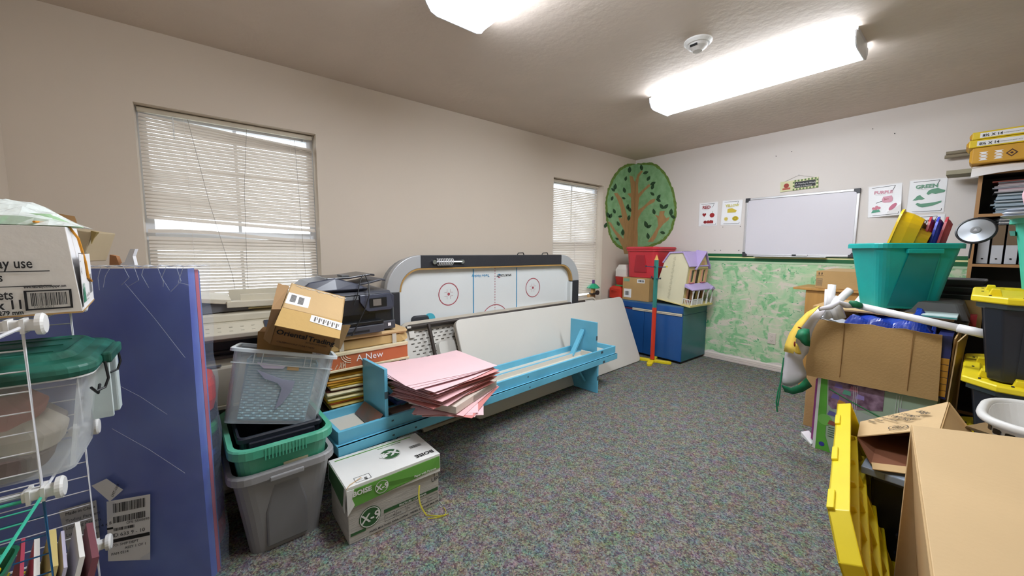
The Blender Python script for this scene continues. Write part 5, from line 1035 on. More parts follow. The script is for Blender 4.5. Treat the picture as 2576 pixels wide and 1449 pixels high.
# ------------------------------------------------------------ air hockey table on its side against the wall
hk = thing('air_hockey_table', 'white air hockey table turned on its side between the windows', 'game table', (-3.56, -.30, 0))
HW, HH = 2.07, 1.195
RAILB = mat('hockey_rail_black', '#2c2d33', .45, bump=.15, bs=120); RAILS = mat('hockey_corner_silver', '#b9bcc0', .4, .3, var=.05); RINK = mat('hockey_rink', '#dbdfe0', .3, var=.02); WOODT = mat('hockey_wood', '#b08a4e', .5)
REDI = mat('rink_red', '#a84a56', .6); BLUI = mat('rink_blue', '#2f8ab8', .6)
RO = .27; RW = .098
part('rink_board', MB().prism(rrect_xz(.05,HW-.05,.05,HH-.05,.2), (0,.01,0)), RINK, hk); 
part('table_body', MB().prism(rrect_xz(.02,HW-.02,.02,HH-.02,RO-.01,8), (0,-.13,0), ), mat('hockey_cabinet', '#8f9194', .5), hk) if False else part('table_body', MB().prism([(x, .012, z) for x,_,z in rrect_xz(.02,HW-.02,.02,HH-.02,RO-.01,8)], (0,.13,0)), mat('hockey_cabinet', '#8f9194', .5), hk, bev=.004)
def arc(cx, cz, r, a0, a1, n=12): return [(cx+r*cos(radians(a0+(a1-a0)*k/n)), cz+r*sin(radians(a0+(a1-a0)*k/n))) for k in range(n+1)]
for cx_, cz_, a0 in ((RO, HH-RO, 90), (HW-RO, HH-RO, 0), (RO, RO, 180), (HW-RO, RO, 270)):
    P = arc(cx_, cz_, RO, a0, a0+90)+arc(cx_, cz_, RO-RW+(.0), a0+90, a0)
    part('corner_rail', MB().prism([(x,-.045,z) for x, z in P], (0,.055,0)), RAILS, hk, bev=.005)
    P = arc(cx_, cz_, RO-RW, a0, a0+90)+arc(cx_, cz_, RO-RW-.012, a0+90, a0)
    part('corner_wood', MB().prism([(x,-.043,z) for x, z in P], (0,.043,0)), WOODT, hk)
for (x0, x1, z0, z1) in ((RO,HW-RO,HH-RW,HH),(RO,HW-RO,0,RW),(0,RW,RO,HH-RO),(HW-RW,HW,RO,HH-RO)):
    part('side_rail', MB().box((x0,-.045,z0),(x1,.01,z1)), RAILB, hk, bev=.004)
part('rail_wood', MB().box((RO,-.043,HH-RW-.012),(HW-RO,0,HH-RW)), WOODT, hk)
part('goal_lining', MB().box((HW-RW-.03,-.043,.28),(HW-RW,0,HH-RO-.01)), RINK, hk)
for cx_, r_ in ((.53,.094),(1.455,.094)):
    cg = part('faceoff_circle', disc((cx_,0,.878), X, Z, r_, r_-.008, 36), REDI, hk); part('faceoff_dot', disc((cx_,0,.878), X, Z, .012), REDI, cg)
    mb = MB()
    for s1 in (1,-1):
        for s2 in (1,-1): quadp(mb, (cx_,0,.878), X, Z, min(s1*.015,s1*.04), s2*.015-.001, max(s1*.015,s1*.04), s2*.015+.001); quadp(mb, (cx_,0,.878), X, Z, s1*.015-.001, min(s2*.015,s2*.04), s1*.015+.001, max(s2*.015,s2*.04))
    part('faceoff_mark', mb, REDI, cg, kind='stuff')
for x_ in (.765, 1.245): part('blue_line', quadp(MB(), (x_,0,.05), X, Z, 0, 0, .01, HH-RW-.07), BLUI, hk)
dl = MB()
for k in range(44): quadp(dl, (.995,0,.06+.0235*k), X, Z, 0, 0, .0065, .012)
part('centre_line', dl, REDI, hk, kind='stuff'); part('centre_circle', disc((1.0,0,.60), X, Z, .155, .148, 40), REDI, hk)
text('Turbo Hockey', (.937,0,1.025), -X, -Z, .031, BLUI, hk, lift=.0015, bold=.0008); text('SPORTCRAFT', (1.185,0,1.02), -X, -Z, .028, INK, hk, lift=.0015, bold=.0008)
part('printed_swirl', disc((1.045,0,1.01), X, Z, .016, .007, a0=.3, a1=2.6), BLUI, hk); part('printed_swirl', disc((1.045,0,1.004), X, Z, .016, .007, a0=3.4, a1=5.7), REDI, hk)
sp = part('coil_shock', MB().tube([(.385,-.06,HH-.052),(.62,-.06,HH-.052)], .009, 10), CHROME, hk)
for x_ in (.375, .625): part('shock_eye', MB().loft([[(x_+.017*cos(a*pi/8), -.068+e, HH-.052+.017*sin(a*pi/8)) for a in range(16)] for e in (0,.02)]), CHROME, sp)
cl = [(.395+.0015*k, -.06-.02*cos(k*.63), HH-.052+.026*sin(k*.63)) for k in range(96)]
part('coil_spring', MB().tube(cl, .0045, 6), mat('spring_white', '#d8d9da', .35, .3), sp)
pu = part('puck_catcher', MB().loft([[(x,-.028,z) for x,_,z in rrect_xz(.21,.34,.66,.722,.03)], [(x,.0,z) for x,_,z in rrect_xz(.2,.35,.65,.73,.03)]]), DGREY, hk); part('teal_paddle', disc((.355,-.003,.69), X, Z, .05, lift=.001, n=24, a0=0, a1=pi), mat('paddle_cyan', '#4fb8cc', .5), hk)
for x_ in (1.30, 1.62): part('leg_bracket', MB().tube([(x_,.05,HH),(x_+.01,.05,HH+.016),(x_+.07,.05,HH+.018),(x_+.08,.05,HH)], .005, 6), BLACKP, hk)
# toy with the green roof on the far end of the table
ty = thing('toy_carousel', 'small toy with green umbrella roof and purple knob on the narrow window sill', 'toy', (-.825, -.005, .70))
part('box_stand', MB().box((-.05,.006,-.079),(.05,.05,-.001)), MC['toy_tan'] if 'toy_tan' in MC else mat('toy_tan', '#cfa46a', .6), ty)
px_ = Vector((0,0,0))
part('base', MB().cyl((0,0,0),.05,.02,16), BROWNM, ty); part('figure', MB().cyl((-.035,-.01,.015),.02,.06,12,.014), mat('toy_tan', '#cfa46a', .6), ty); part('figure', MB().cyl((.02,.0,.015),.018,.05,12,.012), MC['toy_tan'], ty)
part('wheel', MB().loft([[(.03+.03*cos(a*pi/8), -.05+e, .02+.03*sin(a*pi/8)) for a in range(16)] for e in (0,.015)]), BROWNM, ty)
part('umbrella_roof', MB().loft([[(r*cos(pi/4*k), r*sin(pi/4*k), z) for k in range(8)] for r, z in ((.078,.075),(.08,.082),(.05,.115),(.022,.132))]), mat('toy_green', '#27a878', .35), ty); part('knob', MB().cyl((0,0,.13),.018,.045,12,.015), mat('toy_purple', '#6a3f86', .5), ty)
# ------------------------------------------------------------ right: bookcase with its shelves
OAK = mat('oak_edge', '#a97f52', .55, var=.12, vs=10, stretch=(4,4,.5)); OAKD = mat('bookcase_inside', '#2a2422', .6)
bk = thing('bookcase', 'dark bookcase with oak front edges against the whiteboard wall', 'bookcase', (-.30, -2.955, 0))
BH, BW, BD = 1.80, .755, .285
for y0 in (-.02, -BW): part('side_panel', MB().box((.012,y0,0),(BD,y0+.02,BH)), OAKD, bk); part('oak_edge', MB().box((.0,y0,0),(.012,y0+.02,BH)), OAK, bk)
part('back_panel', MB().box((BD-.008,-BW+.02,.05),(BD,-.02,BH)), OAKD, bk)
for z in (.06,.42,.80,1.14,1.49,1.78):
    s_ = part('shelf_board', MB().box((.012,-BW+.02,z),(BD-.01,-.02,z+.02)), OAKD, bk); part('oak_edge', MB().box((.0,-BW+.02,z),(.012,-.02,z+.02)), OAK, s_)
BK = 'in the bookcase'
rn = random.Random(9)
for k in range(6):
    y_ = -2.99-.062*k
    b_ = thing('box_file', ('leftmost','second','third','fourth','fifth','sixth')[k]+(' white' if k % 4 != 3 else ' grey')+' box file from the left on the middle bookcase shelf', 'binder', (-.24, y_, 1.162), group='box files on the middle bookcase shelf')
    part('case', MB().box((.0,-.052,0),(.20,.0,.27)), mat('file_white', '#c4c6cc', .5) if k % 4 != 3 else mat('file_grey', '#7d8288', .5), b_, bev=.002)
    part('spine_band', MB().box((-.001,-.052,.13),(.001,.0,.27)), mat('file_brown', '#6f5a42', .6), b_) if k in (1, 2, 4) else None
    part('finger_hole', MB().cyl((0,0,0),.006,.002,10, M=Matrix.Translation((-.0005,-.026,.035)) @ Euler((0,-pi/2,0)).to_matrix().to_4x4()), INK, b_)
z_ = 1.511
for k in range(24):
    c = (['#9fb0bd','#a9b9c4','#8fa4b2','#b7c0c8','#7f94a3'][k % 5]) if k < 15 else ['#c7b9bd','#b79da4','#8d8f98','#a9a3a8'][k % 4]
    if k == 23: c = '#c8685c'
    h_ = .0085; mb = MB(E((-.22+rn.uniform(-.02,.015), -3.20+rn.uniform(-.015,.015), z_+.0005), rn.uniform(-.04,.04))).box((-.02,-.17,0),(.19,.165,h_))
    part('folder', mb, mat('fold'+c, c, .7), None, label='grey-blue folder in the tall stack on the upper bookcase shelf' if k < 23 else 'red folder on top of the stack on the upper bookcase shelf', cat='folder', group='folders stacked on the upper bookcase shelf' if k < 23 else None); z_ += h_+.001
for k in range(5):
    part('magazine', MB(E((-.25, -3.22, 1.436-.0+.009*k), .05*k)).box((0,-.15,0),(.21,.15,.006)), PAPER if k % 2 else MC['file_grey'], None, label='flat magazine lying on the box files in the bookcase', cat='magazine', group='magazines on the box files')
# rolled sheets and reams on top
for k, (x0, y0, x1, y1, z, r, lb) in enumerate(((-.05,-2.77,-.05,-3.6,1.975,.013,'lower of two thin grey tubes sticking out behind the paper reams'),(-.045,-2.775,-.045,-3.6,2.003,.013,'upper of two thin grey tubes sticking out behind the paper reams'),(-.18,-2.93,-.1,-3.6,2.075,.012,'long grey tube lying on top of the paper reams'))):
    part('cardboard_tube', MB().tube([(x0,y0,z),(x1,y1,z)], r, 10), mat('tube_grey', '#8f8672', .7), None, label=lb, cat='tube')
part('folded_board', MB().hexa([(-.30,-2.80,1.805),(-.28,-3.5,1.805),(-.02,-3.5,1.805),(-.1,-2.80,1.805),(-.30,-2.80,1.835),(-.28,-3.5,1.835),(-.02,-3.5,1.835),(-.1,-2.80,1.835)]), mat('board_khaki', '#9b957f', .8), None, label='khaki folded board under the white paper on the bookcase', cat='board')
lp = thing('draped_paper', 'big white sheet drooping over the top edge of the bookcase', 'paper', (-.3,-3.0,1.84))
part('sheet', MB().grid(lambda u, v: Vector((-.07+.36*v, .08-.7*u, .006+.006*sin(9*u)-(.085*max(0,.25-v)*4*(1-u*.8)))), 16, 10), PAPER, lp, solid=.002)
GOLD = mat('ream_gold', '#d09b2a', .5, var=.1); BRT = mat('ream_yellow', '#e3c41c', .45, var=.1); ZB = mat('ream_dark', '#4a2a18', .6)
def ream(label, x, y, z, a, h, band):
    t = thing('paper_ream', label, 'paper ream', E((x, y, z), a), group=None)
    part('wrapper', MB().box((0,-.36,0),(.23,0,h)), GOLD if not band else BRT, t, bev=.004)
    part('end_wrap', MB().loft([[(.004,.0,.004),(.226,.0,.004),(.226,.0,h-.004),(.004,.0,h-.004)], [(.02,.012,.02),(.21,.012,.02),(.21,.012,h-.02),(.02,.012,h-.02)]]), GOLD, t)
    f = Vector((0,0,0)); 
    if band:
        part('label_band', MB().box((-.001,-.285,.008),(0.001,-.035,h-.010)), PAPER, t)
        text('8½ X 14', (-.0012,-.045,.014), -Y, Z, .024, INK, t, bold=.0006); text('multipurpose paper 20 lb', (-.0012,-.135,.02), -Y, Z, .009, MC['print_faint'], t)
    rects = []
    for i in range(5):
        y_ = .03+.065*i; s_ = .014
        if h > .07:
            cz = h*.45
            mb = MB(); 
            for r0, r1 in ((.026,.018),):
                if i == 2: mb.add([(-.0015,-.17-r0,cz),(-.0015,-.17,cz+r0),(-.0015,-.17+r0,cz),(-.0015,-.17,cz-r0),(-.0015,-.17-r1,cz),(-.0015,-.17,cz+r1),(-.0015,-.17+r1,cz),(-.0015,-.17,cz-r1)], [(0,1,5,4),(1,2,6,5),(2,3,7,6),(3,0,4,7)]); mb.add([(-.0015,-.178,cz),(-.0015,-.17,cz+.008),(-.0015,-.162,cz),(-.0015,-.17,cz-.008)], [(0,1,2,3)]); part('printed_diamond', mb, ZB, t)
            if i != 2:
                mb = MB()
                for j in range(3): mb.add([(-.0014,-y_,cz-.03+.02*j),(-.0014,-y_-.04,cz-.03+.02*j),(-.0014,-y_-.03,cz-.022+.02*j),(-.0014,-y_-.04,cz-.014+.02*j),(-.0014,-y_,cz-.014+.02*j),(-.0014,-y_-.012,cz-.022+.02*j)], [(0,1,2,3,4,5)])
                part('printed_zigzag', mb, PAPER, t, kind='stuff')
    if band:
        mb = MB()
        for k in range(3): mb.box((-.0016,-.36+.0+.012*k,.012+.01*k),(-.0,-.335+.008*k,.02+.01*k))
        part('printed_mark', mb, ZB, t, kind='stuff')
        mb = MB()
        for k in range(3): mb.box((.04+.05*k, -.12, h), (.07+.05*k, -.04, h+.0008))
        part('printed_mark', mb, ZB, t, kind='stuff')
    return t
ream('thick gold patterned pack of paper at the bottom of the bookcase-top pile', -.345, -2.915, 1.858, 0, .105, False)
ream('gold patterned ream jutting out beside the thick pack on the bookcase', -.25, -2.84, 1.90, radians(2), .055, False) if False else None
ream('yellow ream with white label band, lower of the two on the bookcase', -.345, -2.895, 1.967, radians(1.5), .052, True)
ream('yellow ream with white label band, topmost on the bookcase', -.345, -2.905, 2.021, radians(0), .05, True)
# ------------------------------------------------------------ wooden stand with long carton
DW = mat('stand_wood', '#c08f4c', .5, var=.15, vs=8, stretch=(5,5,.6))
ds = thing('wooden_stand', 'light oak stand with overhanging top against the green wall', 'stand', (-.47, -2.80, 0))
part('top_board', MB().box((0,0,.905),(.45,.83,.925)), DW, ds, bev=.002); part('front_panel', MB().box((.02,.0,0),(.04,.74,.905)), DW, ds); part('side_panel', MB().box((.04,.72,0),(.43,.74,.905)), DW, ds); part('side_panel', MB().box((.04,.0,0),(.43,.02,.905)), DW, ds)
lc = thing('long_carton', 'long closed brown carton with up arrows on the oak stand', 'box', (-.44, -2.56, .926))
part('body', MB().box((0,0,0),(.24,.44,.15)), KRAFT, lc, bev=.003); part('flap', MB().hexa([(.0,.02,.15),(.24,.02,.15),(.24,.42,.15),(.0,.42,.15),(.02,.02,.152),(.22,.02,.17),(.22,.36,.168),(.02,.42,.152)]), KRAFT2, lc)
for y_ in (.40,.42): part('up_arrow', MB().prism([(-.0012,y_+.006,.128),(-.0012,y_,.138),(-.0012,y_-.006,.128),(-.0012,y_-.002,.128),(-.0012,y_-.002,.115),(-.0012,y_+.002,.115),(-.0012,y_+.002,.128)], (.001,0,0)), INK, lc)
printq('arrow_base', (0,0,0), -Y, Z, [(-.436,.108,-.388,.110)], INK, lc)
printq('print_frame', (0,0,0), -Y, Z, [(-.434,.02,-.394,.022),(-.434,.083,-.394,.085),(-.434,.02,-.432,.085),(-.396,.02,-.394,.085)]+[(-.43,.03+.006*k,-.398,.032+.006*k) for k in range(8)], MC['print_faint'], lc)
# grey paper trays beside the bookcase
gy = thing('paper_tray', 'stack of dark grey slotted letter trays in front of the bookcase foot', 'tray', (-.86, -2.93, .955))
for k in range(3):
    tr = part('tray', MB().loft([rr(.26,.20,.02,.045*k), rr(.30,.24,.02,.045*k+.03), rr(.29,.23,.02,.045*k+.03), rr(.25,.19,.02,.045*k+.004)]), mat('tray_grey', '#4d4b4c', .5), gy)
    part('trim_line', MB().box((-.152,-.118,.045*k+.026),(-.149,.118,.0275+.045*k)), MC['file_grey'], tr)
gx = thing('grey_case', 'mid-grey hard case with dark seam behind the teal tub', 'case', E((-1.12, -2.86, .80), radians(0)))
part('body', MB().loft([rr(.40,.26,.02,-.03), rr(.42,.28,.03,.06), rr(.38,.22,.03,.15), rr(.34,.18,.03,.157)]), mat('case_grey', '#5c5c5c', .5), gx); part('seam', MB().loft([rr(.425,.285,.03,.055), rr(.425,.285,.03,.063)]), BLACKP, gx)
part('red_corner', MB().box((-.13,-.165,-.02),(-.05,-.14,.09)), mat('case_red', '#a3242a', .5), gx)
pcb = thing('shelf_riser', 'plain brown carton stack holding up the grey trays', 'box', (-1.3, -2.99, 0)); part('body', MB().box((0,0,0),(.82,.45,.765)), KRAFT, pcb, bev=.003)
pp = thing('tall_carton', 'tall plain brown carton below the grey letter trays', 'box', (-.99, -3.045, .767)); part('body', MB().box((0,0,0),(.26,.22,.186)), KRAFT, pp, bev=.003)
# ------------------------------------------------------------ patterned cot-toy box, big open carton, tarp
GBX = mat('toy_box_green', '#63b33f', .5, var=.1); 
gbx = thing('toy_carton', 'green and lilac printed toy carton on the carpet under the big open carton', 'box', (-1.62, -2.93, 0))
part('body', MB().box((0,0,0.0),(.30,.50,.475)), mat('toy_box_sage', '#a9bda4', .5), gbx, bev=.003)
fy = lambda y, z, e=.0015: Vector((-e, y, z))
def fq(name, pts, m, e=.0015, th=.0008): return part(name, MB().prism([fy(y, z, e) for y, z in pts], (th*.9,0,0)), m, gbx)
fq('green_edge', [(.50,0),(.50,.475),(.455,.475),(.445,.25),(.44,.1),(.41,.0)], GBX); fq('white_edge', [(.5,.0),(.5,.475),(.485,.475),(.485,0)], PAPER, .0025)
fq('photo_panel', [(.45,.475),(.2,.475),(.2,.34),(.42,.28),(.44,.3)], mat('photo_plum', '#6a4a5e', .5, var=.5, vs=24, c2='#a98aa0'), .0025)
for k, (y, z, c) in enumerate(((.40,.43,'#8a72b8'),(.36,.40,'#5fa58a'),(.33,.43,'#c07a8a'),(.41,.36,'#7a6ab0'),(.38,.33,'#d0913a'),(.30,.39,'#9a86c4'),(.42,.25,'#6b66a8'),(.415,.19,'#a05a4a'))):
    fq('printed_shape', [(y+.02,z-.012),(y+.012,z+.016),(y-.018,z+.01),(y-.02,z-.014)], mat('shape'+c, c, .6), .0035)
part('green_swoosh', MB().tube([fy(.44,.40,.003), fy(.33,.35,.003), fy(.2,.30,.003), fy(.08,.28,.003), fy(.0,.29,.003)], .004, 5), mat('swoosh_green', '#3f8a56', .5), gbx)
fq('pale_panel', [(.42,.33),(.2,.285),(.06,.27),(.04,.06),(.38,.06)], mat('box_pale_grey', '#b5bdb4', .5), .002)
fq('yellow_panel', [(.36,.16),(.26,.18),(.25,.09),(.35,.07)], YEL, .0035); part('panel_ring', disc(fy(.29,.14,.0045), -Y, Z, .02, .016, lift=0), MGREY, gbx)
fq('yellow_panel', [(.12,.31),(.03,.31),(.03,.24),(.11,.24)], YEL, .0035); part('green_circle', disc(fy(.075,.27,.0048), -Y, Z, .02, lift=0), GREENINK, gbx); part('blue_circle', disc(fy(.01,.30,.0046), -Y, Z, .035, lift=0), mat('dot_blue', '#3b3f9c', .5), gbx)
fq('white_badge', [(.14,.38),(.07,.385),(.05,.36),(.08,.34),(.13,.345)], mat('badge_grey', '#b5b8bc', .5), .004)
for k in range(3): 
    part('stitch_print', MB().tube([fy(.33-.008*k,.45,.0032), fy(.325-.008*k,.22,.0032)], .0012, 4), PAPER, gbx)
    part('stitch_print', MB().tube([fy(.15-.01*k,.45,.0032), fy(.15-.01*k,.32,.0032)], .001, 4), PAPER, gbx)
part('leaf_print', disc(fy(.45,.20,.003), -Y, Z, .035, lift=0), mat('leaf_pale', '#7cc45a', .5), gbx); part('dot_print', disc(fy(.455,.04,.003), -Y, Z, .014, lift=0), MC['dot_blue'], gbx)
for k in range(5): part('grille_print', MB().tube([fy(.43,.16-.014*k,.0032), fy(.40,.16-.014*k,.0032)], .0015, 4), DGREEN, gbx)
text('2', fy(.47,.485,.001), -Y, Z, .03, INK, gbx)
pl = thing('magenta_board', 'thin magenta board behind the green toy carton', 'board', (-1.54, -2.415, .02)); part('panel', MB().box((0,0,0),(.24,.012,.40)), mat('magenta', '#a4478e', .5), pl)
ps = part('paper_scrap', MB().hexa([(-1.60,-2.42,0.002),(-1.50,-2.34,0.002),(-1.44,-2.37,.002),(-1.5,-2.42,.002),(-1.60,-2.42,.006),(-1.50,-2.34,.03),(-1.44,-2.37,.03),(-1.5,-2.42,.006)]), PAPER, None, label='crumpled white scrap at the foot of the green toy carton', cat='paper')
XC = -1.655
oc3 = thing('open_carton', 'large open brown carton with torn edges holding the blue tarp', 'box', (XC, -2.92, .478))
cwid, chh, cdp = .545, .345, .36
tornz = [0,-.004,.006,-.002,.008,.0,-.004,.003,0]
P = [(0, .0), (0, chh-.005)]+[(cwid*k/8, chh+tornz[k]) for k in range(0, 9)]+[(cwid, .0)]
part('front_flap', MB().prism([(-.012+.012*(z > .2), y, z) for y, z in [(-.012,-.004),(0,chh-.005)]+[(cwid*k/8, chh+tornz[k]) for k in range(1,9)]+[(cwid+.006,-.012)]], (.006,0,0)), KRAFT, oc3)
part('crease', MB().box((-.0145,.38,.02),(-.008,.383,chh-.002)), MC['cardboard_shade'], oc3); part('crease', MB().box((-.0145,.10,.02),(-.008,.1025,chh-.002)), MC['cardboard_shade'], oc3)
part('left_wall', MB().box((0,cwid-.006,0),(cdp,cwid,chh-.02)), KRAFT, oc3); part('back_wall', MB().box((cdp-.006,0,0),(cdp,cwid,chh+.0)), MC['cardboard_gold'], oc3); part('bottom', MB().box((0,0,0),(cdp,cwid,.006)), KRAFT, oc3)
part('right_wall', MB().hexa([(.05,-.04,0),(cdp,-.05,0),(cdp,-.044,0),(.05,-.034,0),(.02,-.045,chh-.02),(cdp,-.06,chh),(cdp,-.054,chh),(.02,-.039,chh-.02)]), KRAFT, oc3)
part('right_flap', MB().hexa([(-.012,-.045,-.02),(.04,-.055,-.02),(.04,-.05,-.02),(-.012,-.04,-.02),(.0,-.055,chh-.03),(.1,-.085,chh+.01),(.1,-.08,chh+.01),(.0,-.05,chh-.03)]), KRAFT2, oc3)
mb2 = thing('printed_carton', 'blue and gold printed carton visible through the open corner of the big carton', 'box', (XC+.012, -2.955, .485)); part('body', MB().box((0,0,0),(.2,.05,.33)), mat('print_navy', '#232c66', .5, var=.3), mb2); 
for k in range(6): part('gold_block', MB().box((-.003,.002,.012+.034*k),(0,.036,.043+.034*k)), mat('print_gold', '#c28a2a', .6, var=.2), mb2)
TARP = mat('blue_tarp', '#1c3fae', .3, var=.35, vs=9, bump=.4, bs=12, coat=.3)
tp = thing('tarp', 'crumpled shiny blue tarp stuffed in the big open carton', 'tarp', (XC+.02, -2.68, .735))
rn = random.Random(21); fr = [(rn.uniform(6,16), rn.uniform(6,20), rn.uniform(0,6)) for _ in range(6)]
def tf(u, v):
    e = min(1, 6*u, 6*(1-u))*min(1, 5*v+.15, 6*(1-v)); f_ = sum(abs(sin(a*u+b*v*.6+c)) for a, b, c in fr)/6
    return Vector((.0+.29*v, .20-.42*u, .035+.10*e*(.45+.6*f_)+.05*(u > .75)*e))
part('sheet', MB().grid(tf, 40, 22), TARP, tp, solid=.003, smooth=False)
part('tail', MB().grid(lambda u, v: Vector((.02+.05*v, -.20-.02*u-.01*sin(9*u), .10-.11*u+.02*v)), 8, 4), TARP, tp, solid=.003)
nb = thing('notebook', 'folded papers with a green page at the left corner of the big open carton', 'paper', (XC+.03, -2.44, .74))
part('page', MB().hexa([(0,-.15,.0),(.0,.03,.03),(.1,.03,.05),(.1,-.15,.02),(0,-.15,.006),(.0,.03,.036),(.1,.03,.056),(.1,-.15,.026)]), mat('page_green', '#8ec07a', .6), nb)
for k in range(3): part('sheet', MB().hexa([(0,-.16,.03+.008*k),(.01,.05,.088+.008*k),(.1,.05,.10+.008*k),(.1,-.16,.04+.008*k),(0,-.16,.034+.008*k),(.01,.05,.092+.008*k),(.1,.05,.104+.008*k),(.1,-.16,.044+.008*k)]), (MC['file_grey'], PAPER, MC['file_white'])[k], nb)
# second carton behind with lid and the teal tub on it
c4 = thing('wide_carton', 'wide open-topped brown carton behind the tarp, carrying the teal tub', 'box', (-1.275, -2.98, .0)); 
bpd = thing('folded_boxes', 'flat folded white and aqua printed boards between the tarp and teal tub', 'boards', (-1.50, -2.95, .873))
col.objects.unlink(c4); bpy.data.objects.remove(c4)
c4 = thing('wide_carton', 'wide brown carton behind the tarp, carrying the teal tub', 'box', (-1.285, -2.52-.02, .0)); part('body', MB().box((0,0,0),(.45,.24,.868)), KRAFT, c4, bev=.003)
part('board', MB().box((0,0,-.0),(.62,.55,.012)), KRAFT2, bpd, bev=.002); part('board', MB().box((-.02,-.01,.013),(.45,.12,.028)), mat('board_aqua_edge', '#c9dcdc', .6), bpd, bev=.002); part('aqua_edge', MB().box((-.022,-.01,.018),(-.019,.12,.022)), TEAL, bpd)
wbd = thing('white_board_sheet', 'white board sheet leaning behind the teal tub', 'board', (-1.05, -2.50, .88)); part('panel', slab([(-1.30,-2.50,.885),(-1.28,-2.70,.885),(-.78,-2.72,1.10),(-.78,-2.55,1.09)], .006), PAPER, wbd, world=True)
tl = thing('teal_tub', 'big teal storage tub filled with coloured play trays', 'storage tub', E((-1.30, -2.755, .91), radians(-40.0)))
# long side faces the viewer (local -y)
tl.matrix_world = TM[tl.name] = E((-1.255, -2.705, .905), -.9)
tote(tl, .415, .30, .385, TEAL, .055, .014, .028, .05)
part('front_rib', MB().hexa([(.075,-.100,.01),(.082,-.100,.01),(.082,-.10,.01),(.075,-.10,.01),(.085,-.150,.33),(.092,-.150,.33),(.092,-.15,.33),(.085,-.15,.33)]), mat('teal_plastic_light', '#2fb9b3', .4), tl)
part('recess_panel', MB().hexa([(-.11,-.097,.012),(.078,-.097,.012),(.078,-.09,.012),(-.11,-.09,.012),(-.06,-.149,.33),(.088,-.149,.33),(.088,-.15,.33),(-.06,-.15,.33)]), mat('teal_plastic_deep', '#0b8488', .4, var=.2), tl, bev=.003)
part('hand_lip', MB().box((-.08,-.170,.328),(.09,-.15,.355)), TEAL, tl, bev=.004)
def ptray(nm, label, c, lx, lean, w_=.30, h_=.34, d_=.05, lz=.12, ly=.03, yawl=-36):
    M = wm(tl) @ E((lx, ly, lz), radians(90+yawl), radians(lean), 0)
    t = thing('play_tray', label, 'tray', M, group=None); m = mat(nm, c, .35, var=.15)
    L = lambda wd, hh, x: [(x, y, z+h_/2) for y, z, _ in rr(wd, hh, .08)]
    # local x = thickness direction, tray mouth faces -x
    rot = Matrix.Rotation(radians(-90), 4, 'Z')
    mb = MB(rot); mb.loft([L(w_,h_,0), L(w_-.02,h_-.02,.0+d_*.5), L(w_-.06,h_-.06,d_), L(w_-.07,h_-.07,d_-.006), L(w_-.035,h_-.035,.006), L(w_-.02,h_-.02,0)], False, False); mb.loft([L(w_-.06,h_-.06,d_), L(w_-.06,h_-.06,d_-.004)]); part('body', mb, m, t)
    mb = MB(rot); mb.loft([L(w_+.016,h_+.016,-.006), L(w_+.02,h_+.02,.004), L(w_-.0,h_-.0,.006), L(w_-.012,h_-.012,-.006), L(w_+.016,h_+.016,-.006)], False, False); part('rim', mb, m, t)
    return t
YP2 = '#e3b713'
for k, (nm, lb, c, lx, ln, kw) in enumerate((('tray_yellow','deep yellow play tray at the left end of the teal tub, rim facing out','#e6bd12',-.11,14,dict(h_=.47,w_=.19,d_=.10,lz=.125,ly=.055)),
    ('tray_yellow2','second yellow tray nested behind the first in the teal tub','#ddb010',-.055,16,dict(h_=.37,w_=.19,d_=.10,lz=.15,ly=.05)),
    ('tray_olive','olive green play tray in the middle of the teal tub','#76804e',.04,9,dict(h_=.37,w_=.18,d_=.03,lz=.15)),
    ('tray_red','red play tray beside the blue one in the teal tub','#b8323c',.085,8,dict(h_=.38,w_=.19,d_=.03,lz=.16)),
    ('tray_blue','blue play tray between two red ones in the teal tub','#2a3fc0',.115,9,dict(h_=.38,w_=.20,d_=.03,lz=.16)),
    ('tray_red2','rightmost red play tray leaning at the end of the teal tub','#b93a44',.148,10,dict(h_=.38,w_=.19,d_=.03,lz=.16)))):
    ptray(nm, lb, c, lx, ln, **kw)
ds_ = thing('pot_lid', 'round silver disc with black rim standing behind the teal tub', 'disc', atd(2455, 580, 1.98))
nrm = (CAM-Vector(ds_.matrix_world.translation)).normalized(); nrm = (nrm+Vector((0,0,.55))+RT*-.35).normalized(); a_ = nrm.cross(Z).normalized(); b_ = a_.cross(nrm)
dM = Matrix((( a_.x, b_.x, nrm.x, 0),(a_.y, b_.y, nrm.y, 0),(a_.z, b_.z, nrm.z, 0),(0,0,0,1)))
ds_.matrix_world = TM[ds_.name] = Matrix.Translation(ds_.matrix_world.translation) @ dM
part('disc', MB().loft([[(r*cos(2*pi*k/48), r*sin(2*pi*k/48), z) for k in range(48)] for r, z in ((.065,-.004),(.065,.002),(.02,.006))]), mat('spun_steel', '#b9c0c8', .28, .9, var=.25, vs=2), ds_, smooth=False)
part('rubber_rim', MB().loft([[(r*cos(2*pi*k/48), r*sin(2*pi*k/48), z) for k in range(48)] for r, z in ((.063,-.006),(.072,-.006),(.073,.002),(.066,.005),(.063,.003))], False, False), BLACKP, ds_)
part('hub', MB().loft([[(r*cos(2*pi*k/24), r*sin(2*pi*k/24), z) for k in range(24)] for r, z in ((.019,.005),(.019,.010),(.015,.011))]), MGREY, ds_); part('hub_emblem', MB().prism([(-.008,-.006,.0112),(.008,-.006,.0112),(0,.008,.0112)], (0,0,.0008)), CHROME, ds_)
part('stem', MB().tube([(0,0,-.006),(.01,-.06,-.03),(.01,-.14,-.04)], .004, 8), BLACKP, ds_)
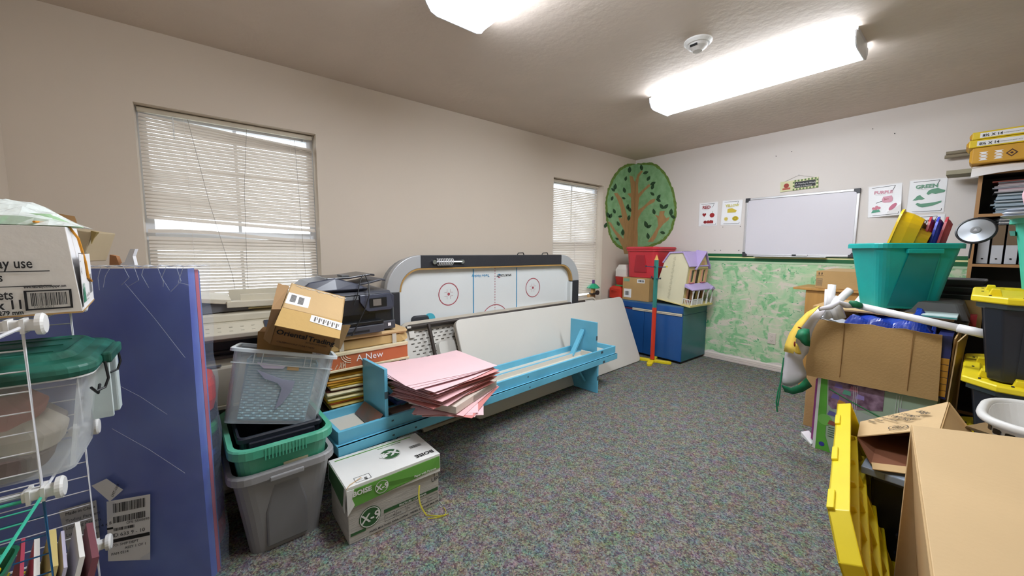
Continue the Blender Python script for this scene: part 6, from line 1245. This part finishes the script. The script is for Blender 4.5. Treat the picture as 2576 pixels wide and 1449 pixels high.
# white pipes and windsock flags
PVC = mat('pvc_white', '#e4e3e4', .3, var=.03)
def pipe(label, pts, r=.0165, grp='white plastic pipes in the open carton'):
    t = part('plastic_pipe', MB().tube(pts, r, 14, caps=False), PVC, None, label=label, cat='pipe', smooth=True, solid=.003); return t
p_l = atd(2155, 768, 2.15); p_r = atd(2490, 843, 1.72)
pipe('long white pipe lying across the tarp towards the black totes', [p_l, p_l.lerp(p_r, .5), p_r])
part('pipe_sleeve', MB().tube([p_l.lerp(p_r, .80), p_r+(p_r-p_l)*.004], .0195, 14, caps=False), PVC, None, label='wider white sleeve on the right end of the long pipe', cat='pipe', smooth=True, solid=.002)
pipe('upright white pipe, tallest one at the carton\'s left corner', [atd(2086, 800, 2.25), atd(2093, 716, 2.25)], .018); pipe('shorter upright white pipe just left of the tallest', [atd(2080, 802, 2.28), atd(2084, 728, 2.28)], .016)
pipe('white elbow pipe sticking up beside the upright pipes', [atd(2118, 800, 2.2), atd(2105, 762, 2.2), atd(2122, 745, 2.2), atd(2138, 730, 2.2)], .019)
pipe('lower white pipe bent down among the upright pipes', [atd(2108, 802, 2.22), atd(2098, 775, 2.22), atd(2104, 748, 2.24)], .02)
def cloth(name, label, cat, rows, m, th=.004, sub=1, group=None):
    """surface through rows of (px, py, depth) points"""
    vs = [atd(*p) for r in rows for p in r]; n = len(rows[0]); fs = [(i*n+j, i*n+j+1, (i+1)*n+j+1, (i+1)*n+j) for i in range(len(rows)-1) for j in range(n-1)]
    return part(name, MB().add(vs, fs), m, None, label=label, cat=cat, group=group, solid=th, sub=sub, smooth=True)
WF = mat('flag_white', '#d5d2d8', .7, var=.08, vs=12); YF_ = mat('flag_yellow', '#e6c34e', .7, var=.15, vs=12); GF = mat('flag_green', '#137a50', .6, var=.3, vs=14); RF = mat('flag_rust', '#8e2f1c', .7)
D0 = 2.30
WS = thing('windsock', 'white and yellow fabric windsock draped down the left side of the open carton', 'windsock', atd(1966, 1036, 2.3))
def wcloth(name, rows, m, th=.0015, sub=1, n_ripple=True):
    if n_ripple: rows = [[r[0], (r[1][0], r[1][1], (r[0][2]+r[2][2])/2+.02*(-1)**i-.012), r[2]] if len(r) == 3 else r for i, r in enumerate(rows)]
    vs = [atd(*p) for r in rows for p in r]; n = len(rows[0]); fs = [(i*n+j, i*n+j+1, (i+1)*n+j+1, (i+1)*n+j) for i in range(len(rows)-1) for j in range(n-1)]
    return part(name, MB().add(vs, fs), m, WS, world=True, solid=th, sub=sub, smooth=True)
wcloth('white_cloth', [
    [(2080,768,2.22),(2077,778,2.2),(2072,792,2.19)], [(2042,778,2.27),(2050,795,2.22),(2054,812,2.24)], [(2012,802,2.31),(2026,818,2.25),(2042,838,2.28)], [(1994,828,2.33),(2014,850,2.27),(2036,870,2.3)],
    [(1982,856,2.34),(2006,880,2.28),(2036,890,2.31)], [(1975,882,2.35),(1992,900,2.27),(2012,903,2.29),(2034,915,2.31)][:3], [(1972,915,2.36),(1996,930,2.28),(2030,935,2.32)], [(1969,950,2.36),(1994,955,2.29),(2028,948,2.32)], [(1965,968,2.37),(1990,976,2.3),(2030,952,2.33)]], WF)
wcloth('yellow_panel', [
    [(2062,768,2.20),(2056,777,2.18)], [(2030,785,2.25),(2036,798,2.22)], [(2003,812,2.28),(2014,826,2.24)], [(1986,838,2.30),(2003,852,2.24)], [(1975,866,2.32),(1998,878,2.24)], [(1972,884,2.33),(1996,890,2.24)]], YF_, sub=0)
wcloth('yellow_flap', [[(1996,862,2.24),(2006,862,2.24)], [(1995,880,2.23),(2012,882,2.23)], [(2000,890,2.23),(2020,894,2.23)]], YF_)
wcloth('green_knot', [[(2008,830,2.21),(2022,826,2.18),(2036,828,2.2)], [(2000,848,2.20),(2018,845,2.15),(2037,842,2.19)], [(2012,856,2.20),(2024,862,2.14),(2038,858,2.19)], [(2016,862,2.22),(2026,870,2.18),(2037,872,2.2)]], GF, sub=0)
wcloth('rust_stripe', [[(2003,822,2.22),(2014,822,2.21)], [(2012,826,2.22),(2018,829,2.21)]], RF, .002); wcloth('rust_stripe', [[(1997,858,2.21),(2001,858,2.21)], [(1996,872,2.21),(2002,874,2.21)]], RF, .002)
wcloth('green_hem', [[(1966,968,2.355),(1990,976,2.28),(2010,968,2.27),(2028,950,2.31)], [(1974,986,2.35),(1995,992,2.29),(2020,986,2.28),(2043,972,2.29)]], GF, sub=0)
part('green_cord', MB().tube([atd(*p) for p in ((1972,900,2.37),(1967,935,2.37),(1963,965,2.37),(1957,985,2.37),(1953,1010,2.37),(1955,1036,2.37))], .0045, 6), GF, WS, world=True)
part('green_cord', MB().tube([atd(*p) for p in ((1963,965,2.36),(1962,985,2.36),(1958,1012,2.36),(1957,1022,2.36))], .004, 6), GF, WS, world=True)
part('white_wrap', MB().tube([atd(*p) for p in ((2060,778,2.2),(2090,772,2.16),(2110,760,2.15),(2128,768,2.15),(2150,770,2.15))], [.010,.015,.012,.018,.012], 8), WF, WS, world=True, smooth=True)
part('green_wrap', MB().tube([atd(*p) for p in ((2137,759,2.14),(2150,765,2.13),(2166,770,2.12))], [.008,.02,.016], 8), GF, WS, world=True, smooth=True)
# ------------------------------------------------------------ three stacked black totes with yellow lids, teal tub and towels on top
def lidded(label, z, h, lean=0, dx=0, dy=0, yaw=0):
    t = thing('lidded_tote', label, 'storage tote', E((-1.715+dx, -3.255+dy, z), yaw), group='black totes with yellow lids')
    L, W = .76, .50
    def oct(l, w_, c, zz): return [(-l/2,-w_/2+c,zz),(-l/2+c,-w_/2,zz),(l/2-c,-w_/2,zz),(l/2,-w_/2+c,zz),(l/2,w_/2-c,zz),(l/2-c,w_/2,zz),(-l/2+c,w_/2,zz),(-l/2,w_/2-c,zz)]
    part('body', MB().loft([oct(L-.17,W-.13,.04,0), oct(L-.07,W-.06,.05,h-.05), oct(L-.07,W-.06,.05,h-.032)]), NAVYP, t, bev=.005)
    part('body_rim', MB().loft([oct(L-.05,W-.04,.07,h-.055), oct(L-.02,W-.02,.08,h-.05), oct(L-.02,W-.02,.08,h-.03), oct(L-.05,W-.04,.07,h-.03)]), mat('tote_rim_dark', '#2f3b3d', .4), t)
    for x_ in (-.22, .0, .2): part('wall_rib', MB().hexa([(x_-.012,W/2-.085,.02),(x_+.012,W/2-.085,.02),(x_+.012,W/2-.06,.02),(x_-.012,W/2-.06,.02),(x_-.012,W/2-.05,h-.06),(x_+.012,W/2-.05,h-.06),(x_+.012,W/2-.026,h-.06),(x_-.012,W/2-.026,h-.06)]), NAVYP, t)
    for y_ in (-.12, .1): part('wall_rib', MB().hexa([(-L/2+.075,y_-.012,.02),(-L/2+.09,y_-.012,.02),(-L/2+.09,y_+.012,.02),(-L/2+.075,y_+.012,.02),(-L/2+.03,y_-.012,h-.06),(-L/2+.045,y_-.012,h-.06),(-L/2+.045,y_+.012,h-.06),(-L/2+.03,y_+.012,h-.06)]), NAVYP, t)
    M = Matrix.Translation((L/2,0,h-.03)) @ Euler((0, radians(-lean), 0)).to_matrix().to_4x4() @ Matrix.Translation((-L/2,0,0))
    ld = part('lid', MB(M).loft([oct(L,W,.09,0), oct(L+.012,W+.012,.095,.004), oct(L+.012,W+.012,.095,.022), oct(L,W,.09,.028), oct(L-.10,W-.09,.05,.028), oct(L-.12,W-.11,.045,.018)]), YEL, t, bev=.002)
    for (x_, y_) in ((-.32,.1),(-.2,.19),(.1,.2),(-.33,-.1)): part('lid_lug', MB(M).hexa([(x_-.03,y_-.02,.018),(x_+.03,y_-.02,.018),(x_+.03,y_+.02,.018),(x_-.03,y_+.02,.018),(x_-.03,y_-.012,.052),(x_+.02,y_-.012,.052),(x_+.02,y_+.012,.052),(x_-.03,y_+.012,.052)]), YEL, ld, bev=.003)
    for (x_, y_) in ((-.30,.205),(-.05,.225),(.2,.225),(-.36,.12)): part('bolt_slot', MB(M).box((x_-.012,y_-.004,.0275),(x_+.012,y_+.004,.0295)), INK, ld)
    return t
lidded('bottom black tote with yellow lid, partly hidden behind the cartons', 0, .355)
lidded('middle black tote with yellow lid in the stack by the right edge', .345, .36, dx=.0)
lidded('uppermost black tote, its yellow lid ajar under the teal towel tub', .70, .362, lean=0)
t2 = thing('towel_tub', 'pale teal tub of towels on the uppermost yellow lid, cut by the right edge', 'storage tub', E((-1.69, -3.32, 1.083), radians(-12)))
tote(t2, .46, .40, .31, mat('pale_teal_plastic', '#4dc3ac', .4, var=.2, vs=5), .04, .012, .03, .07)
part('hand_hole', MB().hexa([(-.19,.187,.23),(-.13,.187,.23),(-.13,.2,.23),(-.19,.2,.23),(-.185,.19,.25),(-.135,.19,.25),(-.135,.205,.25),(-.185,.205,.25)]), mat('teal_hole', '#1f7f70', .5), t2)
def lump(name, label, c, rad, m, seed, sq=(1,1,.7)):
    rn2 = random.Random(seed); nu, nv = 18, 10; ph = [(rn2.uniform(1,4), rn2.uniform(2,5), rn2.uniform(0,6)) for _ in range(5)]
    def f(u, v):
        a, b_ = 2*pi*u, pi*v; r = rad*(1+.09*sum(sin(p*a if False else round(p)*a+q*b_+s) for p, q, s in ph)/1.5*sin(b_))
        return Vector((c[0]+r*sq[0]*sin(b_)*cos(a), c[1]+r*sq[1]*sin(b_)*sin(a), c[2]+r*sq[2]*cos(b_)))
    return part(name, MB().grid(f, nu, nv), m, None, label=label, cat='towel', smooth=True, sub=1)
lump('pink_towel', 'pale pink towel bundled over the rim of the teal towel tub', (-1.83, -3.19, 1.47), .105, mat('towel_pink', '#e8b9c2', .95, var=.12, vs=20, bump=.6, bs=160), 3, (1,.9,.75))
lump('blue_towel', 'pale blue towel beside the pink one in the teal towel tub', (-1.80, -3.29, 1.455), .09, mat('towel_blue', '#a4c4dc', .95, var=.12, vs=20, bump=.6, bs=160), 5, (1,1,.8))
for k in range(3): part('folded_towel', MB(E((-1.88, -3.12, 1.385+.012*k), radians(-12+4*k))).loft([rr(.18,.10,.03,0), rr(.20,.12,.04,.006), rr(.18,.10,.03,.011)]), mat('towel_grey%d' % (k % 2), ('#98a3b4', '#dfe3ea')[k % 2], .95), None, label=('lowest grey-blue','middle whitish','upper grey-blue')[k]+' towel fold pressed over the rim of the teal towel tub', cat='towel', group='folded towel edges')
# ------------------------------------------------------------ white laundry basket
lbk = thing('laundry_basket', 'white plastic laundry basket with oval holes behind the big cartons', 'laundry basket', E((-2.33, -3.275, .456), radians(-4)))
lw, ldp, lh = .40, .42, .20
def ov(w_, d_, z): return [(w_/2*(abs(cos(a))**.6)*(1 if cos(a) > 0 else -1), d_/2*(abs(sin(a))**.6)*(1 if sin(a) > 0 else -1), z) for a in [2*pi*k/40 for k in range(40)]]
part('body', MB().loft([ov(lw-.14,ldp-.12,0), ov(lw-.02,ldp-.02,lh), ov(lw-.028,ldp-.028,lh), ov(lw-.146,ldp-.126,.006)]), WHITE, lbk)
part('rim', MB().tube([Vector(p) for p in ov(lw+.005,ldp+.005,lh)]+[Vector(ov(lw+.005,ldp+.005,lh)[0])], .014, 10), WHITE, lbk, smooth=True)
for r_ in range(3):
    for k in range(9):
        for s in (0, 1):
            f = .80-.26*r_; A_1 = ov(lw-.14+(.12)*f, ldp-.12+.10*f, lh*f); i = (11+k) if s else (2+k); i = (12+2*k) % 40 if s == 0 else (13+2*k) % 40
            if s == 1: continue
            p = Vector(A_1[i]); q_ = Vector(A_1[(i+1) % 40]); tdir = (q_-p).normalized(); n_ = tdir.cross(Z).normalized()
            part('hole', MB().prism([p+n_*.002+tdir*x_+Z*z_2 for x_, z_2 in ((-.014,-.008),(-.008,-.011),(.012,-.008),(.014,.006),(.008,.010),(-.012,.008))], n_*.002), BLACKP, lbk)
plat = thing('storage_crate', 'black crate below the laundry basket', 'crate', E((-2.335,-3.40,0), 0)); tote(plat, .38, .26, .45, BLACKP, .02, .006, .02, .02)
# ------------------------------------------------------------ black bin, dumpling carton, yellow lid on edge, big carton nearest
bb2 = thing('black_bin', 'deep black bin with grey rim under the dumpling carton', 'bin', (-2.47, -3.02, 0))
part('body', MB().loft([[(-.20,-.26,0),(.2,-.26,0),(.2,.17,0),(-.2,.17,0)], [(-.235,-.28,.42),(.23,-.28,.42),(.23,.20,.42),(-.235,.20,.42)]]), BLACKP, bb2, bev=.01)
part('rim', MB().loft([[(-.255,-.29,.425),(.245,-.29,.425),(.245,.225,.425),(-.255,.225,.425)], [(-.255,-.29,.452),(.245,-.29,.452),(.245,.225,.452),(-.255,.225,.452)]]), mat('bin_rim_grey', '#8d9aab', .4), bb2, bev=.004)
for z in (.15,.22): part('ledge', MB().box((-.235,-.2,z),(-.215,.12,z+.012)), mat('bin_gloss', '#23252c', .15), bb2)
for k in range(6): part('rim_notch', MB().box((-.257,.16-.06*k,.43),(-.2545,.162-.06*k,.45)), MGREY, bb2)
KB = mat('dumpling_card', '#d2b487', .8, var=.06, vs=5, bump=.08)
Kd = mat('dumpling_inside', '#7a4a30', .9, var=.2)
dc = thing('dumpling_carton', 'tan food carton lying on its side with printed top, open towards the camera', 'box', (-2.45, -2.90, .455))
A = atz(2158, 1100, .50); B = atz(2165, 1063, .50); C2 = atz(2387, 1013, .615); Dd_ = atz(2366, 1080, .615)
ZB_ = .462
part('top_panel', slab([A, Dd_, C2, B], .004), KB, dc, world=True)
LA_, LD_ = atz(2192, 1165, .466), atz(2385, 1188, .466)
lowd = {0: LA_, 1: LA_+Vector((.33,.02,0)), 2: LD_+Vector((.38,0,0)), 3: LD_}
low = lambda p: lowd[0] if p is A else lowd[1] if p is B else lowd[2] if p is C2 else lowd[3]
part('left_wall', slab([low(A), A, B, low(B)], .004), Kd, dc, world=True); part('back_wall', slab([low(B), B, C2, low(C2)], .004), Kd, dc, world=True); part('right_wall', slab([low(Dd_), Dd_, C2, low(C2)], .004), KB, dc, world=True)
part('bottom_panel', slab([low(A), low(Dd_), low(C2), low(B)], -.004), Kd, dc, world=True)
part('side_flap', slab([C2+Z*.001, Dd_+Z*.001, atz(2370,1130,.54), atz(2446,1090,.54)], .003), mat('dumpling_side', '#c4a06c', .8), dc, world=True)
part('lower_flap', slab([LA_, LA_+Vector((-.05,-.01,-.002)), LD_+Vector((-.06,0,-.004)), LD_], .003), KRAFT2, dc, world=True)
part('spare_flap', slab([atz(2425,1078,.545), atz(2512,1100,.535), atz(2483,1062,.575), atz(2430,1072,.575)], .004), KRAFT2, dc, world=True)
bR = (C2-B).normalized(); nT = (Dd_-A).cross(B-A).normalized(); 
if nT.z < 0: nT = -nT
# writing on the top panel runs away from the viewer
UU = bR; RR2 = (UU.cross(nT)).normalized()      # RR2 x UU = nT
if RR2.cross(UU).dot(nT) < 0: RR2 = -RR2
def dtext(s, px, py, size, bold=.0004): 
    r = ray(px, py); t_ = (A-CAM).dot(nT)/r.dot(nT); p = CAM+r*t_; text(s, p+nT*.0062, RR2, UU, size, INK, dc, world=True, bold=bold, lift=.0006, sx=.75)
for args in (('bibigo', 2305, 1040, .034, .001), ('STEAMED', 2262, 1046, .030), ('DUMPLINGS', 2234, 1050, .030), ('CHICKEN & VEGETABLE', 2216, 1054, .013), ('KEEP FROZEN', 2198, 1058, .012), ('PERISHABLE', 2184, 1062, .012)): dtext(*args)
r = ray(2262, 1079); t_ = (A-CAM).dot(nT)/r.dot(nT); pc = CAM+r*t_
part('dumpling_print', disc(pc+nT*.0062, RR2, UU, .03, .027, lift=.0006), INK, dc, world=True); part('dumpling_print', disc(pc+nT*.0062, RR2, UU, .018, .016, lift=.0006), INK, dc, world=True)
for k in range(3): part('dumpling_line', MB().tube([pc+nT*.0062+RR2*(-.012+.012*k)-UU*.01, pc+nT*.0062+RR2*(-.012+.012*k)+UU*.01], .001, 4), INK, dc, world=True)
dS = (Dd_-C2).normalized()
# yellow tote lid standing on its long edge
t1 = atz(2110, 1006, .585); t0 = atz(2084, 1297, .575)
hd = (t1-t0); hd.z = 0; LL = hd.length; hd.normalize(); sd = Vector((hd.y, -hd.x, 0))     # sd towards -y side
if sd.y > 0: sd = -sd
dd = (sd*sin(radians(20))-Z*cos(radians(20))).normalized(); nn = hd.cross(dd)   # down along the lid, nn = underside normal
if nn.y > 0: nn = -nn
lidt = thing('tote_lid', 'yellow tote lid standing on edge, ribbed underside towards the black bin', 'lid', Vector((t0.x, t0.y, .0)))
O = t0.copy(); Wl = (O.z-.012)/cos(radians(20)); ex = .10
def LP(u, v, w_): return O+hd*u+dd*v+nn*w_          # u along top, v down, w out of the underside
c1 = .085
out = [(-.05,c1+.0),(c1-.05,0),(LL-c1*.3,0),(LL,c1*.6),(LL,Wl-c1),(LL-c1,Wl),(c1-.05,Wl),(-.05,Wl-c1)]
inn = [(u+(.006 if u < .3 else -.006), v+(.006 if v < .2 else -.006)) for u, v in out]
fl = .042
part('panel', MB().loft([[LP(u,v,-.004) for u, v in out], [LP(u,v,.0) for u, v in out]]), YEL, lidt, world=True)
part('flange', MB().loft([[LP(u,v,-.004) for u, v in out], [LP(u,v,fl) for u, v in out], [LP(u,v,fl) for u, v in inn], [LP(u,v,0) for u, v in inn]], False, False), YEL, lidt, world=True, bev=.002)
YD = mat('yellow_plastic_deep', '#d9b70f', .4, var=.1)
for v_ in (.12,.2,.30,.38,Wl-.1): part('long_rib', MB().hexa([LP(.06,v_-.006,0),LP(LL-.08,v_-.006,0),LP(LL-.08,v_+.006,0),LP(.06,v_+.006,0),LP(.07,v_-.004,.03),LP(LL-.1,v_-.004,.03),LP(LL-.1,v_+.004,.03),LP(.07,v_+.004,.03)]), YEL, lidt, world=True, bev=.003)
for u_ in (.10,.26,.42,.60,LL-.14): part('cross_rib', MB().hexa([LP(u_-.007,.09,0),LP(u_+.007,.09,0),LP(u_+.007,Wl-.08,0),LP(u_-.007,Wl-.08,0),LP(u_-.004,.1,.025),LP(u_+.004,.1,.025),LP(u_+.004,Wl-.1,.025),LP(u_-.004,Wl-.1,.025)]), YEL, lidt, world=True, bev=.003)
for u_, v_ in ((.2,.15),(.36,.25),(.5,.2),(.66,.3)): part('raised_boss', MB().hexa([LP(u_-.05,v_-.03,0),LP(u_+.05,v_-.03,0),LP(u_+.05,v_+.03,0),LP(u_-.05,v_+.03,0),LP(u_-.04,v_-.02,.02),LP(u_+.04,v_-.02,.02),LP(u_+.04,v_+.02,.02),LP(u_-.04,v_+.02,.02)]), YD, lidt, world=True, bev=.006)
for u_ in (.03,.34,.68): part('edge_clip', MB().hexa([LP(u_,-.008,-.004),LP(u_+.10,-.008,-.004),LP(u_+.10,.0,-.004),LP(u_,.0,-.004),LP(u_,-.008,.012),LP(u_+.10,-.008,.012),LP(u_+.10,.0,.012),LP(u_,0,.012)]), YEL, lidt, world=True, bev=.002)
part('smeared_label', MB().loft([[LP(.12+.1*k,.24+.03*sin(k*2),.0015), LP(.14+.1*k,.30,.0015)] for k in range(4)], False, False, closed=False), mat('label_smear', '#c9b98a', .8), lidt, world=True)
# big plain carton nearest the camera
ZT = .70
a1 = atz(2294, 1072, ZT); a2 = atz(2640, 1112, ZT-.012); a3 = atz(2346, 1449, ZT); a3 = a1+(a3-a1)*1.45; a4 = a2+(a3-a1)
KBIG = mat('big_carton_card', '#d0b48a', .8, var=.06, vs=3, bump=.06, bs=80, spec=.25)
bgc = thing('big_carton', 'big plain tan carton at the bottom right corner, nearest the camera', 'box', (a1.x, a1.y, 0))
lowz = lambda p: Vector((p.x, p.y, .0))
off = Vector((.0, .012, 0))
part('top_panel', slab([a1, a3, a4, a2], .004), KBIG, bgc, world=True, bev=.002)
nrm_ = (a3-a1).cross(Z).normalized(); nrm_ = nrm_ if nrm_.y > 0 else -nrm_
b1 = lowz(a1)-nrm_*.075; b3 = lowz(a3)-nrm_*.075; m1 = a1-Z*.35-nrm_*.036; m3 = a3-Z*.35-nrm_*.036
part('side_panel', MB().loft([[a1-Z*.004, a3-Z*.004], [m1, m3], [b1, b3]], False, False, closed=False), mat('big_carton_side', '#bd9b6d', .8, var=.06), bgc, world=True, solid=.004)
part('back_panel', slab([a1-Z*.004, a2-Z*.004, lowz(a2), lowz(a1)], .004), KBIG, bgc, world=True); part('front_panel', slab([a3-Z*.004, lowz(a3), lowz(a4), a4-Z*.004], .004), KBIG, bgc, world=True)
for k in range(5): part('side_print', MB().tube([m1.lerp(m3, .25+.02*k)+nrm_*.003-Z*.12, m1.lerp(m3, .25+.02*k)+nrm_*.003-Z*.02], .0012, 4), INK, bgc, world=True) if k % 2 == 0 else None
part('side_flap_edge', MB().tube([a1+Z*.001, a1.lerp(a3, .5)+Z*.002, a3+Z*.001], .0022, 5), KRAFT2, bgc, world=True)
